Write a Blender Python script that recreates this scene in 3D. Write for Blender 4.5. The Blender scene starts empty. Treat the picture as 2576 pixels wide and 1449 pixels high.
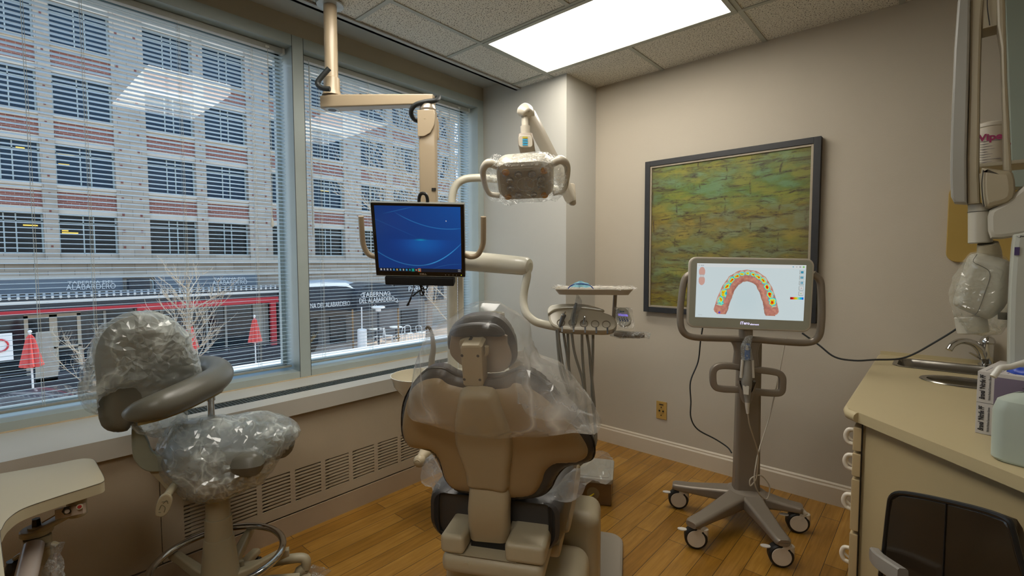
import bpy, bmesh, math, random
from mathutils import Vector, Matrix, noise
import numpy as np
random.seed(7)
C = bpy.context.scene.collection
PI = math.pi
R = math.radians
# ---------------------------------------------------------------- camera geometry
CAMP = Vector((0, 0, 1.317)); FPX = 1216.5
YAW, PIT, ROL = R(-41.50), R(-3.087), R(-0.152)
_f = Vector((math.sin(YAW)*math.cos(PIT), math.cos(YAW)*math.cos(PIT), math.sin(PIT)))
_r = Vector((math.cos(YAW), -math.sin(YAW), 0)); _u = _r.cross(_f)
_r2 = math.cos(ROL)*_r + math.sin(ROL)*_u; _u2 = -math.sin(ROL)*_r + math.cos(ROL)*_u
def ray(x, y): return _r2*((x-1288)/FPX) - _u2*((y-724.5)/FPX) + _f
def WX(x, y, X): d = ray(x, y); return CAMP + d*(X/d.x)
def WY(x, y, Y): d = ray(x, y); return CAMP + d*(Y/d.y)
def WZ(x, y, z): d = ray(x, y); return CAMP + d*((z-CAMP.z)/d.z)
def WD(x, y, d): return CAMP + ray(x, y)*d
def WP(x, y, o, n): d = ray(x, y); return CAMP + d*((o-CAMP).dot(n)/d.dot(n))
# ---------------------------------------------------------------- materials
def srgb(h):
    if isinstance(h, str):
        c = [int(h[i:i+2], 16)/255 for i in (0, 2, 4)]
    else: c = list(h)
    return [x/12.92 if x <= .04045 else ((x+.055)/1.055)**2.4 for x in c]
def nt_new(name):
    m = bpy.data.materials.new(name); m.use_nodes = True
    nt = m.node_tree; nt.nodes.clear()
    o = nt.nodes.new('ShaderNodeOutputMaterial'); return m, nt, o
def N(nt, t, **kw):
    n = nt.nodes.new(t)
    for k, v in kw.items():
        if k.startswith('i_'): n.inputs[k[2:].replace('_', ' ')].default_value = v
        else: setattr(n, k, v)
    return n
def L(nt, a, b): nt.links.new(a, b)
_mc = {}
def mat(name, col, rough=.5, metal=0., var=.06, scale=30., bump=0., bscale=200., spec=.5, coat=0., alpha=1., trans=0., emis=None, estr=0., sss=0.):
    if name in _mc: return _mc[name]
    m, nt, o = nt_new(name)
    b = N(nt, 'ShaderNodeBsdfPrincipled')
    c = srgb(col)
    tc = N(nt, 'ShaderNodeTexCoord'); nz = N(nt, 'ShaderNodeTexNoise'); nz.inputs['Scale'].default_value = scale; nz.inputs['Detail'].default_value = 4
    L(nt, tc.outputs['Object'], nz.inputs['Vector'])
    mx = N(nt, 'ShaderNodeMix', data_type='RGBA')
    mx.inputs[6].default_value = [max(0, x*(1-var)) for x in c]+[1]; mx.inputs[7].default_value = [min(1, x*(1+var)) for x in c]+[1]
    L(nt, nz.outputs['Fac'], mx.inputs[0]); L(nt, mx.outputs[2], b.inputs['Base Color'])
    b.inputs['Roughness'].default_value = rough; b.inputs['Metallic'].default_value = metal
    b.inputs['Specular IOR Level'].default_value = spec; b.inputs['Coat Weight'].default_value = coat
    b.inputs['Alpha'].default_value = alpha; b.inputs['Transmission Weight'].default_value = trans
    if emis: b.inputs['Emission Color'].default_value = srgb(emis)+[1]; b.inputs['Emission Strength'].default_value = estr
    if bump:
        n2 = N(nt, 'ShaderNodeTexNoise'); n2.inputs['Scale'].default_value = bscale; n2.inputs['Detail'].default_value = 3
        L(nt, tc.outputs['Object'], n2.inputs['Vector'])
        bp = N(nt, 'ShaderNodeBump'); bp.inputs['Strength'].default_value = bump; bp.inputs['Distance'].default_value = .002
        L(nt, n2.outputs['Fac'], bp.inputs['Height']); L(nt, bp.outputs['Normal'], b.inputs['Normal'])
    L(nt, b.outputs['BSDF'], o.inputs['Surface'])
    _mc[name] = m; return m
def schlick(nt, base, gain, normal=None):
    lw = N(nt, 'ShaderNodeLayerWeight'); lw.inputs[0].default_value = .5
    if normal is not None: L(nt, normal, lw.inputs['Normal'])
    p = N(nt, 'ShaderNodeMath', operation='POWER'); L(nt, lw.outputs['Facing'], p.inputs[0]); p.inputs[1].default_value = 4.
    a = N(nt, 'ShaderNodeMath', operation='MULTIPLY_ADD', use_clamp=True); L(nt, p.outputs[0], a.inputs[0]); a.inputs[1].default_value = gain; a.inputs[2].default_value = base
    return a.outputs[0]
def glass_mat(name, tint=(1, 1, 1), refl=.08, rough=0.):
    m, nt, o = nt_new(name)
    t = N(nt, 'ShaderNodeBsdfTransparent'); t.inputs[0].default_value = list(tint)+[1]
    g = N(nt, 'ShaderNodeBsdfGlossy'); g.inputs['Roughness'].default_value = rough
    ms = N(nt, 'ShaderNodeMixShader'); L(nt, schlick(nt, refl, .6), ms.inputs[0]); L(nt, t.outputs[0], ms.inputs[1]); L(nt, g.outputs[0], ms.inputs[2])
    L(nt, ms.outputs[0], o.inputs['Surface']); return m
def film_mat(name, dens=.12, crease=.5, scale=14., tint='dfe4e2', rough=.16, bd=.02):
    """thin crumpled clear plastic: transparent, with milky creases and glints"""
    m, nt, o = nt_new(name)
    tc = N(nt, 'ShaderNodeTexCoord')
    n0 = N(nt, 'ShaderNodeTexNoise', i_Scale=scale*.35, i_Detail=3.); L(nt, tc.outputs['Object'], n0.inputs['Vector'])
    mp = N(nt, 'ShaderNodeMix', data_type='RGBA', blend_type='LINEAR_LIGHT'); mp.inputs[0].default_value = .16
    L(nt, tc.outputs['Object'], mp.inputs[6]); L(nt, n0.outputs['Color'], mp.inputs[7])
    def ridge(sc_, rot, stretch, det, pw):
        mpn = N(nt, 'ShaderNodeMapping'); mpn.inputs['Rotation'].default_value = rot; mpn.inputs['Scale'].default_value = stretch; L(nt, mp.outputs[2], mpn.inputs[0])
        nn = N(nt, 'ShaderNodeTexNoise', i_Scale=sc_, i_Detail=det, i_Roughness=.5); L(nt, mpn.outputs[0], nn.inputs['Vector'])
        a = N(nt, 'ShaderNodeMath', operation='MULTIPLY_ADD'); L(nt, nn.outputs['Fac'], a.inputs[0]); a.inputs[1].default_value = 2.; a.inputs[2].default_value = -1.
        b = N(nt, 'ShaderNodeMath', operation='ABSOLUTE'); L(nt, a.outputs[0], b.inputs[0])
        c = N(nt, 'ShaderNodeMath', operation='SUBTRACT'); c.inputs[0].default_value = 1.; L(nt, b.outputs[0], c.inputs[1])
        d = N(nt, 'ShaderNodeMath', operation='POWER'); L(nt, c.outputs[0], d.inputs[0]); d.inputs[1].default_value = pw
        return c.outputs[0], d.outputs[0]
    r1, p1 = ridge(scale*.45, (.4, .9, .2), (1., .35, .35), 1.5, 22.)
    r2, p2 = ridge(scale*.8, (-.7, .2, 1.1), (.3, 1., .4), 2., 16.)
    n4 = N(nt, 'ShaderNodeTexNoise', i_Scale=scale*.3, i_Detail=2.); L(nt, tc.outputs['Object'], n4.inputs['Vector'])
    gt = N(nt, 'ShaderNodeMapRange'); gt.inputs[1].default_value = .42; gt.inputs[2].default_value = .62; L(nt, n4.outputs['Fac'], gt.inputs[0])
    ad = N(nt, 'ShaderNodeMath', operation='MULTIPLY_ADD'); L(nt, p2, ad.inputs[0]); ad.inputs[1].default_value = .6; L(nt, p1, ad.inputs[2])
    mk = N(nt, 'ShaderNodeMath', operation='MULTIPLY'); L(nt, ad.outputs[0], mk.inputs[0]); L(nt, gt.outputs[0], mk.inputs[1])
    vl = N(nt, 'ShaderNodeMath', operation='MULTIPLY_ADD'); L(nt, n4.outputs['Fac'], vl.inputs[0]); vl.inputs[1].default_value = dens*1.6; vl.inputs[2].default_value = dens*.2
    fa = N(nt, 'ShaderNodeMath', operation='MULTIPLY_ADD', use_clamp=True); L(nt, mk.outputs[0], fa.inputs[0]); fa.inputs[1].default_value = crease; L(nt, vl.outputs[0], fa.inputs[2])
    bp = N(nt, 'ShaderNodeBump'); bp.inputs['Strength'].default_value = 1.; bp.inputs['Distance'].default_value = bd
    h2 = N(nt, 'ShaderNodeMath', operation='MULTIPLY_ADD'); L(nt, r2, h2.inputs[0]); h2.inputs[1].default_value = .5; L(nt, r1, h2.inputs[2])
    L(nt, h2.outputs[0], bp.inputs['Height'])
    t = N(nt, 'ShaderNodeBsdfTransparent'); t.inputs[0].default_value = (.98, .985, .985, 1)
    d = N(nt, 'ShaderNodeBsdfDiffuse'); d.inputs[0].default_value = srgb(tint)+[1]; L(nt, bp.outputs[0], d.inputs['Normal'])
    tr = N(nt, 'ShaderNodeBsdfTranslucent'); tr.inputs[0].default_value = srgb(tint)+[1]
    dm = N(nt, 'ShaderNodeMixShader'); dm.inputs[0].default_value = .4; L(nt, d.outputs[0], dm.inputs[1]); L(nt, tr.outputs[0], dm.inputs[2])
    g = N(nt, 'ShaderNodeBsdfGlossy'); g.inputs['Roughness'].default_value = rough; g.inputs[0].default_value = (1, 1, 1, 1); L(nt, bp.outputs[0], g.inputs['Normal'])
    m1 = N(nt, 'ShaderNodeMixShader'); L(nt, fa.outputs[0], m1.inputs[0]); L(nt, t.outputs[0], m1.inputs[1]); L(nt, dm.outputs[0], m1.inputs[2])
    m2 = N(nt, 'ShaderNodeMixShader'); L(nt, schlick(nt, .045, .35, bp.outputs[0]), m2.inputs[0]); L(nt, m1.outputs[0], m2.inputs[1]); L(nt, g.outputs[0], m2.inputs[2])
    L(nt, m2.outputs[0], o.inputs['Surface']); return m
def vcol_mat(name, estr=1., rough=.2, base=False):
    m, nt, o = nt_new(name)
    a = N(nt, 'ShaderNodeVertexColor', layer_name='Col'); b = N(nt, 'ShaderNodeBsdfPrincipled')
    b.inputs['Roughness'].default_value = rough
    if base: L(nt, a.outputs[0], b.inputs['Base Color'])
    else:
        b.inputs['Base Color'].default_value = (.01, .01, .01, 1); L(nt, a.outputs[0], b.inputs['Emission Color']); b.inputs['Emission Strength'].default_value = estr
    L(nt, b.outputs[0], o.inputs['Surface']); return m
# ---------------------------------------------------------------- mesh builder
class MB:
    def __init__(s): s.bm = bmesh.new(); s.mi = 0
    def _tag(s, fs):
        for f in fs: f.material_index = s.mi
        return s
    def face(s, pts):
        vs = [s.bm.verts.new(Vector(p)) for p in pts]
        try: f = s.bm.faces.new(vs); f.material_index = s.mi
        except ValueError: pass
        return s
    def box(s, a, b, r=0., seg=2, M=None):
        a = Vector(a); b = Vector(b); lo = Vector(map(min, a, b)); hi = Vector(map(max, a, b))
        g = bmesh.ops.create_cube(s.bm, size=1)
        vs = g['verts']
        for v in vs: v.co = Vector(((lo[i]+hi[i])/2 + v.co[i]*(hi[i]-lo[i]) for i in range(3)))
        fs = list({f for v in vs for f in v.link_faces})
        if r > 0:
            r = min(r, min(hi[i]-lo[i] for i in range(3))*.49)
            es = list({e for v in vs for e in v.link_edges})
            g = bmesh.ops.bevel(s.bm, geom=vs+es, offset=r, segments=seg, profile=.5, affect='EDGES')
            fs = list({f for f in g['faces']} | {f for f in fs if f.is_valid})
            vs = list({v for f in fs for v in f.verts})
        if M is not None:
            for v in vs: v.co = M @ v.co
        return s._tag(fs)
    def boxc(s, c, d, r=0., M=None, seg=2):
        c = Vector(c); d = Vector(d)/2; return s.box(c-d, c+d, r, seg, M)
    def ring(s, pts): return [s.bm.verts.new(Vector(p)) for p in pts]
    def skin(s, rings, close=True, cap0=True, cap1=True):
        n = len(rings[0])
        for a, b in zip(rings, rings[1:]):
            for i in range(n if close else n-1):
                j = (i+1) % n
                try: f = s.bm.faces.new((a[i], a[j], b[j], b[i])); f.material_index = s.mi
                except ValueError: pass
        for c, q in ((cap0, rings[0][::-1]), (cap1, rings[-1])):
            if c and close:
                try: f = s.bm.faces.new(q); f.material_index = s.mi
                except ValueError: pass
        return s
    def tube(s, pts, r, seg=12, n=0, cap=True, sq=None, closed=False):
        """round tube through points; r number or list; n>0 = spline subdivisions; sq=(w,h) for a flat section"""
        pts = [Vector(p) for p in pts]
        rs = list(r) if isinstance(r, (list, tuple)) else [r]*len(pts)
        if n: pts, rs = spline(pts, rs, n, closed)
        T = []
        m = len(pts)
        for i in range(m):
            a = pts[(i-1) % m] if (closed or i > 0) else pts[i]; b = pts[(i+1) % m] if (closed or i < m-1) else pts[i]
            T.append((b-a).normalized())
        up = Vector((0, 0, 1)) if abs(T[0].z) < .9 else Vector((0, 1, 0))
        nrm = (up - T[0]*up.dot(T[0])).normalized(); rings = []
        for i in range(m):
            nrm = (nrm - T[i]*nrm.dot(T[i]));
            if nrm.length < 1e-6: nrm = T[i].orthogonal()
            nrm.normalize()
            bn = T[i].cross(nrm); q = []
            for k in range(seg):
                t = 2*PI*k/seg
                if sq:
                    ct, st = math.cos(t), math.sin(t); e = .45
                    x = sq[0]*.5*math.copysign(abs(ct)**e, ct)*rs[i]; y = sq[1]*.5*math.copysign(abs(st)**e, st)*rs[i]
                else: x = rs[i]*math.cos(t); y = rs[i]*math.sin(t)
                q.append(pts[i]+bn*x+nrm*y)
            rings.append(s.ring(q))
        if closed: rings.append(rings[0]); cap = False
        return s.skin(rings, True, cap, cap)
    def cyl(s, a, b, r, seg=24, r2=None, bev=0.):
        a = Vector(a); b = Vector(b); r2 = r if r2 is None else r2
        if bev:
            d = (b-a).normalized()*bev
            return s.tube([a, a+d, b-d, b], [r-bev, r, r2, r2-bev], seg)
        return s.tube([a, b], [r, r2], seg)
    def lathe(s, prof, o=(0, 0, 0), ax=None, seg=32, sx=1., sy=1.):
        """prof list of (radius, height) ; ax = rotation matrix from z"""
        o = Vector(o); M = ax if ax is not None else Matrix.Identity(3); rings = []
        for rr, h in prof:
            rings.append(s.ring([o + M @ Vector((max(rr, 1e-4)*sx*math.cos(2*PI*k/seg), max(rr, 1e-4)*sy*math.sin(2*PI*k/seg), h)) for k in range(seg)]))
        return s.skin(rings, True, prof[0][0] > 0, prof[-1][0] > 0)
    def prism(s, poly, o, u, v, th, bev=0., prof=None):
        """polygon in the plane (o,u,v), thickness th along u x v ; prof = [(inset, height)...] rings"""
        o = Vector(o); u = Vector(u).normalized(); v = Vector(v).normalized(); w = u.cross(v).normalized()
        if prof is None:
            prof = [(0, 0), (0, th)] if not bev else [(bev, 0), (bev*.3, bev*.3), (0, bev), (0, th-bev), (bev*.3, th-bev*.3), (bev, th)]
        poly = [Vector(p) for p in poly]
        A = sum(p.x*q.y-q.x*p.y for p, q in zip(poly, poly[1:]+poly[:1]))
        if A < 0: poly = poly[::-1]
        n = len(poly); nr = []
        for i in range(n):
            a, b, c = poly[i-1], poly[i], poly[(i+1) % n]
            e1 = (b-a); e2 = (c-b); e1 = e1.normalized() if e1.length > 1e-9 else e1; e2 = e2.normalized() if e2.length > 1e-9 else e2
            m = Vector((-(e1.y+e2.y), e1.x+e2.x)); m = m.normalized() if m.length > 1e-9 else Vector((-e1.y, e1.x))
            k = 1/max(.5, m.dot(Vector((-e1.y, e1.x)))) if e1.length else 1
            nr.append(m*k)
        rings = []
        for ins, h in prof:
            rings.append(s.ring([o + u*(p.x+q.x*ins) + v*(p.y+q.y*ins) + w*h for p, q in zip(poly, nr)]))
        return s.skin(rings)
    def sphere(s, c, r, sx=1., sy=1., sz=1., seg=20, M=None):
        g = bmesh.ops.create_uvsphere(s.bm, u_segments=seg, v_segments=seg//2+2, radius=r)
        for v in g['verts']:
            v.co = Vector((v.co.x*sx, v.co.y*sy, v.co.z*sz))
            if M is not None: v.co = M @ v.co
            v.co += Vector(c)
        return s._tag({f for v in g['verts'] for f in v.link_faces})
    def torus(s, c, R_, r, M=None, seg=40, rs=10, a0=0, a1=2*PI):
        M = M or Matrix.Identity(3); full = abs(a1-a0-2*PI) < 1e-6
        k = seg if full else seg+1
        P = [Vector(c)+M @ Vector((R_*math.cos(a0+(a1-a0)*i/seg), R_*math.sin(a0+(a1-a0)*i/seg), 0)) for i in range(k)]
        return s.tube(P, r, rs, closed=full)
    def text(s, txt, size, o, u, v, ext=.0006, align='CENTER', sx=1., shear=0., bold=0.):
        cu = bpy.data.curves.new('t', 'FONT'); cu.body = txt; cu.size = size; cu.align_x = align; cu.align_y = 'CENTER'
        cu.extrude = ext; cu.resolution_u = 3; cu.shear = shear; cu.offset = bold
        ob = bpy.data.objects.new('t', cu); C.objects.link(ob)
        dg = bpy.context.evaluated_depsgraph_get(); me = bpy.data.meshes.new_from_object(ob.evaluated_get(dg))
        o = Vector(o); u = Vector(u).normalized(); v = Vector(v).normalized(); w = u.cross(v)
        me.transform(Matrix(((u.x*sx, v.x, w.x, o.x), (u.y*sx, v.y, w.y, o.y), (u.z*sx, v.z, w.z, o.z), (0, 0, 0, 1))))
        k = len(s.bm.faces); s.bm.from_mesh(me); s.bm.faces.ensure_lookup_table()
        for f in s.bm.faces[k:]: f.material_index = s.mi
        bpy.data.objects.remove(ob); bpy.data.curves.remove(cu); bpy.data.meshes.remove(me); return s
    def build(s, name, mats, parent=None, smooth=True, ang=38, noise_amp=0., loc=None):
        bm = s.bm
        bmesh.ops.recalc_face_normals(bm, faces=bm.faces[:])
        if smooth:
            a = R(ang)
            for f in bm.faces: f.smooth = len(f.verts) < 7
            for e in bm.edges:
                if len(e.link_faces) == 2:
                    e.smooth = e.calc_face_angle(0) < a and all(len(f.verts) < 7 for f in e.link_faces)
        me = bpy.data.meshes.new(name); bm.to_mesh(me); bm.free()
        for m in (mats if isinstance(mats, (list, tuple)) else [mats]): me.materials.append(m)
        ob = bpy.data.objects.new(name, me); C.objects.link(ob)
        if parent is not None: ob.parent = parent
        if loc: ob.location = loc
        if smooth and len(me.polygons) < 9000:
            wn = ob.modifiers.new('weighted', 'WEIGHTED_NORMAL'); wn.keep_sharp = True
        return ob
def spline(pts, rs, n, closed=False):
    P = []; Q = []; m = len(pts)
    for i in range(m if closed else m-1):
        if closed: a, b, c, d = pts[i-1], pts[i], pts[(i+1) % m], pts[(i+2) % m]; r0, r1 = rs[i], rs[(i+1) % m]
        else: b, c = pts[i], pts[i+1]; a = pts[i-1] if i else b+(b-c); d = pts[i+2] if i+2 < m else c+(c-b); r0, r1 = rs[i], rs[i+1]
        for k in range(n):
            t = k/n; t2 = t*t; t3 = t2*t
            P.append(.5*((2*b)+(c-a)*t+(2*a-5*b+4*c-d)*t2+(3*b-a-3*c+d)*t3)); Q.append(r0+(r1-r0)*t)
    if not closed: P.append(pts[-1]); Q.append(rs[-1])
    return P, Q
def rrect(w, h, r, n=5, cx=0., cy=0.):
    P = []
    for sx, sy, a in ((1, 1, 0), (-1, 1, 90), (-1, -1, 180), (1, -1, 270)):
        for k in range(n+1):
            t = R(a+90*k/n); P.append((cx+sx*(w/2-r)+r*math.cos(t), cy+sy*(h/2-r)+r*math.sin(t)))
    return P
def smooth_poly(pts, n=5):
    P, _ = spline([Vector((p[0], p[1], 0)) for p in pts], [0]*len(pts), n, True)
    return [(p.x, p.y) for p in P]
def ell(cx, cy, a, b, n=28): return [(cx+a*math.cos(2*PI*k/n), cy+b*math.sin(2*PI*k/n)) for k in range(n)]
def thing(name, label, cat, loc=(0, 0, 0), rz=0., group=None, rot=None):
    o = bpy.data.objects.new(name, None); C.objects.link(o); o.location = loc; o.rotation_euler = rot or (0, 0, rz)
    o.empty_display_size = .05
    return tag(o, label, cat, group)
def tag(o, label, cat, group=None, kind=None):
    o['label'] = label; o['category'] = cat
    if group: o['group'] = group
    if kind: o['kind'] = kind
    return o
def struct(o): o['kind'] = 'structure'; return o
def plab(o, t): o['label'] = t; return o
def copy_tree(o, parent=None):
    c = o.copy(); C.objects.link(c); c.parent = parent
    for ch in [x for x in bpy.data.objects if x.parent == o]: copy_tree(ch, c)
    return c
def Mw(o): return Matrix.LocRotScale(o.location, o.rotation_euler, None)
def loc_(o, p): return Mw(o).inverted() @ Vector(p)
def eulM(y, p, r): return Matrix.Rotation(y, 4, 'Z') @ Matrix.Rotation(p, 4, 'X') @ Matrix.Rotation(r, 4, 'Y')
X_, Y_, Z_ = Vector((1, 0, 0)), Vector((0, 1, 0)), Vector((0, 0, 1))
LGT = 10.; SKY = 2.7; SUN = 4.5; EXPO = 0.03
# ================================================================ ROOM SHELL
def wall_mat(name, col, rough=.75, bump=.25, sc=260):
    return mat(name, col, rough, 0, .035, 3., bump, sc, spec=.3)
M_wall = wall_mat('painted_wall', 'b4ab9b')
M_wallc = wall_mat('painted_column', 'bcb9b0')
M_white = mat('white_paint', 'c4beb2', .5, 0, .03, 6., .1, 300)
M_conv = mat('convector_paint', 'a89a84', .55, 0, .05, 8., .25, 350)
M_shelf = mat('sill_paint', 'b4b0a6', .42, 0, .05, 8., .1, 300)
M_frame = mat('window_frame_metal', 'a3adaa', .4, .1, .05, 15.)
M_black = mat('black_gap', '0c0c0c', .7)
# wood floor
def floor_mat():
    m, nt, o = nt_new('oak_strip_floor')
    b = N(nt, 'ShaderNodeBsdfPrincipled'); tc = N(nt, 'ShaderNodeTexCoord')
    mp = N(nt, 'ShaderNodeMapping'); mp.inputs['Rotation'].default_value = (0, 0, R(90)); L(nt, tc.outputs['Object'], mp.inputs[0])
    br = N(nt, 'ShaderNodeTexBrick'); br.offset = .37; br.offset_frequency = 2; br.squash = 1.
    br.inputs['Scale'].default_value = 1.; br.inputs['Brick Width'].default_value = .72; br.inputs['Row Height'].default_value = .084
    br.inputs['Mortar Size'].default_value = .0011; br.inputs['Mortar Smooth'].default_value = .1; br.inputs['Bias'].default_value = 0.
    br.inputs['Color1'].default_value = (0, 0, 0, 1); br.inputs['Color2'].default_value = (1, 1, 1, 1); br.inputs['Mortar'].default_value = (.5, .5, .5, 1)
    L(nt, mp.outputs[0], br.inputs['Vector'])
    rp = N(nt, 'ShaderNodeValToRGB'); rp.color_ramp.elements[0].color = srgb('966d2a')+[1]; rp.color_ramp.elements[1].color = srgb('ae843c')+[1]
    L(nt, br.outputs['Color'], rp.inputs[0])
    m2 = N(nt, 'ShaderNodeMapping'); m2.inputs['Scale'].default_value = (38, 2.2, 1); L(nt, tc.outputs['Object'], m2.inputs[0])
    gr = N(nt, 'ShaderNodeTexNoise', i_Scale=1.6, i_Detail=7., i_Roughness=.65, i_Distortion=.6); L(nt, m2.outputs[0], gr.inputs['Vector'])
    r2 = N(nt, 'ShaderNodeValToRGB'); r2.color_ramp.elements[0].position = .3; r2.color_ramp.elements[0].color = (.62, .58, .5, 1); r2.color_ramp.elements[1].position = .7; r2.color_ramp.elements[1].color = (1.08, 1.05, 1., 1)
    L(nt, gr.outputs[0], r2.inputs[0])
    mu = N(nt, 'ShaderNodeMix', data_type='RGBA', blend_type='MULTIPLY'); mu.inputs[0].default_value = .8; L(nt, rp.outputs[0], mu.inputs[6]); L(nt, r2.outputs[0], mu.inputs[7])
    big = N(nt, 'ShaderNodeTexNoise', i_Scale=2.3, i_Detail=3.); L(nt, tc.outputs['Object'], big.inputs['Vector'])
    r3 = N(nt, 'ShaderNodeValToRGB'); r3.color_ramp.elements[0].position = .35; r3.color_ramp.elements[0].color = (.8, .76, .7, 1); r3.color_ramp.elements[1].position = .65; r3.color_ramp.elements[1].color = (1.05, 1.02, 1, 1)
    L(nt, big.outputs[0], r3.inputs[0])
    mu2 = N(nt, 'ShaderNodeMix', data_type='RGBA', blend_type='MULTIPLY'); mu2.inputs[0].default_value = 1.; L(nt, mu.outputs[2], mu2.inputs[6]); L(nt, r3.outputs[0], mu2.inputs[7])
    dk = N(nt, 'ShaderNodeMix', data_type='RGBA'); dk.inputs[7].default_value = srgb('3a2410')+[1]; L(nt, br.outputs['Fac'], dk.inputs[0]); L(nt, mu2.outputs[2], dk.inputs[6])
    L(nt, dk.outputs[2], b.inputs['Base Color'])
    rr = N(nt, 'ShaderNodeMapRange'); rr.inputs[3].default_value = .12; rr.inputs[4].default_value = .3; L(nt, big.outputs[0], rr.inputs[0]); L(nt, rr.outputs[0], b.inputs['Roughness'])
    bp = N(nt, 'ShaderNodeBump', i_Strength=.35, i_Distance=.002); iv = N(nt, 'ShaderNodeMath', operation='SUBTRACT'); iv.inputs[0].default_value = 1.
    L(nt, br.outputs['Fac'], iv.inputs[1]); L(nt, iv.outputs[0], bp.inputs['Height']); L(nt, bp.outputs[0], b.inputs['Normal'])
    b.inputs['Specular IOR Level'].default_value = .5
    L(nt, b.outputs[0], o.inputs['Surface']); return m
def tile_mat():
    m, nt, o = nt_new('mineral_ceiling_tile')
    b = N(nt, 'ShaderNodeBsdfPrincipled'); tc = N(nt, 'ShaderNodeTexCoord')
    n1 = N(nt, 'ShaderNodeTexNoise', i_Scale=150., i_Detail=2.); L(nt, tc.outputs['Object'], n1.inputs['Vector'])
    n2 = N(nt, 'ShaderNodeTexNoise', i_Scale=5., i_Detail=2.); L(nt, tc.outputs['Object'], n2.inputs['Vector'])
    r = N(nt, 'ShaderNodeValToRGB'); r.color_ramp.elements[0].position = .36; r.color_ramp.elements[0].color = srgb('5a564e')+[1]; r.color_ramp.elements[1].position = .43; r.color_ramp.elements[1].color = srgb('d6d2c6')+[1]
    L(nt, n1.outputs[0], r.inputs[0])
    mx = N(nt, 'ShaderNodeMix', data_type='RGBA', blend_type='MULTIPLY'); mx.inputs[0].default_value = .25; L(nt, r.outputs[0], mx.inputs[6]); L(nt, n2.outputs['Color'], mx.inputs[7])
    L(nt, r.outputs[0], b.inputs['Base Color']); b.inputs['Roughness'].default_value = .9
    bp = N(nt, 'ShaderNodeBump', i_Strength=.6, i_Distance=.004); L(nt, r.outputs[0], bp.inputs['Height']); L(nt, bp.outputs[0], b.inputs['Normal'])
    L(nt, b.outputs[0], o.inputs['Surface']); return m
XR = .50; YB = -2.6; XW = -2.68
XRB = 2.4   # the room is wider behind the counter
struct(MB().box((-2.9, YB, -.12), (XRB, 3.07, 0)).build('floor', floor_mat()))
struct(MB().box((-1.90, 3.07, 0), (XRB+.1, 3.2, 2.72)).build('wall_back', M_wall))
struct(MB().box((-2.95, 2.70, 0), (-1.90, 3.2, 2.72)).build('wall_corner', M_wallc))
struct(MB().box((XR, 1.25, 0), (XR+.12, 3.07, 2.567)).build('wall_right', M_wall))
struct(MB().box((XRB, YB, 0), (XRB+.1, 3.07, 2.72)).build('wall_far_right', M_wall))
struct(MB().box((-2.95, YB-.1, 0), (XRB+.1, YB, 2.72)).build('wall_rear', M_wall))
# wall above and below the windows
w = MB(); w.box((-2.95, YB, 2.553), (XW, 2.70, 2.72)); w.box((-2.95, YB, -.1), (XW-.004, 2.70, .66)); struct(w.build('wall_window', mat('window_head_wall', 'a79f8c', .7, 0, .05, 6., .3, 300)))
# ceiling with raised pocket along the window
Mt = tile_mat()
c = MB(); c.box((-2.33, YB, 2.567), (XRB, 3.07, 2.62)); struct(c.build('ceiling', Mt))
c = MB(); c.box((-2.68, YB, 2.65), (-2.33, 2.70, 2.72)); c.box((-2.345, YB, 2.556), (-2.325, 2.70, 2.66)); c.box((-2.345, YB, 2.556), (-2.30, 2.70, 2.5635))
struct(c.build('trim_ceiling_pocket', mat('pocket_paint', 'a9a9a2', .6, 0, .04, 6., .15, 300)))
g = MB(); tw = .012
xs = [-2.01+.61*k for k in range(8)]; ys = [2.615-.61*k for k in range(9)]
for x in xs: g.box((x-tw, YB, 2.5625), (x+tw, 3.07, 2.5685))
for y in ys: g.box((-2.31, y-tw, 2.562), (XRB, y+tw, 2.568))
struct(g.build('trim_ceiling_grid', mat('ceiling_tee', 'a6a79c', .5, .1)))
# window wall : frames
OW = (-.75, 1.228), (1.29, 2.64); ZB, ZT = .704, 2.495
f = MB()
f.box((-2.90, YB, ZT), (XW, 2.70, 2.553)); f.box((-2.90, YB, .668), (XW, 2.70, ZB)); f.box((-2.90, 1.228, ZB), (XW, 1.29, ZT)); f.box((-2.90, 2.64, ZB), (XW, 2.70, ZT))
f.box((-2.90, YB, ZB), (XW, -.75, ZT))
f.box((-2.86, -.75, .665), (XW+.002, 2.70, .6685))
fr = struct(f.build('window_1', M_frame))
Mglass = glass_mat('window_glass', (.93, .97, .98), .032)
for k, (a, b) in enumerate(OW):
    p = MB(); p.box((-2.872, a, ZB), (-2.866, b, ZT)); gl = p.build('pane', Mglass, fr, smooth=False)
    q = MB()
    for (y0, y1, z0, z1) in ((a, b, ZB, ZB+.022), (a, b, ZT-.022, ZT), (a, a+.02, ZB, ZT), (b-.02, b, ZB, ZT)): q.box((-2.885, y0, z0), (-2.855, y1, z1))
    q.build('sash', M_frame, fr, smooth=False)
# outside ledge
struct(MB().box((-3.34, .97, .55), (-2.95, 3.2, .66)).build('trim_outer_ledge', mat('white_stone_ledge', 'd8d6d0', .7)))
s = MB(); s.box((XW-.001, 1.226, ZB), (XW+.0015, 1.2285, ZT)); s.box((XW-.001, 1.2895, .668), (XW+.0015, 1.2915, 2.553)); s.box((XW-.001, 1.2265, .668), (XW+.0012, 1.2285, 2.553)); s.build('joint', mat('frame_joint', '3b4240', .6), fr)
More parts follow.
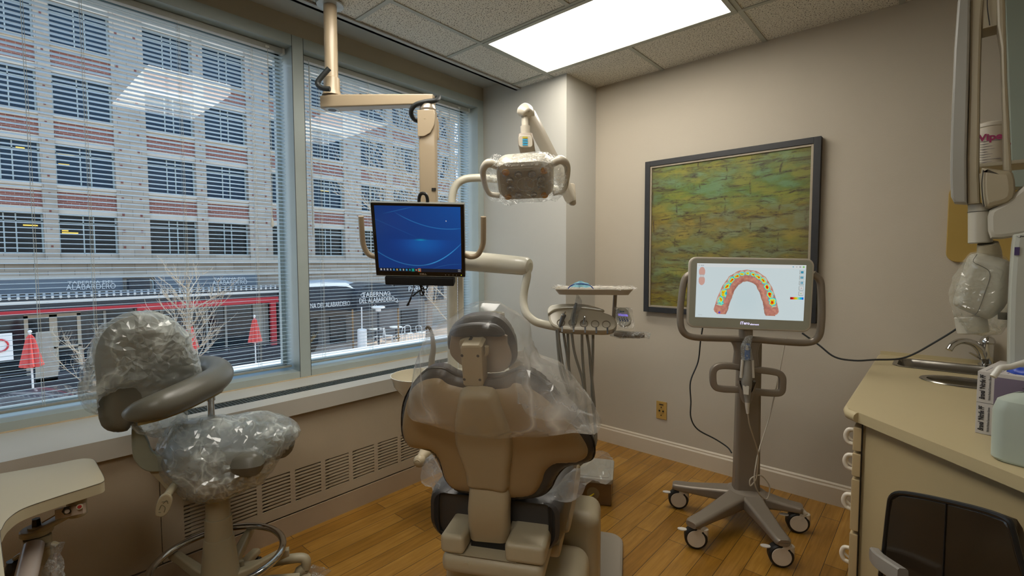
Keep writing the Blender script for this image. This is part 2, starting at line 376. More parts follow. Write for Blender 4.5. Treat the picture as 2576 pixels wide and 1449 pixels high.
# baseboard back wall
b = MB(); b.prism([(0, 0), (.016, 0), (.016, .095), (.010, .104), (.010, .112), (.004, .119), (0, .119)], (XRB, 3.07, 0), (0, -1, 0), (0, 0, 1), 2.4+1.9)
struct(b.build('baseboard_back', mat('baseboard_paint', 'c2b7a4', .45, 0, .04, 12.), smooth=False))
b = MB(); b.box((-1.9, 2.70, 0), (-1.888, 3.07, .118)); b.box((-2.3, 2.688, 0), (-1.888, 2.70, .118)); struct(b.build('baseboard_corner', mat('baseboard_paint', 'c2b7a4', .45)))
b = MB(); b.box((-1.9, 3.064, 0), (XRB, 3.066, .003)); struct(b.build('trim_floor_gap', M_black))
# ---------------------------------------------------------------- convector cover
t = thing('convector_cover', 'long beige metal convector cover with louvres and a flat shelf under the windows', 'radiator cover', (-2.3, .5, 0))
def lp(p): return Vector(p)-Vector((-2.3, .5, 0))
y0c, y1c = -2.5, 2.698
m = MB(); VX0, VX1, VY0, VY1 = -2.492, -2.392, .60, 2.55
for a, b_ in (((-2.676, y0c, .59), (VX0, y1c, .666)), ((VX1, y0c, .59), (-2.28, y1c, .666)), ((VX0, y0c, .59), (VX1, VY0, .666)), ((VX0, VY1, .59), (VX1, y1c, .666))):
    m.box(lp(a), lp(b_))
m.build('shelf', M_shelf, t, smooth=False)
m = MB()
m.box(lp((-2.34, y0c, .108)), lp((-2.33, y1c, .592)))
zs = [.160+.0163*k for k in range(10)]
for (ya, yb) in ((y0c, .4775), (.4805, 2.30), (2.303, y1c)):
    gs = [(.557+.1535*k, .687+.1535*k) for k in range(-20, 14)]
    gs = [q for q in gs if q[0] > ya+.04 and q[1] < yb-.04 and q[0] > .5] if ya > 0 else []
    # front sheet as strips around the slots
    prev = ya
    for (a, c_) in gs:
        m.box(lp((-2.312, prev, .108)), lp((-2.306, a, .592)))
        zc = .108
        for z in zs: m.box(lp((-2.312, a, zc)), lp((-2.306, c_, z))); zc = z+.0085
        m.box(lp((-2.312, a, zc)), lp((-2.306, c_, .592)))
        prev = c_
    m.box(lp((-2.312, prev, .108)), lp((-2.306, yb, .592)))
m.box(lp((-2.675, y0c, 0)), lp((-2.34, y1c, .03)))
fp = m.build('front_panel', M_conv, t, smooth=False)
m = MB()
for k in range(34):
    a = .557+.1535*k
    if a+.13 > 2.65: break
    for z in zs:
        m.prism([(0, 0), (.014, .011), (.0132, .012), (-.0008, .001)], lp((-2.309, a, z-.002)), (-1, 0, 0), (0, 0, 1), -.13)
plab(m.build('louvres', M_conv, t, smooth=False), 'slanted louvre blades in the slots')
m = MB(); m.box(lp((-2.36, y0c, 0)), lp((-2.303, y1c, .100))); m.build('base_board', mat('convector_base', 'a39078', .5, 0, .06, 8.), t)
m = MB(); m.box(lp((-2.345, y0c, .1)), lp((-2.32, y1c, .108))); m.box(lp((-2.345, y0c, .5)), lp((-2.338, y1c, .59))); m.box(lp((VX0, VY0, .60)), lp((VX1, VY1, .61))); m.build('shadow_gap', M_black, t)
m = MB(); Mg = mat('air_vent_grid', '6d7470', .45, .5)
n = int((VY1-VY0)/.0155)
for k in range(n): yy = VY0+.0155*k; m.box(lp((VX0, yy, .652)), lp((VX1, yy+.0022, .664)))
for k in range(7): xx = VX0+.0165*k; m.box(lp((xx, VY0, .650)), lp((xx+.002, VY1, .663)))
plab(m.build('air_vent', Mg, t, smooth=False), 'dark rectangular air grid let into the shelf')
# old caulk strip between frame and shelf
m = MB(); m.box((XW, y0c, .666), (XW+.012, 2.70, .6695)); struct(m.build('trim_caulk', mat('yellowed_caulk', 'bca98a', .7, 0, .2, 30.)))
# ---------------------------------------------------------------- lamps
def ceil_light(cx, cy, name, label, strength=13.):
    t = thing(name, label, 'ceiling light', (cx, cy, 2.562), 0)
    m = MB()
    for a, b_ in (((-.60, -.30), (.60, -.275)), ((-.60, .275), (.60, .30)), ((-.60, -.275), (-.575, .275)), ((.575, -.275), (.60, .275))):
        m.box((a[0], a[1], -.004), (b_[0], b_[1], .004), .001)
    m.build('frame', mat('light_frame', 'a6a79c', .45, .1), t)
    mm, nt, o = nt_new('diffuser_glow'); e = N(nt, 'ShaderNodeEmission'); nz = N(nt, 'ShaderNodeTexNoise', i_Scale=2.); tc = N(nt, 'ShaderNodeTexCoord')
    L(nt, tc.outputs['Object'], nz.inputs['Vector']); mr = N(nt, 'ShaderNodeMapRange'); mr.inputs[3].default_value = strength*.92; mr.inputs[4].default_value = strength*1.06; L(nt, nz.outputs[0], mr.inputs[0])
    e.inputs[0].default_value = (1., .945, .845, 1); L(nt, mr.outputs[0], e.inputs[1]); L(nt, e.outputs[0], o.inputs['Surface'])
    MB().box((-.575, -.275, -.001), (.575, .275, .003)).build('diffuser', mm, t)
    return t
ceil_light(-1.4, 2.31, 'ceiling_light', 'bright white rectangular light panel recessed in the tiled ceiling', LGT)
t2 = ceil_light(-1.4, 1.09, 'ceiling_light', 'light panel in the ceiling above the stool, mirrored in the left window', LGT*1.25)
ceil_light(.13, -.74, 'ceiling_light', 'added fill light panel in the unseen ceiling behind the viewer', LGT*1.2)  # unseen panel added as fill light for the room
# outlet
t = thing('wall_outlet', 'beige wall socket plate low on the back wall left of the scanner cart', 'outlet', (-1.372, 3.069, .318))
m = MB(); m.prism(rrect(.073, .119, .004), (0, 0, 0), (1, 0, 0), (0, 0, 1), .006, .0015); m.build('cover_plate', mat('almond_plate', 'b3924f', .4), t)
m = MB(); m.prism(rrect(.034, .026, .003), (0, -.006, .040), (1, 0, 0), (0, 0, 1), .002); m.prism(ell(0, -.006, .021, .021), (0, -.006, 0), (1, 0, 0), (0, 0, 1), .0025); m.build('receptacle', mat('almond_socket', 'a88848', .45), t)
m = MB()
for x, z, w_, h in ((-.012, .0, .010, .010), (.014, .0, .010, .010), (0, .024, .006, .006), (0, -.03, .006, .006)): m.boxc((x, -.009, z-.004), (w_, .003, h))
m.box((-.014, -.0095, .036), (.014, -.0075, .042)); m.build('slots', M_black, t)
# ================================================================ BLINDS
def slat_mat():
    m, nt, o = nt_new('aluminium_slat')
    b = N(nt, 'ShaderNodeBsdfPrincipled'); nz = N(nt, 'ShaderNodeTexNoise', i_Scale=9.); tc = N(nt, 'ShaderNodeTexCoord'); L(nt, tc.outputs['Object'], nz.inputs['Vector'])
    mx = N(nt, 'ShaderNodeMix', data_type='RGBA'); mx.inputs[6].default_value = srgb('ccdde4')+[1]; mx.inputs[7].default_value = srgb('dceaf0')+[1]
    L(nt, nz.outputs[0], mx.inputs[0]); L(nt, mx.outputs[2], b.inputs['Base Color']); b.inputs['Roughness'].default_value = .38
    t = N(nt, 'ShaderNodeBsdfTranslucent'); t.inputs[0].default_value = (.62, .8, .9, 1)
    ms = N(nt, 'ShaderNodeMixShader'); ms.inputs[0].default_value = .34; L(nt, b.outputs[0], ms.inputs[1]); L(nt, t.outputs[0], ms.inputs[2]); L(nt, ms.outputs[0], o.inputs['Surface']); return m
MSL = slat_mat(); MCORD = mat('blind_cord', 'c9cbc4', .7)
MHR = mat('headrail_enamel', '9a9c94', .35, .2)
def blind(y0, y1, label, tilt_y, lift_y, cords, wand=True):
    t = thing('venetian_blind', label, 'blind', (-2.765, (y0+y1)/2, ZT), 0, 'venetian blinds in the two windows')
    h = (y1-y0)/2; m = MB()
    m.box((-.016, -h, -.030), (.016, h, -.001), .002); m.build('headrail', MHR, t)
    m = MB(); m.box((-.017, h-.012, -.031), (.018, h+.001, 0)); m.build('end_bracket', mat('bracket_plastic', 'b2b4ac', .5), t)
    m = MB(); P = .0205; z = -.050; n = 0
    prof = [(-.0125, -.0012), (-.006, .0002), (0, .0007), (.006, .0002), (.0125, -.0012)]
    a = R(6)
    prof = [(x*math.cos(a)-q*math.sin(a), x*math.sin(a)+q*math.cos(a)) for x, q in prof]
    while z > ZB-ZT+.038:
        r0 = m.ring([(x, -h+.004, z+q) for x, q in prof]); r1 = m.ring([(x, h-.004, z+q) for x, q in prof]); m.skin([r0, r1], False); z -= P; n += 1
    m.build('slats', MSL, t, ang=60)
    m = MB(); zb = ZB-ZT+.024; m.box((-.013, -h+.003, zb-.006), (.013, h-.003, zb+.006), .003); m.build('bottom_rail', MHR, t)
    m = MB()
    for c in cords:
        y = c-(y0+y1)/2
        for x in (-.0135, .0135): m.cyl((x, y, -.03), (x, y, zb), .0007, 5)
        zz = -.05
        while zz > zb+.02: m.box((-.0135, y-.0005, zz-.0022), (.0135, y+.0005, zz-.0014)); zz -= P
        m.cyl((0.0142, y+.006, -.03), (.0142, y+.006, zb), .0008, 5)
    m.build('ladder_cord', MCORD, t, smooth=False)
    if wand:
        y = tilt_y-(y0+y1)/2; m = MB(); m.tube([(.018, y, -.02), (.022, y, -.04), (.022, y, -.06)], .0022, 8); m.tube([(.022, y, -.055), (.023, y, -1.02)], .0036, 6); m.build('tilt_wand', mat('clear_wand', 'b9bfc0', .15), t)
    y = lift_y-(y0+y1)/2; m = MB(); m.box((.012, y-.010, -.026), (.02, y+.010, -.014)); m.tube([(.019, y, -.02), (.019, y-.002, -.5), (.019, y-.004, -.93)], .0011, 6)
    m.tube([(.019, y, -.02), (.020, y+.006, -.5), (.019, y+.002, -.93)], .0011, 6)
    m.lathe([(.002, .03), (.006, .015), (.009, -.01), (.007, -.022), (0, -.022)], (.019, y-.001, -.96), None, 10); m.build('lift_cord', MCORD, t)
yy = lambda px, py: WX(px, py, -2.75).y
blind(-.742, 1.218, 'wide white venetian blind with open slats in the left window', -.5, yy(672, 130), [yy(68, 300), yy(214, 300), yy(452, 200), yy(634, 200)], wand=False)
blind(1.300, 2.622, 'narrower white venetian blind with open slats in the right window behind the monitor', yy(776, 180), yy(1155, 300), [yy(808, 500), yy(934, 700), yy(1060, 700), yy(1130, 400)])
# ================================================================ STREET OUTSIDE
def P16(y, z, x=-30.): k = -x/16; return Vector((x, y*k, 1.317+(z-1.317)*k))
GZ = -3.67
def GP(x, y):
    p = WX(x, y, -25.6); return Vector((-25.6+(870-y)*.03, p.y, GZ))
def stone_mat():
    m, nt, o = nt_new('limestone_blocks'); b = N(nt, 'ShaderNodeBsdfPrincipled'); tc = N(nt, 'ShaderNodeTexCoord')
    sp = N(nt, 'ShaderNodeSeparateXYZ'); cb = N(nt, 'ShaderNodeCombineXYZ'); L(nt, tc.outputs['Object'], sp.inputs[0]); L(nt, sp.outputs[1], cb.inputs[0]); L(nt, sp.outputs[2], cb.inputs[1])
    br = N(nt, 'ShaderNodeTexBrick'); br.inputs['Scale'].default_value = 1.; br.inputs['Brick Width'].default_value = .9; br.inputs['Row Height'].default_value = .33; br.inputs['Mortar Size'].default_value = .012
    br.inputs['Color1'].default_value = srgb('a89c8a')+[1]; br.inputs['Color2'].default_value = srgb('b8ac9a')+[1]; br.inputs['Mortar'].default_value = srgb('8a8072')+[1]
    L(nt, cb.outputs[0], br.inputs['Vector']); nz = N(nt, 'ShaderNodeTexNoise', i_Scale=1.2, i_Detail=5.); L(nt, tc.outputs['Object'], nz.inputs['Vector'])
    mx = N(nt, 'ShaderNodeMix', data_type='RGBA', blend_type='MULTIPLY'); mx.inputs[0].default_value = .35; L(nt, br.outputs['Color'], mx.inputs[6]); L(nt, nz.outputs['Fac'], mx.inputs[7])
    L(nt, mx.outputs[2], b.inputs['Base Color']); b.inputs['Roughness'].default_value = .8; L(nt, b.outputs[0], o.inputs['Surface']); return m
def brick_mat():
    m, nt, o = nt_new('red_brick'); b = N(nt, 'ShaderNodeBsdfPrincipled'); tc = N(nt, 'ShaderNodeTexCoord')
    sp = N(nt, 'ShaderNodeSeparateXYZ'); cb = N(nt, 'ShaderNodeCombineXYZ'); L(nt, tc.outputs['Object'], sp.inputs[0]); L(nt, sp.outputs[1], cb.inputs[0]); L(nt, sp.outputs[2], cb.inputs[1])
    br = N(nt, 'ShaderNodeTexBrick'); br.inputs['Scale'].default_value = 1.; br.inputs['Brick Width'].default_value = .28; br.inputs['Row Height'].default_value = .095; br.inputs['Mortar Size'].default_value = .008
    br.inputs['Color1'].default_value = srgb('74463c')+[1]; br.inputs['Color2'].default_value = srgb('845246')+[1]; br.inputs['Mortar'].default_value = srgb('a08a7c')+[1]
    L(nt, cb.outputs[0], br.inputs['Vector']); L(nt, br.outputs['Color'], b.inputs['Base Color']); b.inputs['Roughness'].default_value = .85; L(nt, b.outputs[0], o.inputs['Surface']); return m
MST = stone_mat(); MBR = brick_mat(); MST2 = mat('smooth_limestone', 'b9b0a0', .7, 0, .12, 1.5); MWF = mat('office_window_frame', '9aa6a4', .5, .1); MBD = mat('brick_accent', '74463c', .8)
MPG = mat('office_glass', '06283c', .12, 0, .3, .3, spec=.25); MPG2 = mat('office_glass_dim', '141a1c', .2, 0, .4, .5, spec=.2)
t = thing('office_building', 'tall limestone and red brick office building across the street with rows of dark windows', 'building', P16(3, -1.86))
T0 = P16(3, -1.86)
def q(y, z, x=-30.): return P16(y, z, -30.) + Vector((x+30, 0, 0)) - T0
def bx16(m, y0, y1, z0, z1, x0, x1): m.box(q(y0, z0, x0), q(y1, z1, x1))
W0, W1 = -3.2, 18.
bays = [(.16+3.2*k, 1.29+3.2*k) for k in range(-1, 6)]; bays = sorted(bays + [(1.55+3.2*k, 2.68+3.2*k) for k in range(-1, 6)])
m = MB()
bx16(m, W0, W1, -1.9, 1.38, -31, -30.06)      # base wall
prev = W0
for a, b_ in bays+[(W1, W1)]:
    m_ = m; bx16(m, prev, a, 1.38, 10.2, -31, -30.0); prev = b_
for (a, b_) in bays:
    bx16(m, a, b_, 1.38, 1.54, -31, -30.1)
m.build('stone_wall', MST, t, smooth=False)
for k in range(4):
    z0 = 2.52+1.68*k
    for (a, b_) in bays:
        if b_ < 14.5: m = MB(); bx16(m, a, b_, z0+.14, z0+.52, -31, -30.14); m.build('brick_panel', MBR, t, smooth=False)
m = MB()
for k in range(5):
    z0 = 2.52+1.68*k
    for (a, b_) in bays:
        bx16(m, a, b_, z0, z0+.14, -31, -30.10); bx16(m, a, b_, z0+.52, z0+.62, -31, -30.10); bx16(m, a+.0, b_-.0, z0+.62, z0+.70, -31, -30.02)
bx16(m, W0, W1, 1.30, 1.40, -31, -29.85); bx16(m, W0, W1, .93, 1.02, -31, -29.95); bx16(m, W0, W1, 10.2, 10.5, -31, -29.7)
m.build('sills_and_lintels', MST2, t, smooth=False)
m = MB()
for j in range(-1, 6):
    for yc in (2.80+3.2*j, 3.18+3.2*j):
        for z in np.arange(1.7, 9.8, .42): bx16(m, yc-.025, yc+.025, z, z+.06, -30.1, -29.985)
    for z in np.arange(1.7, 9.8, .42): bx16(m, 1.395+3.2*j, 1.435+3.2*j, z, z+.045, -30.1, -29.985)
m.build('accent_bricks', MBD, t, smooth=False)
rnd = random.Random(3)
for k in range(5):
    z0 = 1.54+1.68*k
    for (a, b_) in bays:
        if (k > 3) or (b_ > 14.5): continue
        m = MB(); e = .035
        for (y0, y1, z_0, z_1) in ((a, a+e, z0, z0+.98), (b_-e, b_, z0, z0+.98), (a, b_, z0, z0+e), (a, b_, z0+.98-e, z0+.98), (a+.46, a+.485, z0, z0+.98), (a+.66, a+.685, z0, z0+.98), (a, b_, z0+.76, z0+.78)):
            bx16(m, y0, y1, z_0, z_1, -30.45, -30.34)
        f_ = m.build('window', MWF, t, smooth=False)
        m = MB(); bx16(m, a, b_, z0, z0+.98, -30.5, -30.42); m.build('pane', MPG if k > 0 else MPG2, f_, smooth=False)
Mlit = mat('lit_office_lamp', 'd8b040', .5, emis='e8c050', estr=.9)
for (y, z, w_, x) in ((1.62, 3.95, .3, 0), (1.62, 3.72, .2, 0), (.95, 2.2, .25, 0), (.9, 4.0, .15, 0), (1.62, 2.1, .12, 0), (1.62, 2.05, .3, 0), (8.0, 5.75, .3, 0), (8.3, 3.8, .3, 0)): m = MB(); bx16(m, y, y+w_, z, z+.03, -30.41, -30.38); plab(m.build('ceiling_lamp', Mlit, t, smooth=False), 'yellow office lamps seen through the windows')
# ground floor restaurant front
MCH = mat('charcoal_paint', '24282e', .5, 0, .1, 2.); MRED = mat('red_paint', 'b01c28', .45, 0, .08, 3.); MSIG = mat('slate_sign_panel', '5e6870', .5, 0, .06, 3.); MLET = mat('white_letters', 'd8d8d4', .5)
t = thing('restaurant_front', 'charcoal restaurant front with a red band, glazed doors and slate sign panels at street level', 'shop front', P16(3, -1.86))
def f16(m, y0, y1, z0, z1, xa, xb): # at projected plane xb, kept in line from its own distance
    a = P16(y0, z0, xb)-T0; b_ = P16(y1, z1, xb)-T0; m.box((xa-T0.x, a.y, a.z), (xb-T0.x, b_.y, b_.z))
m = MB(); f16(m, -3, 6.95, .20, .50, -30, -27.2); f16(m, 6.66, 6.95, -1.95, .4, -30, -27.2); f16(m, -3, 6.7, -1.95, -1.35, -30, -27.25); f16(m, -3, .3, -1.4, .3, -30, -27.3); m.build('fascia', MCH, t, smooth=False)
m = MB(); f16(m, -3, 3., .12, .21, -27.3, -27.12); f16(m, 3., 6.68, .04, .22, -27.3, -27.12); f16(m, 6.44, 6.60, -1.50, .10, -27.3, -27.1); f16(m, 4.9, 6.44, -1.62, -1.50, -27.3, -27.1); m.build('red_band', MRED, t, smooth=False)
m = MB(); f16(m, -3, 6.7, -1.4, .13, -29.9, -27.6); m.build('glazing', mat('shop_glass', '141e26', .12, 0, .5, 1.2, spec=.6), t, smooth=False)
MDF = mat('cream_door_frame', 'a89c86', .5)
for (ya, yb_) in ((.86, 1.36), (1.36, 1.86)):
    m = MB(); f16(m, ya, ya+.07, -1.5, .08, -27.6, -27.5); f16(m, yb_-.07, yb_, -1.5, .08, -27.6, -27.5); f16(m, ya, yb_, .02, .10, -27.6, -27.5); f16(m, ya, yb_, -.75, -.70, -27.6, -27.5)
    m.build('door', MDF, t, smooth=False)
m = MB()
for y in (2.3, 2.95, 3.5, 4.6, 5.1, 5.9, 6.2): f16(m, y, y+.05, -1.4, .1, -27.6, -27.5)
for y, w_ in ((3.0, .4), (5.95, .4)): f16(m, y, y+w_, -1.3, .0, -27.6, -27.55)
m.build('mullions', mat('shop_mullion', '8c8a80', .5, 0, .2, 2.), t, smooth=False)
m = MB()
for k in range(64):
    y = -2.4+.145*k
    a = P16(y, .585, -28.7)-T0; b_ = P16(y, .49, -27.1)-T0; m.tube([a, b_], .05, 6)
a = P16(-3, .57, -28.7)-T0; b_ = P16(6.9, .47, -27.15)-T0
m.prism([(-28.7-T0.x, a.z), (-27.15-T0.x, b_.z-.08), (-27.15-T0.x, b_.z-.2), (-28.7-T0.x, a.z-.1)], (0, a.y, 0), (1, 0, 0), (0, 0, 1), -(b_.y-a.y))
m.build('corrugated_awning', mat('corrugated_metal', 'd0d0ca', .4, .4, .06, 4.), t)
for i, (y0, y1, yt) in enumerate(((-1.2, 2.72, 2.10), (3.42, 6.05, 5.28))):
    m = MB(); f16(m, y0, y1, .60, .93, -30, -29.75); sg = m.build('sign_panel', MSIG, t, smooth=False)
    m = MB(); o = P16(yt, .83, -29.72)-T0; m.text('TABERNA DEL', .20*1.0, o, (0, 1, 0), (0, 0, 1), .01, sx=1.3)
    o = P16(yt, .715, -29.72)-T0; m.text('ALABARDERO', .36, o, (0, 1, 0), (0, 0, 1), .01, sx=.78); m.build('lettering', MLET, sg, smooth=False)
t = thing('floodlight', 'dark box floodlight with a curved arm on the ledge between the two restaurant signs', 'outdoor light', P16(3.05, .75, -29.4))
m = MB(); m.box((-.25, -.42, -.28), (.25, .42, .28), .04); m.build('housing', mat('flood_dark', '1a222a', .4), t); m = MB(); m.tube([(0, .42, .25), (.05, .56, .1), (.05, .56, -.25), (0, .42, -.40), (0, .2, -.42)], .03, 6, 4); m.build('bracket', MWF, t)
# entrance canopy to the right
t = thing('entrance_canopy', 'barrel shaped black entrance canopy with white script lettering and sunlit top', 'awning', P16(8.7, -1.86, -26))
T1 = P16(8.7, -1.86, -26)
def c16(y, z, x): return P16(y, z, x)-T1
m = MB()
top = [(7.55, .70), (8.3, .72), (9.06, .67), (9.6, .50)]
a0 = [c16(y, z, -28.5) for y, z in top]; a1 = [c16(y, z-.22, -25.6) for y, z in top]
m.skin([m.ring(a0), m.ring(a1)], False)
top_o = m.build('canvas_top', mat('sunlit_canvas', 'b8bab8', .8, 0, .05, 2.), t)  # sunlight on top of the black canopy is put into this pale colour
m = MB(); pl = [(7.5, .48), (8.3, .50), (9.06, .45), (9.6, .28), (9.62, -.45), (8.5, -.38), (7.5, -.3)]
m.prism([(c16(y, z, -25.6).y, c16(y, z, -25.6).z) for y, z in pl], (c16(8, 0, -25.6).x, 0, 0), (0, 1, 0), (0, 0, 1), .06)
MBC = mat('black_canvas', '262c34', .75, 0, .12, 3.)
m.build('canvas_front', MBC, t, smooth=False)
m = MB(); ar = [(9.48, -.50)]+[(10.40+.92*math.cos(R(180-k*15)), .04+.50*math.sin(R(180-k*15))) for k in range(13)]+[(11.32, -.50)]
m.prism([(c16(y, z, -25).y, c16(y, z, -25).z) for y, z in ar], (c16(8, 0, -25.).x, 0, 0), (0, 1, 0), (0, 0, 1), -2.)
m.build('arched_front', MBC, t, smooth=False)
m = MB()
m.text('TABERNA DEL ALABARDERO', .38, c16(8.25, -.17, -25.5), (0, 1, 0), (0, 0, 1), .01, sx=.62)
m.text('TABERNA', .40, c16(10.25, .10, -24.9), (0, 1, 0), (0, 0, 1), .01, sx=.95); m.text('DEL ALABARDERO', .40, c16(10.35, -.12, -24.9), (0, 1, 0), (0, 0, 1), .01, sx=.72)
for y, z in ((9.72, .10), (10.85, .12), (10.25, -.36), (11.2, -.18)): m.torus(c16(y, z, -24.9), .10, .012, Matrix.Rotation(R(90), 3, 'Y'), 14, 5); m.torus(c16(y+.05, z-.05, -24.9), .06, .012, Matrix.Rotation(R(90), 3, 'Y'), 12, 5)
m.build('lettering', MLET, t, smooth=False)
for y in (9.3, 11.28, 7.6):
    m = MB(); a = c16(y, -.4, -25.1); m.cyl(a, (a.x, a.y, 0), .05, 8); m.build('post', mat('tan_post', '8a6a40', .6), t)
m = MB(); f = lambda y, z: c16(y, z, -27.8)
m.box((-29.5-T1.x, f(7.0, 0).y, 0), (-27.8-T1.x, f(12.6, 0).y, f(0, -.2).z)); m.build('entrance_wall', mat('entrance_brick_grey', '6c6864', .7, 0, .3, 1.5), t, smooth=False)
m = MB()
for y0, y1 in ((7.55, 7.95), (8.4, 9.0), (11.4, 12.2)): m.box((-27.85-T1.x, f(y0, 0).y, 0), (-27.7-T1.x, f(y1, 0).y, f(0, -.6).z))
m.build('entrance_glazing', mat('shop_glass', '141e26', .12), t, smooth=False)
t = thing('parking_sign', 'dark parking garage sign band with white letters right of the canopy', 'sign', P16(12.3, .15, -29.7))
m = MB(); m.box((-.1, -2.2, -.8), (.1, 2.4, .55)); m.build('panel', MCH, t, smooth=False); m = MB(); m.text('PARKING', .5, (.13, .1, .15), (0, 1, 0), (0, 0, 1), .01, sx=1.1); m.build('lettering', MLET, t, smooth=False)
# ground
def pave_mat():
    m, nt, o = nt_new('brick_paving'); b = N(nt, 'ShaderNodeBsdfPrincipled'); tc = N(nt, 'ShaderNodeTexCoord')
    br = N(nt, 'ShaderNodeTexBrick'); br.inputs['Scale'].default_value = 1.; br.inputs['Brick Width'].default_value = .45; br.inputs['Row Height'].default_value = .3; br.inputs['Mortar Size'].default_value = .015
    br.inputs['Color1'].default_value = srgb('b89c84')+[1]; br.inputs['Color2'].default_value = srgb('c8b09a')+[1]; br.inputs['Mortar'].default_value = srgb('d8ccc0')+[1]
    L(nt, tc.outputs['Object'], br.inputs['Vector']); L(nt, br.outputs['Color'], b.inputs['Base Color']); b.inputs['Roughness'].default_value = .8; L(nt, b.outputs[0], o.inputs['Surface']); return m
g = MB().box((-45, -30, GZ-.3), (-3.5, 60, GZ)).build('street_paving', pave_mat(), smooth=False); struct(g)
# closed parasols
MPAR = mat('red_parasol_canvas', 'd05048', .8, 0, .15, 12.)
def parasol(y, z, x, label, s_=.72):
    p = P16(y, z, x); h = p.z-GZ
    t = thing('closed_parasol', label, 'parasol', (p.x, p.y, GZ), 0, 'closed red parasols outside the restaurant')
    m = MB(); rg = []
    for hh, rr in ((0, .04), (.15, .12), (.6, .2), (1.2, .30), (1.55, .36), (1.6, .30)):
        rg.append(m.ring([(rr*s_*(1+.28*math.cos(8*a_))*math.cos(a_), rr*s_*(1+.28*math.cos(8*a_))*math.sin(a_), h-hh*s_) for a_ in [2*PI*k/32 for k in range(32)]]))
    m.skin(rg); m.build('canopy', MPAR, t, ang=80)
    m = MB(); m.cyl((0, 0, 0), (0, 0, h+.12), .03, 8); m.sphere((0, 0, h+.1), .06, seg=8); m.build('pole', MLET, t)
    m = MB(); m.cyl((0, 0, 0), (0, 0, .08), .3, 16); m.build('base', MCH, t)
parasol(.95, -.36, -24, 'closed red parasol at the far left of the street seen through the left blind')
parasol(4.19, -.43, -24.5, 'closed red parasol half hidden by bare branches behind the stool back')
parasol(5.93, -.42, -24.5, 'closed red parasol in front of the right end of the red restaurant frame')
t = thing('fabric_banner', 'pale draped fabric banner standing beside the leftmost red parasol', 'banner', P16(1.19, -1.86, -24.9))
m = MB(); m.prism([(-.22, 2.4), (.16, 2.4), (.34, 1.0), (.30, .5), (-.3, .5), (-.28, 1.3)], (0, 0, 0), (0, 1, 0), (0, 0, 1), .05); m.build('cloth', mat('banner_cloth', '9c988a', .8, 0, .2, 5.), t)
m = MB(); m.cyl((0, -.2, 0), (0, -.2, .55), .03, 8); m.cyl((0, .2, 0), (0, .2, .55), .03, 8); m.build('stand', MCH, t)
# planters / dark rail zone in front of the restaurant
for i, (y0, y1, lab) in enumerate(((-.4, 2.0, 'long dark planter rail on the pavement at the far left'), (2.2, 4.0, 'long dark planter rail on the pavement behind the stool'), (4.2, 6.9, 'long dark planter rail in front of the red restaurant frame'))):
    a = P16(y0, -1.86, -25.2); b_ = P16(y1, -1.86, -25.2)
    t = thing('planter_rail', lab, 'planter', (a.x, (a.y+b_.y)/2, GZ), 0, 'dark planter rails on the pavement'); h = (b_.y-a.y)/2
    m = MB(); m.box((-.35, -h, 0), (.35, h, .75), .03); m.build('box', mat('planter_dark', '1c242e', .6, 0, .3, 4.), t)
    m = MB(); m.cyl((.3, -h, 1.0), (.3, h, 1.0), .035, 6)
    for k in range(4): yy_ = -h+.1+(2*h-.2)*k/3; m.cyl((.3, yy_, .7), (.3, yy_, 1.), .03, 6)
    m.build('rail', MCH, t)
# parked car roof seen over the sill
p = WZ(120, 1000, GZ+1.35); t = thing('parked_car', 'dark blue parked car seen at the lower left through the blind', 'car', (p.x, p.y, GZ), R(8))
m = MB(); prof = [(-2.2, .35), (-2.25, .8), (-2.0, .95), (-1.3, 1.02), (-.7, 1.42), (.5, 1.46), (1.15, 1.08), (2.0, .95), (2.2, .7), (2.15, .35)]
m.prism(smooth_poly(prof, 4), (.85, 0, 0), (0, 1, 0), (0, 0, 1), -1.7, .12); m.build('body', mat('car_paint', '1a2e40', .2, .3, .05, 3., coat=.8), t)
m = MB()
for x in (.87, -.87): m.prism([(-1.15, 1.02), (-.62, 1.36), (.45, 1.38), (1.0, 1.06)], (x, 0, 0), (0, 1, 0), (0, 0, 1), .02)
m.build('side_window', mat('car_glass', '0c1418', .05), t, smooth=False)
for x in (.8, -.8):
    for y in (-1.4, 1.4): m = MB(); m.cyl((x-.1, y, .33), (x+.1, y, .33), .33, 20); m.build('wheel', mat('tyre', '101010', .8), t)
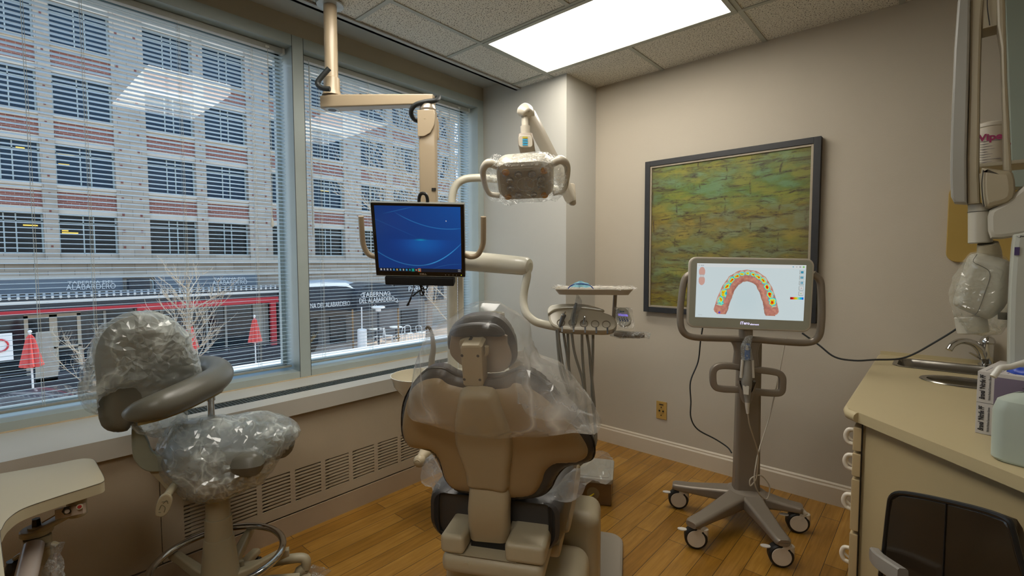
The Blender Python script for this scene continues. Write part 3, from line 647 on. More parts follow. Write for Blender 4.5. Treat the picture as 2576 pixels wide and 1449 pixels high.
# bare trees
MTW = mat('bare_twig', 'b5a48c', .8, 0, .2, 10.); MTD = mat('bare_branch', '8c7c6c', .85, 0, .2, 8.)
def tree(base, top, label, spread, seed, n1=13, lean=(0, 0), twigs=3, zig=.16, m_=None, kind='bare_tree', r0=.11):
    rd = random.Random(seed); base = Vector(base); H = top-base.z
    t = thing(kind, label, 'tree', base, 0, 'leafless street trees'); mt = MB(); mb = MB()
    pts = [Vector((lean[0]*k/8+rd.uniform(-.03, .03), lean[1]*k/8+rd.uniform(-.03, .03), H*k/8)) for k in range(9)]
    mt.tube(pts, [r0*(1-.1*k) for k in range(9)], 7, 2); mt.build('trunk', m_ or MTD, t)
    def br(p, d, ln, r, lv):
        ps = [p]; dd = d.normalized(); k = 4
        for i in range(k):
            dd = (dd+Vector((rd.uniform(-zig, zig), rd.uniform(-zig, zig), rd.uniform(-.05, zig)))).normalized(); ps.append(ps[-1]+dd*ln/k)
        mb.tube(ps, [r*(1-.17*i) for i in range(k+1)], 4 if lv else 5, cap=False)
        if lv > 0:
            for j in range(twigs+1):
                i = rd.randint(1, k); a = rd.uniform(0, 2*PI)
                nd = (dd + Vector((math.cos(a), math.sin(a), rd.uniform(0, .7)))*.75)
                br(ps[i], nd, ln*rd.uniform(.4, .65), r*.5, lv-1)
    for j in range(n1):
        f_ = .22+.74*j/n1; p = Vector((lean[0]*f_, lean[1]*f_, H*f_)); a = j*2.4+rd.uniform(-.4, .4)
        br(p, Vector((math.cos(a), math.sin(a), rd.uniform(.5, 1.1))), spread*(1.15-f_*.75), r0*.28, 2)
    mb.build('branches', MTW if m_ is None else m_, t, ang=180); return t
p = WX(478, 900, -20); tree((p.x, p.y, GZ), WX(470, 700, -20).z, 'leafless young tree behind the stool in front of the red restaurant frame', 1.9, 5, 16, twigs=4)
p = WX(215, 990, -21.5); tree((p.x, p.y, GZ), WX(200, 860, -21.5).z, 'small leafless sapling at the far left beside the stool back', 1.5, 9, 9, twigs=3, r0=.06)
p = WX(1075, 850, -19); tree((p.x, p.y, GZ), WX(1110, 130, -19).z, 'tall leafless tree filling the right window behind the monitor', 4.6, 12, 34, (0, 1.2), twigs=6, r0=.17, zig=.22)
p = WX(1150, 850, -12.5); tree((p.x, p.y, GZ), WX(1185, 430, -12.5).z, 'leafless tree at the right edge of the right window', 2.0, 21, 16, twigs=4, r0=.09)
# street furniture near the canopy
t = thing('bollard_lamp', 'white cylindrical bollard with a thin pole in front of the entrance canopy', 'bollard', GP(897, 875)+Vector((1.6, -.5, 0))); h = 1.
m = MB(); m.cyl((0, 0, 0), (0, 0, 1.25), .26, 16, bev=.04); m.build('bollard', MLET, t); m = MB(); m.cyl((0, 0, 1.2), (0, 0, 2.5), .035, 8); m.build('pole', MLET, t)
t = thing('street_lamp', 'dark street lamp post with a white ring head near the canopy', 'street lamp', GP(932, 868)+Vector((1.6, -.5, 0))); m = MB(); m.cyl((0, 0, 0), (0, 0, 2.2), .06, 10); m.build('post', MCH, t)
m = MB(); m.cyl((0, 0, 2.2), (0, 0, 2.35), .15, 14); m.torus((0, 0, 2.42), .34, .05, None, 20, 8); m.build('lamp_head', MLET, t)
def cafe_chair(p, rz, label):
    t = thing('cafe_chair', label, 'chair', p, rz, 'white cafe chairs on the pavement'); m = MB(); m.box((-.22, -.22, .43), (.22, .22, .47), .02); m.build('seat', MLET, t)
    m = MB(); m.tube([(-.2, .22, .45), (-.2, .28, .85), (0, .3, .92), (.2, .28, .85), (.2, .22, .45)], .025, 6, 3); m.build('backrest', MLET, t)
    for x in (-.2, .2):
        for y in (-.2, .2): m = MB(); m.cyl((x, y, 0), (x, y, .44), .02, 6); m.build('leg', MLET, t)
for i, (px, py, rz) in enumerate(((950, 868, 20), (975, 865, 140), (1000, 862, -60), (1022, 858, 80), (1045, 850, 200))):
    cafe_chair(GP(px, py), R(rz), ['white cafe chair nearest the bollard on the pavement', 'white cafe chair second from the bollard', 'white cafe chair in the middle of the pavement row', 'white cafe chair second from the right of the pavement row', 'white cafe chair at the right end of the pavement row'][i])
for i, (px, py) in enumerate(((962, 867), (1010, 860))):
    t = thing('cafe_table', ['round white cafe table beside the bollard end of the chairs', 'round white cafe table at the right end of the chairs'][i], 'table', GP(px, py)+Vector((-1.3, .3, 0)), 0, 'round white cafe tables')
    m = MB(); m.cyl((0, 0, .72), (0, 0, .76), .42, 20); m.build('table_top', MLET, t); m = MB(); m.cyl((0, 0, 0), (0, 0, .73), .04, 8); m.cyl((0, 0, 0), (0, 0, .04), .25, 14); m.build('pedestal', MCH, t)
t = thing('planter_tub', 'low planter tub with a small dry shrub at the lower left of the right window', 'planter', GP(795, 893))
m = MB(); m.lathe([(.25, 0), (.45, .45), (.42, .45), (.40, .40)], seg=16); m.build('tub', mat('tub', '4a4038', .8), t)
m = MB(); rd = random.Random(4)
for k in range(40): a = rd.uniform(0, 6.28); l = rd.uniform(.3, .7); m.tube([(0, 0, .4), (math.cos(a)*l*.3, math.sin(a)*l*.3, .4+l*.5), (math.cos(a)*l*.7, math.sin(a)*l*.7, .4+l)], .012, 4)
m.build('shrub', mat('dry_shrub', '8a7040', .8), t)
t = thing('traffic_sign', 'white traffic sign board on a post at the left edge of the left window', 'sign', WX(2, 875, -15)); 
m = MB(); m.box((-.02, -.28, -.28), (.02, .18, .30)); m.build('plate', MLET, t, smooth=False)
m = MB(); m.torus((.03, -.02, .05), .13, .018, Matrix.Rotation(R(90), 3, 'Y'), 20, 6); m.build('ring_mark', MRED, t)
m = MB(); m.cyl((-.05, -.1, -.3), (-.05, -.1, GZ-WX(2, 875, -15).z), .04, 8); m.build('post', mat('sign_post', '3a3236', .6), t)
def pix(o, y, px, py):
    """point where the sight line through (px,py) meets the local plane y=const of thing o, in o's local coordinates"""
    M = Mw(o); n = M.to_3x3() @ Y_; w = WP(px, py, M @ Vector((0, y, 0)), n); return M.inverted() @ w
def outl(o, pts, y=0.): return [(lambda q: (q.x, q.z))(pix(o, y, *p)) for p in pts]
def pixp(o, org, u, v, px, py):
    M = Mw(o); u = Vector(u).normalized(); v = Vector(v).normalized(); n = M.to_3x3() @ u.cross(v)
    w = M.inverted() @ WP(px, py, M @ Vector(org), n) - Vector(org); return (w.dot(u), w.dot(v))
def film(name, M_shape, mats, parent, amp=.012, sc=9., sub=3, holes=None, seed=0):
    pass
def crumple(m, amp, sc, seed=0., ridge=1.):
    """displace the vertices of builder m along their normals with ridged noise"""
    m.bm.normal_update(); s_ = Vector((seed*3.1, seed*1.7, seed*.9))
    D = []
    for v in m.bm.verts:
        p = v.co*sc + s_
        n1 = 1-abs(noise.noise(p)*2); n2 = 1-abs(noise.noise(p*2.3+Vector((5, 1, 2)))*2); n3 = noise.noise(p*.6)
        D.append((v, v.normal*(amp*(.55*n1*ridge+.3*n2*ridge+.7*n3-.25))))
    for v, d in D: v.co += d
    return m
def grid_sheet(m, F, nu, nv):
    """surface F(u,v)->point on a grid"""
    g = [[m.bm.verts.new(F(i/nu, j/nv)) for j in range(nv+1)] for i in range(nu+1)]
    for i in range(nu):
        for j in range(nv): m.bm.faces.new((g[i][j], g[i+1][j], g[i+1][j+1], g[i][j+1]))
    return m
# ================================================================ MONITOR ON CEILING ARM
MBG = mat('beige_enamel', 'a5947a', .38, .05, .03, 10., coat=.2)
MIV = mat('ivory_plastic', 'c9c5b4', .32, 0, .03, 8., coat=.3)
MIV2 = mat('warm_ivory_plastic', 'bdb29c', .38, 0, .03, 8., .08, 500)
MCR = mat('chrome', 'c8c8c8', .08, 1., .02)
MBK = mat('black_plastic', '121212', .38, 0, .2, 20.)
MRB = mat('black_rubber_hose', '1c2020', .55, 0, .1, 30.)
pole = Vector((-2.25, 1.222, 0)); aend = WZ(1076, 252, 2.085)
t = thing('pole_mount', 'beige ceiling mounted arm with vertical pole holding the blue screen monitor', 'monitor arm', (pole.x, pole.y, 0))
O = Vector((pole.x, pole.y, 0)); e = aend-O; ed = Vector((e.x, e.y, 0)).normalized(); en = Vector((-ed.y, ed.x, 0)); E_ = Vector((e.x, e.y, 0))
m = MB(); m.cyl((0, 0, 2.12), (0, 0, 2.566), .031, 28); m.build('pole', MBG, t)
m = MB(); m.lathe([(.062, 2.554), (.064, 2.560), (.060, 2.566), (.03, 2.566)], seg=32); m.build('ceiling_rosette', mat('rosette', 'a8aca8', .3, .3), t)
m = MB(); m.lathe([(.031, 2.215), (.038, 2.21), (.038, 2.15), (.045, 2.135), (.046, 2.128), (.0, 2.128)], seg=28); m.build('collar', MBG, t)
m = MB()
prof = rrect(.068, .060, .008, 3)
def sect(c, s1, s2): return [c + en*(x*s1) + Z_*(z*s2) for x, z in prof]
m.skin([m.ring(sect(-ed*.045+Z_*2.093, .9, 1)), m.ring(sect(Z_*2.093, 1.15, 1.05)), m.ring(sect(E_+Z_*2.083, .8, .80)), m.ring(sect(E_+ed*.03+Z_*2.083, .7, .76))])
m.build('arm', MBG, t)
m = MB(); m.lathe([(.0, 2.0595), (.026, 2.0595), (.034, 2.062), (.034, 2.066), (0, 2.066)], seg=24); m.build('pivot_cap', mat('pivot_cap', 'b0b4b0', .3, .3), t); 
m = MB(); m.cyl((0, 0, 2.0585), (0, 0, 2.061), .020, 20); plab(m.build('pivot_hole', MBK, t), 'dark centre of the pivot cap')
m = MB(); m.lathe([(.034, 2.02), (.04, 2.025), (.036, 2.033), (.04, 2.04), (.036, 2.05), (.036, 2.06)], E_, seg=24); m.build('swivel_ring', mat('satin_ring', 'a89e90', .3, .6), t)
mloc = Vector((-1.752, 1.352, 1.4127)); MR = (R(17.3), R(1.35), R(40.9))
# vertical drop column: rectangular extrusion turned to the viewer
cy = math.atan2(ed.y, ed.x); cu = Vector((math.cos(R(41)), math.sin(R(41)), 0)); cv = Vector((-cu.y, cu.x, 0))
m = MB(); cp = rrect(.080, .062, .008, 3)
m.skin([m.ring([E_+cu*x+cv*z+Z_*zz for x, z in cp]) for zz in (2.03, 1.36)]); m.build('drop_column', MBG, t)
m = MB(); kn = [(.042, .0), (.042, -.105)]+[(.042*math.cos(R(a_)), -.105-.030*math.sin(R(a_))) for a_ in range(10, 180, 10)]+[(-.042, -.105), (-.042, .0), (-.03, .012), (.03, .012)]
kn = [(-.042, .01), (.036, .01), (.042, -.02), (.036, -.06), (.018, -.095), (-.012, -.112), (-.042, -.112)]
m.prism(kn, E_-cv*.031+Z_*2.018, cu, Z_, .010, .002); m.cyl(E_-cv*.041+Z_*1.99-cu*.008, E_-cv*.0425+Z_*1.99-cu*.008, .004, 10)
m.prism([(-.03, .0), (.042, 0), (.048, -.03), (.048, -.10), (.03, -.12), (-.03, -.12)], E_+cv*.032+Z_*2.012, cu, Z_, .012, .002); m.build('knuckle_cover', MBG, t)
m = MB(); m.box(E_+Vector((-.012, -.012, 1.60)), E_+Vector((.012, .012, 1.612)), M=None); 
m = MB(); m.skin([m.ring([E_+cu*(x*.26+.030)-cv*.033+cv*z*.1+Z_*zz for x, z in cp]) for zz in (1.655, 1.667)]); m.build('clip', MBK, t)
b0 = E_+Z_*1.44; b1 = mloc-O+Vector((0, 0, .02))
m = MB(); m.tube([b0, b1+(b0-b1)*.22], .5, 8, sq=(.05, .07)); m.build('bracket', MBK, t)
m = MB(); hp = [(828, 172), (812, 190), (800, 205), (800, 214), (812, 222), (830, 224)]
pts = [WD(x, y, 2.28-.0*i)-O for i, (x, y) in enumerate(hp)]; pts = pts+[WD(862, 225, 2.26)-O+Vector((0, 0, 0))]
m.tube(pts[:-1], .012, 10, 5); m.build('cable_hose', MRB, t); m = MB()
hp2 = [(1085, 247), (1103, 243), (1098, 252), (1070, 256), (1045, 264), (1034, 280), (1040, 298), (1056, 306)]
m.tube([WD(x, y, [2.36, 2.34, 2.28, 2.27, 2.28, 2.30, 2.34, 2.37][i])-O for i, (x, y) in enumerate(hp2)], .011, 10, 5)
m.build('cable_hose', MRB, t)
t = thing('monitor', 'black framed flat monitor showing a blue desktop with side handles', 'monitor', mloc, 0, rot=None)
t.rotation_euler = eulM(MR[2], MR[0], MR[1]).to_euler()
m = MB(); m.prism(rrect(.410, .337, .006), (0, .035, 0), X_, Z_, .035, .003); m.prism(rrect(.33, .25, .03), (0, .062, 0), X_, Z_, .028, .006)
cs = m.build('casing', mat('black_gloss_bezel', '0d0d0e', .25, 0, .2, 30., coat=.3), t)
m = MB(); m.box((-.205, -.001, .1665), (.205, .034, .1690), .001); m.box((-.205, -.0015, -.1690), (.205, .02, -.1665), .001); plab(m.build('silver_edge', mat('silver_trim', '8a8c86', .35, .5), t), 'thin silver rim of the bezel')
# screen: colour grid with the wallpaper and taskbar
NX, NY = 220, 176; SW, SH = .3775, .302; SC = (0, -.0006, .0045)
def arc(u, v, P, w):
    return 0
def dell_col(u, v):
    # u right 0..1, v down 0..1
    base = np.stack([0*u+.002, .045+.05*np.clip(u-.2, 0, 1)*(1-v)*1.2, .22+.20*(1-v)*np.clip(u, 0, 1)+.03*v], -1)
    base[..., 1] += .07*np.exp(-((u-.55)/.22)**2-((v-.56)/.16)**2*np.where(v < .5, 12, 1)); base[..., 2] += .22*np.exp(-((u-.55)/.25)**2-((v-.56)/.16)**2*np.where(v < .5, 12, 1))
    base[..., 1] += .25*np.exp(-((u-.52)/.05)**2-((v-.50)/.012)**2); base[..., 2] += .2*np.exp(-((u-.52)/.05)**2-((v-.50)/.012)**2)
    def line(f, w, s, lo, hi):
        yv = f(u); g_ = np.exp(-((v-yv)/w)**2)*s*np.clip((u-lo)/.12, 0, 1)*np.clip((hi-u)/.12, 0, 1)
        base[..., 0] += .05*g_; base[..., 1] += .35*g_; base[..., 2] += .6*g_
    line(lambda x: .90-1.25*(x-.47)**2*np.where(x < .47, .75, 1), .007, .45, -.15, 1.1)
    line(lambda x: .90-1.25*(x-.47)**2, .006, .8, .55, 1.)
    line(lambda x: .33-.62*(x-.85)**2+0*x, .005, .5, .22, 1.05)
    line(lambda x: .10+(-.08)+.30*(.42-x)**1*1.0, .004, .35, .08, .48)
    line(lambda x: .20+.55*x, .004, .16, -.1, .5)
    line(lambda x: .98-.9*(x-.6)*1.0*(1.3-x), .004, .2, .6, 1.05)
    tb = v > .945
    base[tb] = (.004, .012, .03)
    cols = [(.6, .6, .6), (.5, .5, .5), (.5, .5, .5), (.5, .5, .5), (.05, .3, .7), (.7, .5, .1), (.1, .4, .6), (.6, .6, .5), (.05, .4, .7), (0, .45, .4), (0, .5, .4), (.6, .3, .2), (0, .5, .4)]
    for i, c_ in enumerate(cols):
        a = .018+i*.0385
        if i in (10, 12): base[(u > a-.008) & (u < a+.026) & (v > .948)] = (.0, .15, .12) if i == 10 else (.6, .14, .05)
        base[(u > a) & (u < a+.016) & (v > .958) & (v < .985)] = c_
    for k in (0, 1): base[(u > .955) & (u < .988) & (v > .954+k*.02) & (v < .964+k*.02)] = (.35, .35, .35)
    base[(abs(u-.83) < .004) & (abs(v-.21) < .006)] = (.8, .8, .8)
    return base
def col_grid(name, nx, ny, w, h, c, fn, matl, parent, th=.0):
    me = bpy.data.meshes.new(name); U, V = np.meshgrid(np.linspace(0, 1, nx+1), np.linspace(0, 1, ny+1))
    co_ = np.stack([c[0]+(U-.5)*w, 0*U+c[1], c[2]+(.5-V)*h], -1).reshape(-1, 3)
    I = np.arange(ny)[:, None]*(nx+1)+np.arange(nx)[None, :]
    F = np.stack([I, I+nx+1, I+nx+2, I+1], -1).reshape(-1, 4)
    me.from_pydata(co_.tolist(), [], F.tolist()); cols = np.clip(fn(U, V).reshape(-1, 3), 0, 1)
    a = me.color_attributes.new('Col', 'FLOAT_COLOR', 'POINT'); a.data.foreach_set('color', np.concatenate([cols, np.ones((len(cols), 1))], 1).astype(np.float32).ravel())
    me.materials.append(matl); ob = bpy.data.objects.new(name, me); C.objects.link(ob); ob.parent = parent; return ob
col_grid('screen', NX, NY, SW, SH, SC, dell_col, vcol_mat('blue_desktop_screen', .62, .15), t)
m = MB(); m.text('DELL', .0105, (.012, -.0008, -.1575), X_, Z_, .0003, sx=1.35, bold=.0004)
for x in (.115, .13, .149, .165): m.boxc((x, -.0006, -.159), (.003, .0006, .003))
m.build('lettering', mat('silver_letters', 'b0b0ac', .3, .6), t, smooth=False)
m = MB(); m.cyl((.187, -.0012, -.159), (.187, 0, -.159), .0022, 10); m.build('power_light', mat('amber_led', 'c0c020', .4, emis='c8d020', estr=.8), t)
for sx_, pp in ((-1, [(908, 544), (911, 590), (914, 615), (924, 636), (940, 645), (962, 648)]), (1, [(1216, 545), (1216, 590), (1214, 618), (1202, 640), (1186, 646), (1172, 642), (1150, 632)])):
    m = MB(); m.tube([pix(t, .035, *p) for p in pp], .0125, 14, 6); m.build('handle', MBG, t)
m = MB(); m.box((-.166, -.006, -.213), (.153, .055, -.172), .006); plab(m.build('sound_bar', mat('speaker_cloth', '0b0b0b', .7, 0, .5, 300., .4, 900), t), 'slim black sound bar clipped under the screen'); 
m = MB(); m.tube([(.003, .03, .165), (.004, .032, .185), (.010, .034, .201), (.022, .035, .206), (.034, .034, .201), (.040, .032, .185), (.041, .03, .165)], .0075, 8, 3); m.build('cable_clip', MBK, t)
m = MB(); a = pix(t, .03, 1040, 716); 
m.tube([pix(t, .03, *p) for p in ((1042, 712), (1038, 735), (1032, 752), (1028, 768))], .0022, 6, 4); m.tube([pix(t, .03, *p) for p in ((1034, 748), (1030, 758), (1024, 769))], .0045, 6)
m.tube([pix(t, .02, *p) for p in ((1058, 712), (1060, 725), (1056, 738), (1064, 743), (1066, 726), (1056, 716), (1062, 735), (1066, 742), (1060, 726), (1072, 728), (1078, 714))], .0028, 6, 4)
m.tube([pix(t, .02, *p) for p in ((1056, 730), (1046, 738), (1038, 745))], .004, 6, 3)
plab(m.build('cables', MBK, t), 'loose black cables hanging under the screen')
# ================================================================ DENTAL UNIT (post, bowl, cup holder, arms)
UD = 2.42
pu = WD(1146, 700, UD)
t = thing('dental_unit', 'ivory dental unit with twin posts, spittoon bowl and cup filler behind the chair headrest', 'dental unit', (pu.x, pu.y, 0), R(36))
m = MB(); a = pix(t, 0, 1137, 700); b_ = pix(t, .03, 1159, 700)
m.cyl((a.x, 0, .5), (a.x, 0, 1.60), .026, 24); m.build('lamp_post', MIV, t)
m = MB(); m.tube([(b_.x, .03, .5), (b_.x, .03, 1.34)], .5, 16, sq=(.054, .06)); m.build('unit_post', MIV, t)
m = MB()
m.prism(rrect(.34, .24, .08, 6), (.10, .02, .02), X_, Y_, .76, .03); m.build('pedestal', MIV, t)
bw = pix(t, -.12, 1062, 946)
m = MB(); m.lathe([(.0, bw.z-.115), (.05, bw.z-.112), (.10, bw.z-.085), (.135, bw.z-.04), (.148, bw.z+.0), (.152, bw.z+.008), (.146, bw.z+.008), (.14, bw.z-.005), (.125, bw.z-.045), (.08, bw.z-.085), (.0, bw.z-.1)], (bw.x, -.12, 0), seg=36)
m.cyl((bw.x, -.12, bw.z-.115), (bw.x+.06, -.08, bw.z-.28), .045, 16); m.build('spittoon_bowl', mat('cream_bowl', 'cfc6ae', .15, 0, .02, 5., coat=.6), t)
m = MB(); m.tube([pix(t, -.05, *p) for p in ((1084, 960), (1086, 905), (1090, 880), (1088, 850), (1083, 830), (1076, 822), (1071, 828))], [.017, .016, .014, .011, .008, .006, .006], 10, 4); m.build('cup_filler_spout', mat('dark_beige', '6e6250', .35), t)
cc = pix(t, .02, 1240, 820)
m = MB(); m.lathe([(0, .72), (.056, .72), (.058, .80), (.060, cc.z+.06), (.058, cc.z+.068), (.050, cc.z+.069), (.048, cc.z+.05), (0, cc.z+.045)], (cc.x, .02, 0), seg=32); m.build('cup_holder', MIV, t)
m = MB(); m.tube([pix(t, -.035, *p) for p in ((1268, 800), (1274, 815), (1282, 830))], .5, 10, sq=(.024, .05)); plab(m.build('holder_strap', mat('dark_strap', '34322c', .6, 0, .3, 80.), t), 'dark strap holder on the side of the cup holder')
# delivery arm
Ow = Mw(t)
def W2(o, p): return Mw(o).inverted() @ Vector(p)
A0 = W2(t, WD(1160, 655, 2.40)); A1 = W2(t, WD(1326, 670, 2.20))
m = MB(); dirv = (A1-A0).normalized(); m.tube([A0, A0+(A1-A0)*.88, A1+(A0-A1)*.115, A1-dirv*.0, A1+dirv*.012, A1+dirv*.018], [.050, .043, .043, .041, .034, .018], 28); m.build('swing_arm', MIV, t)
m = MB(); m.tube([W2(t, WD(x, y, d)) for x, y, d in ((1326, 680, 2.2), (1325, 700, 2.2), (1318, 735, 2.2), (1317, 765, 2.19), (1325, 790, 2.17), (1345, 808, 2.16), (1370, 816, 2.16), (1398, 822, 2.16))], .0185, 18, 6); m.build('drop_arm', MIV, t)
# ---------------------------------------------------------------- dental lamp
LO = WD(1322, 455, 2.02)
t = thing('dental_lamp', 'plastic wrapped dental operating lamp with eight clear and four amber lenses on a jointed arm', 'dental lamp', LO, 0)
t.rotation_euler = eulM(R(41), R(50), R(-3)).to_euler()
MLH = mat('lamp_housing', 'c9c1b0', .3, 0, .03, 10., coat=.3)
m = MB(); m.prism(rrect(.238, .20, .055, 6), (0, .05, .008), X_, Z_, .062, .014); m.build('lamp_head', MLH, t)
m = MB(); m.prism(rrect(.212, .168, .045, 6), (0, -.010, -.002), X_, Z_, .006, .002); m.build('reflector_plate', mat('lamp_face', 'a59a88', .3, .2, .06, 60.), t)
ML = mat('clear_lens', '9a9ca0', .08, .7, .15, 60.); MA = mat('amber_lens', 'b57a10', .15, .2, .15, 60.)
lens = [(-.028, .050, 0), (.028, .050, 0), (-.064, .022, 0), (.064, .022, 0), (-.064, -.020, 0), (.064, -.020, 0), (-.032, -.062, 0), (.032, -.062, 0), (-.078, .064, 1), (.078, .064, 1), (-.078, -.068, 1), (.078, -.068, 1)]
for x, z, k in lens:
    m = MB(); m.lathe([(.0155, 0), (.0155, .004), (.012, .006), (.004, .0035), (0, .003)], (x, -.0165, z), Matrix.Rotation(R(90), 3, 'X'), 18); plab(m.build('lens', MA if k else ML, t), 'amber lens' if k else 'clear faceted lens')
m = MB(); m.torus((0, -.017, -.004), .036, .001, Matrix.Rotation(R(90), 3, 'X'), 30, 5); m.build('centre_ring', MLH, t)
for s_ in (-1, 1):
    m = MB(); m.tube([(s_*.112, .0, .085), (s_*.145, .0, .10), (s_*.170, .0, .07), (s_*.172, .0, .0), (s_*.158, .0, -.06), (s_*.115, .0, -.075)], [.016, .018, .014, .011, .011, .012], 12, 6); m.build('handle', MLH, t)
inv = lambda p: W2(t, p)
nk = WD(1322, 290, 2.10)
m = MB(); m.tube([inv(WD(1320, 292, 2.10)), inv(WD(1322, 335, 2.09))], .0155, 18); m.tube([inv(WD(1321, 318, 2.09)), inv(WD(1322, 338, 2.09))], .021, 18); m.build('neck', MLH, t)
m = MB()
fr_ = [inv(WD(x, y, d)) for x, y, d in ((1322, 340, 2.07), (1323, 358, 2.06), (1326, 375, 2.07), (1330, 395, 2.10), (1332, 415, 2.11))]
m.tube(fr_, [.9, 1.05, 1.0, 1., 1.], 16, 4, sq=(.066, .035)); m.build('yoke', mat('yoke_taupe', '8e806e', .35, 0, .04, 10.), t)
m = MB(); 
m = MB(); c0 = WD(1322, 354, 2.03); 
kp = thing  # keypad strip
up = (WD(1322, 340, 2.036)-WD(1324, 374, 2.036)).normalized(); ri = (WD(1345, 355, 2.036)-WD(1300, 355, 2.036)).normalized()
inv3 = Mw(t).inverted().to_3x3()
m.prism(rrect(.058, .05, .012), inv(WD(1322, 356, 2.04)), inv3@ri, inv3@up, .006, .002); pan = m.build('control_panel', MLH, t)
for k, (yy_, c_) in enumerate(((346, 'c0b020'), (352, '2a9cc8'), (358, '2a9cc8'), (364, '2a9cc8'))):
    m = MB(); m.prism(rrect(.022, .0065, .001, 2), inv(WD(1321, yy_, 2.0315)), inv3@ri, inv3@up, .0006); m.prism(rrect(.0035, .0035, .001, 2), inv(WD(1321, yy_, 2.030)), inv3@ri, inv3@up, .0006); m.build('button', mat('btn'+c_, c_, .5), pan)
m = MB()
m.tube([inv(WD(1316, 280, 2.11)), inv(WD(1332, 290, 2.12)), inv(WD(1358, 340, 2.15)), inv(WD(1405, 430, 2.22)), inv(WD(1434, 498, 2.26)), inv(WD(1438, 508, 2.26))], [.8, 1, 1, .95, .9, .7], 16, sq=(.046, .055)); m.build('balance_arm', MLH, t)
m = MB(); m.tube([inv(WD(1311, 291, 2.09)), inv(WD(1314, 284, 2.09)), inv(WD(1322, 278, 2.095)), inv(WD(1330, 283, 2.105)), inv(WD(1334, 291, 2.115))], [.55, .9, 1.0, .95, .8], 20, 8, sq=(.052, .052)); m.build('elbow_cover', MLH, t)
m = MB(); m.prism(rrect(.036, .105, .014), inv(WD(1438, 490, 2.30)), inv3@ri, inv3@up, .02, .004); m.build('end_plate', MLH, t)
pa = WD(1136, 520, 2.41)
m = MB(); m.tube([inv(WD(x, y, d)) for x, y, d in ((1136, 560, 2.42), (1136, 520, 2.42), (1138, 492, 2.42), (1147, 466, 2.42), (1166, 452, 2.42), (1190, 448, 2.42), (1230, 449, 2.41), (1330, 462, 2.38), (1435, 486, 2.34))], .0195, 18, 6); m.build('post_arm', MIV, t)
# plastic sleeve round the lamp head
MF = film_mat('clear_film_lamp', .09, .5, 34., 'e4e6e2')
m = MB(); g = bmesh.ops.create_icosphere(m.bm, subdivisions=5, radius=1)
for v in m.bm.verts:
    x, y, z = v.co; e = .55; f_ = lambda a: math.copysign(abs(a)**e, a); v.co = Vector((f_(x)*.175, f_(y)*.050+.012, f_(z)*.112+.006*math.sin(9*x)))
crumple(m, .012, 22, 1); plab(m.build('plastic_sleeve', MF, t, ang=180), 'clear crumpled plastic sleeve over the lamp head')
# ---------------------------------------------------------------- delivery head
DO = WD(1465, 808, 2.15)
t = thing('delivery_head', 'ivory dental delivery head with handpiece holders and hanging hoses', 'instrument holder', DO, 0)
t.rotation_euler = eulM(R(33), R(-38), 0).to_euler()
top_ = [(1380, 805), (1378, 790), (1388, 780), (1425, 775), (1470, 776), (1495, 782), (1515, 790), (1540, 800), (1551, 815), (1548, 830), (1530, 838), (1480, 838), (1420, 835), (1395, 828), (1384, 818)]
m = MB(); m.prism(smooth_poly(outl(t, top_), 4), (0, .022, 0), X_, Z_, .045, .010); m.build('body', mat('delivery_head_ivory', 'c2bba8', .35, 0, .03, 8., coat=.2), t)
m = MB(); back = [(1380, 800), (1379, 788), (1390, 778), (1425, 775), (1470, 776), (1500, 783), (1520, 791), (1500, 790), (1470, 786), (1425, 785), (1395, 790)]
m.prism(smooth_poly(outl(t, back), 3), (0, -.015, 0), X_, Z_, .022, .004); m.build('rear_ridge', MIV, t)
MHK = mat('holder_recess', '8c8270', .4); MHD = mat('handpiece_grey', '6a6c6c', .3, .4); MHS = mat('grey_hose', '8c8c84', .5, 0, .05, 20.)
hx = [(1411, 812), (1440, 812), (1469, 814), (1497, 815), (1525, 816)]
for i, (x, y) in enumerate(hx):
    c0 = pix(t, -.023, x, y)
    m = MB(); m.lathe([(.0185, 0), (.0185, .002), (.0165, .003), (.012, -.003), (.009, -.006), (0, -.006)], c0, Matrix.Rotation(R(90), 3, 'X'), 22); m.build('holder_cup', MHK, t)
    c1 = pix(t, -.0235, x+3, y+14); m = MB(); m.boxc(c1+Vector((0, .0, -.004)), (.007, .004, .030)); m.build('holder_slot', MBK, t)
for n_, (name, pts_, rr) in enumerate((('air_water_syringe', ((1408, 822), (1413, 806), (1418, 794), (1420, 790)), (.006, .009, .011, .008)), ('suction_tip', ((1441, 828), (1443, 800), (1447, 775), (1450, 762)), (.008, .007, .006, .005)), ('handpiece_coupling', ((1469, 824), (1470, 810), (1471, 800), (1471, 795)), (.008, .0075, .005, .003)))):
    h0 = WD(*pts_[0], 2.12)
    tt = thing(name, ['grey air water syringe in the leftmost holder of the delivery head', 'plastic sleeved grey instrument standing tallest in the second holder', 'small chrome handpiece coupling in the middle holder'][n_], 'instrument', h0, 0, None)
    m = MB(); m.tube([WD(*p, 2.12)-h0 for p in pts_], list(rr), 12, 4); m.build('body', [MHD, MHD, MCR][n_], tt)
    if n_ == 0: m = MB(); m.sphere(WD(1414, 793, 2.105)-h0, .005, seg=10); m.tube([WD(1418, 793, 2.12)-h0, WD(1423, 784, 2.12)-h0], .004, 8); m.build('tip', MCR, tt)
    if n_ == 1:
        m = MB(); m.tube([WD(*p, 2.12)-h0 for p in ((1440, 825), (1446, 790), (1455, 765), (1454, 752), (1450, 735))], [.014, .017, .016, .012, .001], 12, 5); crumple(m, .003, 60, 2)
        m.build('plastic_sleeve', film_mat('clear_film_small', .2, .5, 60., 'e4e6e2'), tt, ang=180)
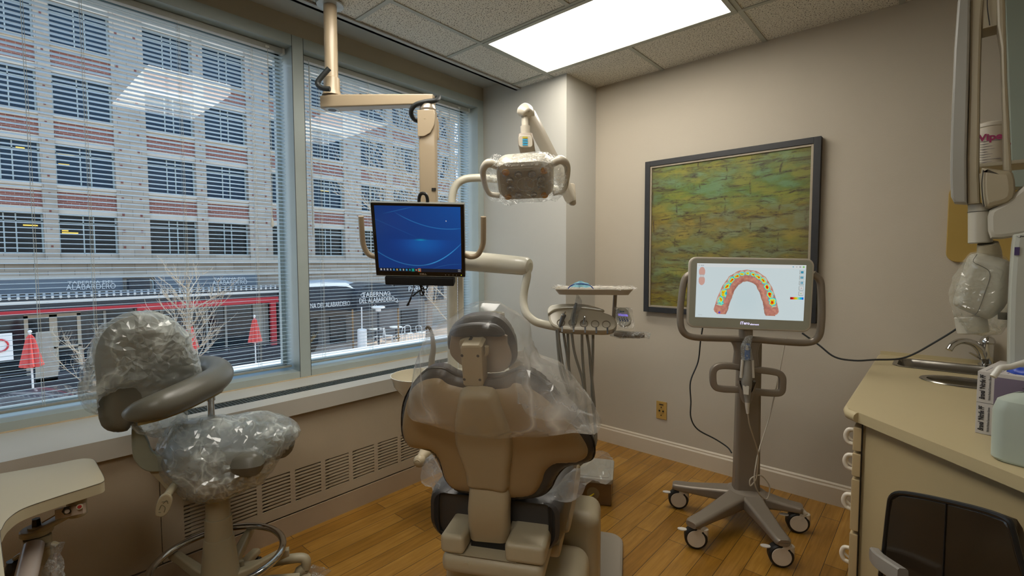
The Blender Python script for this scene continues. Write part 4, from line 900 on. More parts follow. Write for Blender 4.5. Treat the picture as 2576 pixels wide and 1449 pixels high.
# hoses (each a thing of its own colour but fixed to the head)
hoses = [((1404, 826), (1408, 870), (1418, 930), (1440, 1000), (1462, 1060), (1480, 1110)), ((1400, 826), (1404, 880), (1412, 940), (1432, 990), (1455, 1040), (1476, 1090)),
         ((1416, 826), (1424, 880), (1436, 950), (1452, 1010), (1472, 1070), (1490, 1115)), ((1428, 826), (1430, 880), (1432, 930), (1448, 1000), (1466, 1050), (1484, 1100)),
         ((1438, 838), (1446, 890), (1464, 950), (1474, 1010), (1480, 1060), (1492, 1110)), ((1464, 838), (1465, 890), (1470, 960), (1474, 1010), (1476, 1060), (1488, 1120)),
         ((1476, 838), (1482, 880), (1486, 930), (1494, 1000), (1496, 1050), (1494, 1110)), ((1492, 838), (1491, 890), (1489, 950), (1490, 1010), (1496, 1060), (1497, 1120))]
for i, hp in enumerate(hoses):
    m = MB(); m.tube([W2(t, WD(x, y, 2.13+.012*(i % 4)+.03*k)) for k, (x, y) in enumerate(hp)]+[W2(t, Vector((-1.29-.006*i, 2.02, .36-.01*i))), W2(t, Vector((-1.42, 1.97+.01*i, .31-.01*i))), W2(t, Vector((-1.56, 1.83+.01*i, .33)))], .0062, 8, 5); m.build('hose', MHS, t)
# keypad
ko = WD(1567, 798, 2.09)
m = MB(); kp = outl(t, [(1549, 785), (1556, 777), (1570, 777), (1580, 784), (1587, 800), (1588, 812), (1580, 820), (1566, 822), (1556, 815), (1550, 800)], -.03)
m.prism(smooth_poly(kp, 3), (0, -.02, 0), X_, Z_, .022, .006); pad = m.build('keypad', MIV, t)
m = MB(); m.prism(outl(t, [(1555, 789), (1578, 791), (1580, 796), (1556, 794)], -.043), (0, -.0425, 0), X_, Z_, .0008); m.build('keypad_display', mat('keypad_lcd', '7060c0', .4, emis='8878e8', estr=.9), pad)
for r_ in range(4):
    for c_ in range(4):
        if r_ == 0 and c_ == 3: continue
        p = pix(t, -.043, 1555.5+c_*6.3+r_*1.6, [783.5, 798.5, 802.5, 806.5][r_]+c_*.3)
        m = MB(); m.cyl(p, p+Vector((0, -.001, 0)), .0036, 8); m.build('key', mat(['key_teal', 'key_grey', 'key_blue', 'key_blue2'][r_], ['2a7a9c', '8a8478', '1a4a8c', '1a4a8c'][r_], .5), pad)
m = MB(); m.prism(outl(t, [(1546, 772), (1590, 774), (1598, 826), (1556, 828)], -.05), (0, -.05, 0), X_, Z_, .0005); plab(m.build('keypad_cover', film_mat('clear_film_pad', .05, .3, 30.), t, smooth=False), 'clear plastic square over the keypad')
m = MB(); m.tube([pix(t, .0, *p) for p in ((1545, 838), (1560, 841), (1600, 843), (1620, 842))], [.011, .014, .012, .012], 14, 3); m.build('handle', mat('taupe_handle', '6c5c46', .35), t)
m = MB(); m.tube([pix(t, .0, *p) for p in ((1535, 838), (1560, 841), (1600, 843), (1622, 842), (1636, 846))], [.014, .018, .016, .016, .013], 14, 5); crumple(m, .004, 50, 4); plab(m.build('handle_sleeve', film_mat('clear_film_small', .2, .5, 60.), t, ang=180), 'crumpled clear sleeve on the handle')
# tray
TO = WD(1492, 728, 2.14)
t = thing('instrument_tray', 'plastic covered rectangular instrument tray on a thin post above the delivery head', 'tray', TO, R(33))
m = MB()
def trayring(w_, h_, z): return m.ring([(x, y, z) for x, y in rrect(w_, h_, .03, 5)])
m.skin([trayring(.285, .19, -.014), trayring(.315, .22, .006), trayring(.325, .23, .008), trayring(.327, .232, .005), trayring(.295, .20, -.018)], True, False, False)
q0 = [(x, y, -.014) for x, y in rrect(.285, .19, .03, 5)]; m.face(q0); m.face([(x, y, -.018) for x, y in rrect(.295, .20, .03, 5)][::-1]); m.build('tray_pan', mat('tray_white', 'bcb4a4', .3, 0, .04, 10.), t)
m = MB(); grid_sheet(m, lambda u, v: Vector(((u-.5)*.36, (v-.5)*.25, .010-.018*math.sin(PI*min(1, max(0, u)))**.5*math.sin(PI*v)**.5)), 44, 30); crumple(m, .007, 30, 3); plab(m.build('tray_cover', film_mat('clear_film_tray', .25, .5, 30., 'dcd8d0'), t, ang=180), 'clear crumpled plastic sleeve over the tray')
m = MB(); p0 = W2(t, WD(1548, 738, 2.14)); p1 = W2(t, WD(1545, 785, 2.14)); m.tube([p0, p1, W2(t, WD(1543, 812, 2.15))], .0085, 12); m.box(p0+Vector((-.03, -.03, -.006)), p0+Vector((.03, .03, .004)), .002); m.build('tray_post', mat('taupe_post', '94897a', .35), t)
t2 = thing('face_mask', 'crumpled light blue face mask lying on the tray', 'mask', WD(1461, 722, 2.10), R(33))
m = MB(); grid_sheet(m, lambda u, v: Vector(((u-.5)*.085, (v-.5)*.07, .024*math.sin(PI*u)*math.sin(PI*v)+.004*math.sin(v*40)*math.sin(u*9))), 24, 20); crumple(m, .006, 45, 5); m.build('mask', mat('blue_tissue', '7fb4c4', .7, 0, .1, 40.), t2)
t2 = thing('bib_cord', 'blue looped cord arching over the mask on the tray', 'cord', WD(1461, 730, 2.08), R(33))
m = MB(); m.tube([(-.055, 0, -.004), (-.052, 0, .01), (-.035, 0, .022), (0, 0, .028), (.035, 0, .022), (.052, 0, .008), (.055, 0, -.002)], .0022, 8, 6); m.build('cord', mat('blue_cord', '1c3c8c', .5), t2)
def inpoly(x, y, P):
    c = False; j = len(P)-1
    for i in range(len(P)):
        if (P[i][1] > y) != (P[j][1] > y) and x < (P[j][0]-P[i][0])*(y-P[i][1])/(P[j][1]-P[i][1])+P[i][0]: c = not c
        j = i
    return c
def nearest(x, y, P):
    b = 1e9; q = (x, y)
    for i in range(len(P)):
        ax, ay = P[i-1]; bx, by = P[i]; dx, dy = bx-ax, by-ay; t = max(0, min(1, ((x-ax)*dx+(y-ay)*dy)/(dx*dx+dy*dy+1e-12))); px, py = ax+t*dx, ay+t*dy
        d = (px-x)**2+(py-y)**2
        if d < b: b = d; q = (px, py)
    return math.sqrt(b), q
def bag(P, o, u, v, hf, hb, res, dd=.06, amp=.008, sc=14, seed=1, jit=0.):
    """thin film bag over outline P: front and back sheets that swell towards their middle"""
    m = MB(); o = Vector(o); u = Vector(u).normalized(); v = Vector(v).normalized(); w = u.cross(v)
    xs_ = [p[0] for p in P]; ys_ = [p[1] for p in P]; nx = int((max(xs_)-min(xs_))/res)+1; ny = int((max(ys_)-min(ys_))/res)+1
    x0, y0 = min(xs_), min(ys_); use = set()
    for i in range(nx):
        for j in range(ny):
            if inpoly(x0+(i+.5)*res, y0+(j+.5)*res, P): use.add((i, j))
    for sgn, h in ((1, hf), (-1, hb)):
        if h is None: continue
        V = {}; rj = random.Random(seed*7+int(sgn))
        def vert(i, j):
            if (i, j) in V: return V[(i, j)]
            x, y = x0+i*res, y0+j*res; bd = not all((a, b) in use for a in (i-1, i) for b in (j-1, j)); d, q_ = nearest(x, y, P)
            if bd: x, y = q_; d = 0
            hh = sgn*h*math.sqrt(min(1, d/dd)*(2-min(1, d/dd)))
            p = o+u*x+v*y+w*hh
            k = Vector((x, y, 0))*sc+Vector((seed*3.3, seed, sgn*5)); n1 = 1-2*abs(noise.noise(k)); n2 = 1-2*abs(noise.noise(k*2.4))
            p += w*sgn*amp*(n1*.6+n2*.35)*min(1, .3+d/dd) + (u*noise.noise(k*1.5)+v*noise.noise(k*1.5+Vector((9, 9, 9))))*amp*.8
            if jit and not bd: p += u*rj.uniform(-.42, .42)*res*jit+v*rj.uniform(-.42, .42)*res*jit+w*rj.uniform(-1, 1)*res*.30*jit
            V[(i, j)] = m.bm.verts.new(p); return V[(i, j)]
        for (i, j) in sorted(use):
            a, b, c, d = vert(i, j), vert(i+1, j), vert(i+1, j+1), vert(i, j+1)
            if not jit: m.bm.faces.new((a, b, c, d))
            elif rj.random() < .5: m.bm.faces.new((a, b, c)); m.bm.faces.new((a, c, d))
            else: m.bm.faces.new((a, b, d)); m.bm.faces.new((b, c, d))
    return m
# ================================================================ DENTAL CHAIR
t = thing('dental_chair', 'beige and dark grey dental chair seen from behind with clear plastic over headrest and shoulders', 'dental chair', (-.992, 1.005, 0), R(28))
MSH = mat('taupe_shell', '9f8a68', .42, 0, .03, 6., .12, 500); MSH2 = mat('taupe_arm', 'ab9d80', .42, 0, .03, 6., .12, 500)
MUP = mat('charcoal_vinyl', '3b3836', .38, 0, .10, 7., .15, 260); MBT = mat('chair_ivory', 'b4a98e', .4, 0, .03, 6., .1, 500)
th_ = R(22); bo = Vector((0, -.04, .5)); bu = X_; bv = Vector((0, -math.sin(th_), math.cos(th_))); bw_ = bu.cross(bv)
def BP(pts, off=0.): return [pixp(t, bo+bw_*off, bu, bv, *p) for p in pts]
uph = [(1007, 1040), (1016, 1001), (1040, 962), (1069, 933), (1093, 928), (1117, 931), (1141, 945), (1170, 953), (1238, 955), (1281, 943), (1300, 936), (1334, 941), (1373, 967), (1421, 1020), (1455, 1059), (1489, 1102), (1498, 1136), (1491, 1160), (1465, 1171), (1426, 1179), (1402, 1204), (1387, 1233), (1363, 1252), (1325, 1259), (1276, 1260), (1175, 1245), (1141, 1235), (1117, 1211), (1105, 1175), (1088, 1146), (1064, 1134), (1035, 1129), (1016, 1114), (1007, 1088)]
shl = [(1013, 1059), (1030, 991), (1059, 960), (1103, 952), (1127, 967), (1170, 977), (1220, 980), (1276, 977), (1291, 965), (1310, 967), (1363, 996), (1431, 1059), (1474, 1117), (1476, 1148), (1450, 1163), (1402, 1165), (1373, 1184), (1363, 1213), (1344, 1242), (1315, 1249), (1276, 1249), (1175, 1235), (1136, 1225), (1117, 1199), (1107, 1160), (1083, 1131), (1035, 1124), (1016, 1102)]
P = smooth_poly(BP(uph), 3)
m = bag(P, bo-bw_*.012, bu, bv, .022, .04, .008, .03, 0, 1, 0); m.build('back_cushion', MUP, t)
# stitched piping line along the edge
m = MB(); pp, _ = spline([bo+bu*p[0]+bv*p[1]+bw_*.0005 for p in P], [0]*len(P), 1, True)
cx_ = sum(p[0] for p in P)/len(P); cy__ = sum(p[1] for p in P)/len(P)
def inset(P, d):
    A = sum(a[0]*b[1]-b[0]*a[1] for a, b in zip(P, P[1:]+P[:1])); s_ = 1 if A > 0 else -1; Q = []
    for i in range(len(P)):
        a, c = Vector(P[i-1]), Vector(P[(i+1) % len(P)]); e = (c-a).normalized(); Q.append((P[i][0]-e.y*d*s_, P[i][1]+e.x*d*s_))
    return Q
m.tube([bo+bu*x+bv*y-bw_*.007 for x, y in inset(P, .002)], .0024, 6, closed=True); m.build('piping', mat('piping_black', '161412', .5), t)
P2 = smooth_poly(BP(shl, .012), 3)
m = bag(P2, bo+bw_*.011, bu, bv, .018, .014, .006, .05, 0, 1, 0); m.build('back_shell', MSH, t)
sp_ = [(1160, 984), (1195, 980), (1235, 984), (1250, 1000), (1272, 1050), (1288, 1100), (1290, 1140), (1284, 1190), (1277, 1238), (1232, 1232), (1176, 1224), (1170, 1190), (1155, 1150), (1143, 1110), (1142, 1060), (1150, 1010)]
m = bag(smooth_poly(BP(sp_, .035), 3), bo+bw_*.022, bu, bv, .026, .012, .004, .022, 0, 1, 0); m.build('spine_cover', MSH2, t)
# lower stem
rings = []
m = MB()
for (xl, xr, y_, off, yl) in ((1177, 1276, 1225, 0, -.175), (1175, 1277, 1250, 0, -.18), (1172, 1275, 1290, 0, -.185), (1173, 1275, 1330, 0, -.178), (1179, 1276, 1365, 0, -.16)):
    a = pix(t, yl, xl, y_-5); b_ = pix(t, yl, xr, y_+4); hw = (b_.x-a.x)/2; c_ = (a+b_)/2
    rings.append(m.ring([Vector((c_.x+x, c_.y+.03-q_, c_.z+x/hw*(b_.z-a.z)/2)) for x, q_ in rrect(hw*2, .06, .02, 4)]))
m.skin(rings); m.build('stem', MSH2, t)
# headrest
hro = bo-bw_*.035
def HP(pts): return [pixp(t, hro, bu, bv, *p) for p in pts]
hp = [(1120, 875), (1124, 845), (1140, 820), (1168, 806), (1205, 802), (1240, 806), (1266, 822), (1286, 850), (1297, 885), (1296, 912), (1284, 930), (1262, 940), (1225, 941), (1190, 938), (1160, 925), (1135, 903)]
m = bag(smooth_poly(HP(hp), 4), hro-bw_*.02, bu, bv, .021, .04, .005, .02, 0, 1, 0); m.build('headrest_cushion', MUP, t)
hb = [(1133, 880), (1136, 850), (1150, 836), (1265, 836), (1278, 860), (1288, 890), (1284, 914), (1268, 930), (1240, 934), (1200, 930), (1165, 916), (1143, 898)]
m = MB(); m.prism(smooth_poly(HP(hb), 3), hro, bu, bv, .008, .003); m.build('headrest_plate', mat('taupe_plate', '948470', .45), t)
m = MB(); fl = [(1136, 826), (1160, 812), (1205, 806), (1250, 812), (1272, 832), (1262, 840), (1215, 838), (1150, 840)]; m.prism(smooth_poly(HP(fl), 3), hro, bu, bv, .02, .008); m.build('headrest_flap', MUP, t)
m = MB(); m.prism(smooth_poly(HP([(1163, 846), (1202, 842), (1212, 850), (1206, 880), (1170, 880)]), 3), hro+bw_*.008, bu, bv, .012, .003); m.build('glide_bracket', MSH2, t)
m = MB(); m.prism([(lambda q_: (q_[0], q_[1]))(pixp(t, hro+bw_*.05, bu, bv, *p)) for p in ((1158, 875), (1162, 867), (1205, 866), (1213, 872), (1218, 965), (1213, 974), (1172, 972), (1165, 966))], hro+bw_*.012, bu, bv, .042, .006); hbx = m.build('headrest_bracket', MSH2, t)
for px_, py_ in ((1162, 895), (1202, 896), (1168, 955), (1207, 956)):
    x, y = pixp(t, hro+bw_*.055, bu, bv, px_, py_); c_ = hro+bw_*.0535+bu*x+bv*y; m = MB(); m.cyl(c_, c_+bw_*.0015, .0035, 10); m.build('screw', MBK, hbx)
x, y = pixp(t, hro+bw_*.04, bu, bv, 1221, 885); c_ = hro+bw_*.035+bu*x+bv*y
m = MB(); m.tube([c_-bu*.012-bv*.012, c_-bv*.008, c_+bu*.003+bv*.012], .0055, 8, 3); m.build('release_lever', MSH2, hbx)
m = MB(); m.prism([pixp(t, hro+bw_*.03, bu, bv, *p) for p in ((1174, 968), (1208, 970), (1207, 992), (1174, 991))], hro+bw_*.015, bu, bv, .02, .001); m.build('glide_bar', mat('steel_bar', '7c7264', .3, .7), t)
x, y = pixp(t, hro+bw_*.02, bu, bv, 1186, 850); c_ = hro+bw_*.02+bu*x+bv*y; m = MB(); m.cyl(c_, c_+bw_*.01, .004, 10); m.build('knob', MBK, t)
# seat
m = MB(); prf = []
for yy_, k in ((-.09, .84), (-.105, .90), (-.10, .96), (-.07, 1.), (.1, 1.02), (.45, .95), (.5, .9)):
    w0 = (.385)*k
    q_ = [(x+.048, z) for x, z in rrect(w0, .15 if -.1 < yy_ < .5 else .135, .045, 5)]
    prf.append(m.ring([(x, yy_, .600+z + .25*max(0, abs(x-.048)-.13)) for x, z in q_]))
m.skin(prf); m.build('seat_cushion', MUP, t)
m = MB(); m.tube([(-.108, -.108, .665), (-.108, -.110, .58), (-.085, -.110, .552), (.048, -.110, .548), (.18, -.110, .552), (.205, -.110, .58), (.205, -.108, .665)], .0028, 6, 5); m.build('seat_piping', mat('piping_black', '161412', .5), t)
m = MB(); m.prism(rrect(.25, .60, .06, 5), (.075, .82, .50), X_, Y_, .09, .03); m.build('leg_rest', MUP, t)
m = MB()
for x_ in (.212, -.15): m.prism(smooth_poly([(.04, .535), (.10, .585), (.2, .61), (.34, .60), (.40, .56), (.36, .52), (.2, .505), (.06, .505)], 3), (x_, 0, 0), (0, 1, 0), (0, 0, 1), .030, .010)
m.box((-.13, -.04, .48), (.225, .45, .52), .01)
m.build('seat_frame', MSH2, t)
# rear drive housing
zt = pix(t, -.2, 1112, 1350).z; zs_ = pix(t, -.2, 1108, 1392).z; zb_ = pix(t, -.2, 1130, 1446).z; xl = pix(t, -.2, 1106, 1370).x; xr = pix(t, -.2, 1352, 1400).x; sl = pix(t, -.2, 1166, 1400).x; sr = pix(t, -.2, 1268, 1412).x
m = MB()
for a, b_ in ((xl, sl), (sr, xr)):
    m.box((a, -.2, zs_), (b_ + (.018 if a > .0 else 0), .12, zt+.006), .013, 4)
m.box((sl-.03, -.195, zs_), (sr+.03, -.135, zt-.045), .008); m.box((xl+.004, -.125, zs_), (xr-.004, .10, zt+.004), .012, 3)
hou = m.build('drive_housing', MBT, t)
m = MB(); m.box((xl+.001, -.199, zb_), (xr+.014, .12, zs_-.002), .020, 4)
for px_, py_ in ((1172, 1420), (1266, 1436)): 
    c_ = pix(t, -.198, px_, py_); m.cyl((c_.x, -.2005, c_.z), (c_.x, -.197, c_.z), .006, 14)
m.build('housing_base', MBT, t)
m = MB(); m.box((sl+.004, -.15, zt-.06), (sr-.004, -.09, zt+.004)); m.box((-.09, -.1, .50), (.16, .02, .545)); m.build('slot_shadow_gap', MBK, t)
m = MB(); m.box((-.09, -.12, .05), (.15, .32, zb_+.01), .02, 3); m.build('lift_column', MBT, t)
m = MB(); m.box((.0, -.02, .036), (.285, .31, .335), .05, 5); m.build('pump_cover', MBT, t)
m = MB(); m.box((-.06, .312, .036), (.313, .50, .425), .045, 5); m.build('front_cover', MBT, t)
m = MB(); m.prism(rrect(.60, 1.30, .07, 6, .095, .28), (0, 0, 0), X_, Y_, .034, .012); m.build('base_plate', mat('base_grey', '8d8478', .4, 0, .05, 6.), t)
m = MB(); c_ = pix(t, .25, 1050, 1165); m.tube([c_, c_+Vector((.0, .10, .01)), c_+Vector((.01, .22, .015))], [.012, .029, .02], 14, 4); m.sphere(c_+Vector((0, .02, 0)), .023, seg=14); m.tube([c_+Vector((.01, .15, 0)), c_+Vector((.06, .17, -.06)), (-.14, .2, .5)], .014, 10, 3); m.build('armrest', MSH2, t)
# plastic covers
MFC = film_mat('clear_film_chair', .09, .6, 11., 'dcd8d0', .2); MFD = film_mat('clear_film_pouch', .16, .5, 22., 'd8dada', .12, .004)
hood = [(1004, 1060), (1006, 1010), (1018, 950), (1032, 905), (1045, 878), (1075, 856), (1115, 835), (1150, 810), (1190, 798), (1235, 800), (1285, 835), (1318, 862), (1326, 905), (1345, 945), (1395, 965), (1440, 1010), (1480, 1060), (1510, 1110), (1505, 1125), (1440, 1118), (1350, 1128), (1250, 1130), (1170, 1122), (1080, 1098), (1030, 1085)]
m = bag(BP(hood, .07), bo, bu, bv, .085, .06, .0065, .09, .006, 11, 1); plab(m.build('plastic_hood', MFC, t, ang=180), 'clear plastic sheet draped over headrest and shoulders')
m = bag(BP([(1305, 930), (1335, 935), (1390, 965), (1440, 1010), (1475, 1055), (1495, 1085), (1460, 1078), (1420, 1058), (1370, 1060), (1330, 1045), (1312, 1010), (1300, 1015), (1298, 960)], .09), bo+bw_*.088, bu, bv, .014, None, .009, .03, .007, 16, 2, .8); m.build('gathered_plastic', MFD, t, smooth=False)
m = bag(BP([(1380, 1258), (1340, 1262), (1400, 1225), (1425, 1190), (1480, 1170), (1500, 1130), (1530, 1140), (1545, 1165), (1538, 1212), (1500, 1205), (1478, 1215), (1465, 1245), (1440, 1258)], -.04), bo-bw_*.04, bu, bv, .02, .02, .012, .03, .006, 16, 3, 1.); m.build('plastic_pouch', MFD, t, smooth=False)
m = bag(BP([(1072, 1150), (1090, 1150), (1110, 1185), (1125, 1225), (1118, 1238), (1090, 1228), (1058, 1208), (1062, 1175)], -.03), bo-bw_*.03, bu, bv, .015, .02, .011, .03, .005, 16, 4, 1.); m.build('plastic_pouch', MFD, t, smooth=False)
# floor box behind chair
Q_ = WZ(1539, 1275, 0); a = R(28); rx_ = Vector((math.cos(a), math.sin(a), 0)); ry_ = Vector((-math.sin(a), math.cos(a), 0)); bc_ = Q_-rx_*.14+ry_*.135
t2 = thing('floor_junction_box', 'floor box with worn metal sides and light grey lid behind the dental chair', 'utility box', bc_, a)
m = MB(); m.box((-.137, -.132, .0), (.137, .132, .122), .006); m.build('metal_side', mat('worn_bronze_metal', '7a6448', .35, .5, .35, 9.), t2)
m = MB(); m.prism(rrect(.29, .28, .02), (0, 0, .122), X_, Y_, .026, .005); m.prism(rrect(.25, .24, .02), (0, 0, .148), X_, Y_, .004, .002); m.build('lid', mat('lid_grey', '9a9486', .45), t2)
m = MB(); m.cyl((.04, -.134, .062), (.04, -.131, .062), .034, 26); m.build('port_cover', mat('port_beige', '8e8064', .5), t2)
m = MB(); m.tube([(.045, -.136, .062), (.02, -.16, .055), (-.08, -.2, .035)], .004, 6, 4); plab(m.build('cable', mat('yellow_cable', 'b8a018', .5), t2), 'thin yellow cable')
# ================================================================ PAINTING
t = thing('painting', 'large abstract green, yellow and brown painting in a black frame on the back wall', 'painting', (-.985, 3.068, 1.49))
def pp2(px, py): w = WY(px, py, 3.035); return (w.x+.985, w.z-1.49)
c4 = [pp2(1624, 408), pp2(2067, 342), pp2(2065, 800), pp2(1628, 784)]
PWd = (c4[1][0]-c4[0][0])/2; zt = (c4[0][1]+c4[1][1])/2; zb = c4[3][1]; cxp = (c4[1][0]+c4[0][0])/2
def frame(m, w0, w1, y0, y1, ins=0.):
    x0, x1, z0, z1 = cxp-PWd+w0, cxp+PWd-w0, zb+w0, zt-w0; k = w1
    for a, b_ in (((x0, z0), (x0+k, z1)), ((x1-k, z0), (x1, z1)), ((x0+k, z0), (x1-k, z0+k)), ((x0+k, z1-k), (x1-k, z1))): m.box((a[0], y0, a[1]), (b_[0], y1, b_[1]), .0015)
m = MB(); frame(m, 0, .034, -.040, 0); m.build('frame', mat('black_wood_frame', '1e1e20', .5, 0, .25, 40., .2, 200), t)
m = MB(); frame(m, .034, .012, -.034, 0); m.build('inner_lip', mat('silver_lip', '9a8e7a', .45, .2, .15, 60.), t)
def paint_mat():
    m, nt, o = nt_new('abstract_paint'); b = N(nt, 'ShaderNodeBsdfPrincipled'); tc = N(nt, 'ShaderNodeTexCoord')
    s1 = N(nt, 'ShaderNodeMapping'); s1.inputs['Scale'].default_value = (1.4, 1, 6.); L(nt, tc.outputs['Object'], s1.inputs[0])
    n1 = N(nt, 'ShaderNodeTexNoise', i_Scale=2.2, i_Detail=6., i_Roughness=.6, i_Distortion=.4); L(nt, s1.outputs[0], n1.inputs['Vector'])
    sp = N(nt, 'ShaderNodeSeparateXYZ'); L(nt, tc.outputs['Object'], sp.inputs[0])
    ma = N(nt, 'ShaderNodeMath', operation='MULTIPLY_ADD'); ma.inputs[1].default_value = 1.02; ma.inputs[2].default_value = .5; L(nt, sp.outputs[2], ma.inputs[0])
    wob = N(nt, 'ShaderNodeMath', operation='MULTIPLY_ADD'); wob.inputs[1].default_value = .34; wob.inputs[2].default_value = -.17; L(nt, n1.outputs[0], wob.inputs[0])
    ad = N(nt, 'ShaderNodeMath', operation='ADD'); L(nt, ma.outputs[0], ad.inputs[0]); L(nt, wob.outputs[0], ad.inputs[1])
    r = N(nt, 'ShaderNodeValToRGB'); cr = r.color_ramp; st = [(0, '5c4a10'), (.08, '7c6810'), (.16, '6e4c14'), (.2, '3c2a10'), (.26, '75804a'), (.33, '6c5a38'), (.45, '6e6a38'), (.53, '7c6e46'), (.60, '6a5420'), (.66, '70743a'), (.76, '466824'), (.86, '5e7040'), (.94, '6c7018'), (1, '4c5018')]
    cr.elements[0].position = 0; cr.elements[0].color = srgb(st[0][1])+[1]; cr.elements[1].position = 1; cr.elements[1].color = srgb(st[-1][1])+[1]
    for p, c in st[1:-1]: e = cr.elements.new(p); e.color = srgb(c)+[1]
    L(nt, ad.outputs[0], r.inputs[0])
    n3 = N(nt, 'ShaderNodeTexNoise', i_Scale=5., i_Detail=5., i_Roughness=.6); s3 = N(nt, 'ShaderNodeMapping'); s3.inputs['Scale'].default_value = (1.2, 1, 2.6); s3.inputs['Location'].default_value = (3, 0, 1); L(nt, tc.outputs['Object'], s3.inputs[0]); L(nt, s3.outputs[0], n3.inputs['Vector'])
    r3 = N(nt, 'ShaderNodeValToRGB'); e3 = r3.color_ramp; e3.elements[0].position = .38; e3.elements[0].color = srgb('94860e')+[1]; e3.elements[1].position = .62; e3.elements[1].color = srgb('6a8c6a')+[1]; x_ = e3.elements.new(.5); x_.color = srgb('626a1c')+[1]; L(nt, n3.outputs[0], r3.inputs[0])
    mx = N(nt, 'ShaderNodeMix', data_type='RGBA'); mx.inputs[0].default_value = .42; L(nt, r.outputs[0], mx.inputs[6]); L(nt, r3.outputs[0], mx.inputs[7])
    s2 = N(nt, 'ShaderNodeMapping'); s2.inputs['Scale'].default_value = (3., 1, 14.); L(nt, tc.outputs['Object'], s2.inputs[0])
    n2 = N(nt, 'ShaderNodeTexNoise', i_Scale=2.3, i_Detail=9., i_Roughness=.72, i_Distortion=.9); L(nt, s2.outputs[0], n2.inputs['Vector'])
    r2 = N(nt, 'ShaderNodeValToRGB'); r2.color_ramp.elements[0].position = .50; r2.color_ramp.elements[0].color = (0, 0, 0, 1); r2.color_ramp.elements[1].position = .66; r2.color_ramp.elements[1].color = (1, 1, 1, 1); L(nt, n2.outputs[0], r2.inputs[0])
    dn = N(nt, 'ShaderNodeTexNoise', i_Scale=4., i_Detail=4.); L(nt, tc.outputs['Object'], dn.inputs['Vector'])
    dm = N(nt, 'ShaderNodeMix', data_type='RGBA', blend_type='LINEAR_LIGHT'); dm.inputs[0].default_value = .05; L(nt, tc.outputs['Object'], dm.inputs[6]); L(nt, dn.outputs['Color'], dm.inputs[7])
    sq = N(nt, 'ShaderNodeSeparateXYZ'); L(nt, dm.outputs[2], sq.inputs[0]); cq = N(nt, 'ShaderNodeCombineXYZ'); L(nt, sq.outputs[0], cq.inputs[0]); L(nt, sq.outputs[2], cq.inputs[1])
    bk_ = N(nt, 'ShaderNodeTexBrick'); bk_.inputs['Scale'].default_value = 1.; bk_.inputs['Brick Width'].default_value = .30; bk_.inputs['Row Height'].default_value = .105; bk_.inputs['Mortar Size'].default_value = .008; bk_.inputs['Mortar Smooth'].default_value = 1.; L(nt, cq.outputs[0], bk_.inputs['Vector'])
    br_ = N(nt, 'ShaderNodeTexNoise', i_Scale=16., i_Detail=8., i_Roughness=.75); L(nt, tc.outputs['Object'], br_.inputs['Vector'])
    bt = N(nt, 'ShaderNodeMapRange'); bt.inputs[1].default_value = .44; bt.inputs[2].default_value = .60; L(nt, br_.outputs[0], bt.inputs[0])
    bm_ = N(nt, 'ShaderNodeMath', operation='MULTIPLY'); L(nt, bk_.outputs['Fac'], bm_.inputs[0]); L(nt, bt.outputs[0], bm_.inputs[1])
    bx_ = N(nt, 'ShaderNodeMath', operation='MAXIMUM'); L(nt, r2.outputs[0], bx_.inputs[0]); L(nt, bm_.outputs[0], bx_.inputs[1])
    m2 = N(nt, 'ShaderNodeMix', data_type='RGBA'); m2.inputs[7].default_value = srgb('33260f')+[1]; L(nt, bx_.outputs[0], m2.inputs[0]); L(nt, mx.outputs[2], m2.inputs[6])
    # edges worn to brown
    ax = N(nt, 'ShaderNodeMath', operation='ABSOLUTE'); L(nt, sp.outputs[0], ax.inputs[0]); me_ = N(nt, 'ShaderNodeMapRange'); me_.inputs[1].default_value = .36; me_.inputs[2].default_value = .47; me_.inputs[3].default_value = 0; me_.inputs[4].default_value = .8; L(nt, ax.outputs[0], me_.inputs[0])
    mm = N(nt, 'ShaderNodeMath', operation='MULTIPLY'); L(nt, me_.outputs[0], mm.inputs[0]); L(nt, n3.outputs[0], mm.inputs[1])
    m3 = N(nt, 'ShaderNodeMix', data_type='RGBA'); m3.inputs[7].default_value = srgb('4c3418')+[1]; L(nt, mm.outputs[0], m3.inputs[0]); L(nt, m2.outputs[2], m3.inputs[6])
    L(nt, m3.outputs[2], b.inputs['Base Color']); b.inputs['Roughness'].default_value = .5
    bp = N(nt, 'ShaderNodeBump', i_Strength=.4, i_Distance=.003); L(nt, n2.outputs[0], bp.inputs['Height']); L(nt, bp.outputs[0], b.inputs['Normal']); L(nt, b.outputs[0], o.inputs['Surface']); return m
cv_ = MB(); cv_.box((cxp-PWd+.04, -.026, zb+.04), (cxp+PWd-.04, -.004, zt-.04)); cv_.build('canvas', paint_mat(), t, smooth=False)
# ================================================================ INTRAORAL SCANNER CART
hub = WZ(1876, 1225, .17); hub.z = 0
MCT = mat('bronze_grey_enamel', '887e72', .38, .35, .03, 10.); MWC = mat('caster_cream', 'c4bcae', .4); MTY = mat('caster_black', '141414', .5)
t = thing('scanner_cart', 'bronze grey intraoral scanner cart on casters with touchscreen and wand in front of the painting', 'medical cart', hub)
def H(p): return Vector(p)-hub
m = MB()
m.skin([m.ring([(x+.0, y, z) for x, y in [(lambda a, b_: (a*math.cos(R(32))-b_*math.sin(R(32)), a*math.sin(R(32))+b_*math.cos(R(32))))(a, b_) for a, b_ in rrect(w_, d_, .018, 5)]]) for z, w_, d_ in ((.14, .128, .075), (.2, .120, .07), (.70, .112, .062), (.93, .112, .055))])
m.build('post', MCT, t)
legs = [(1713, 1212, 1706, 1252), (1775, 1308, 1750, 1348), (1985, 1360, 1963, 1392), (2030, 1275, 2006, 1310)]
m = MB()
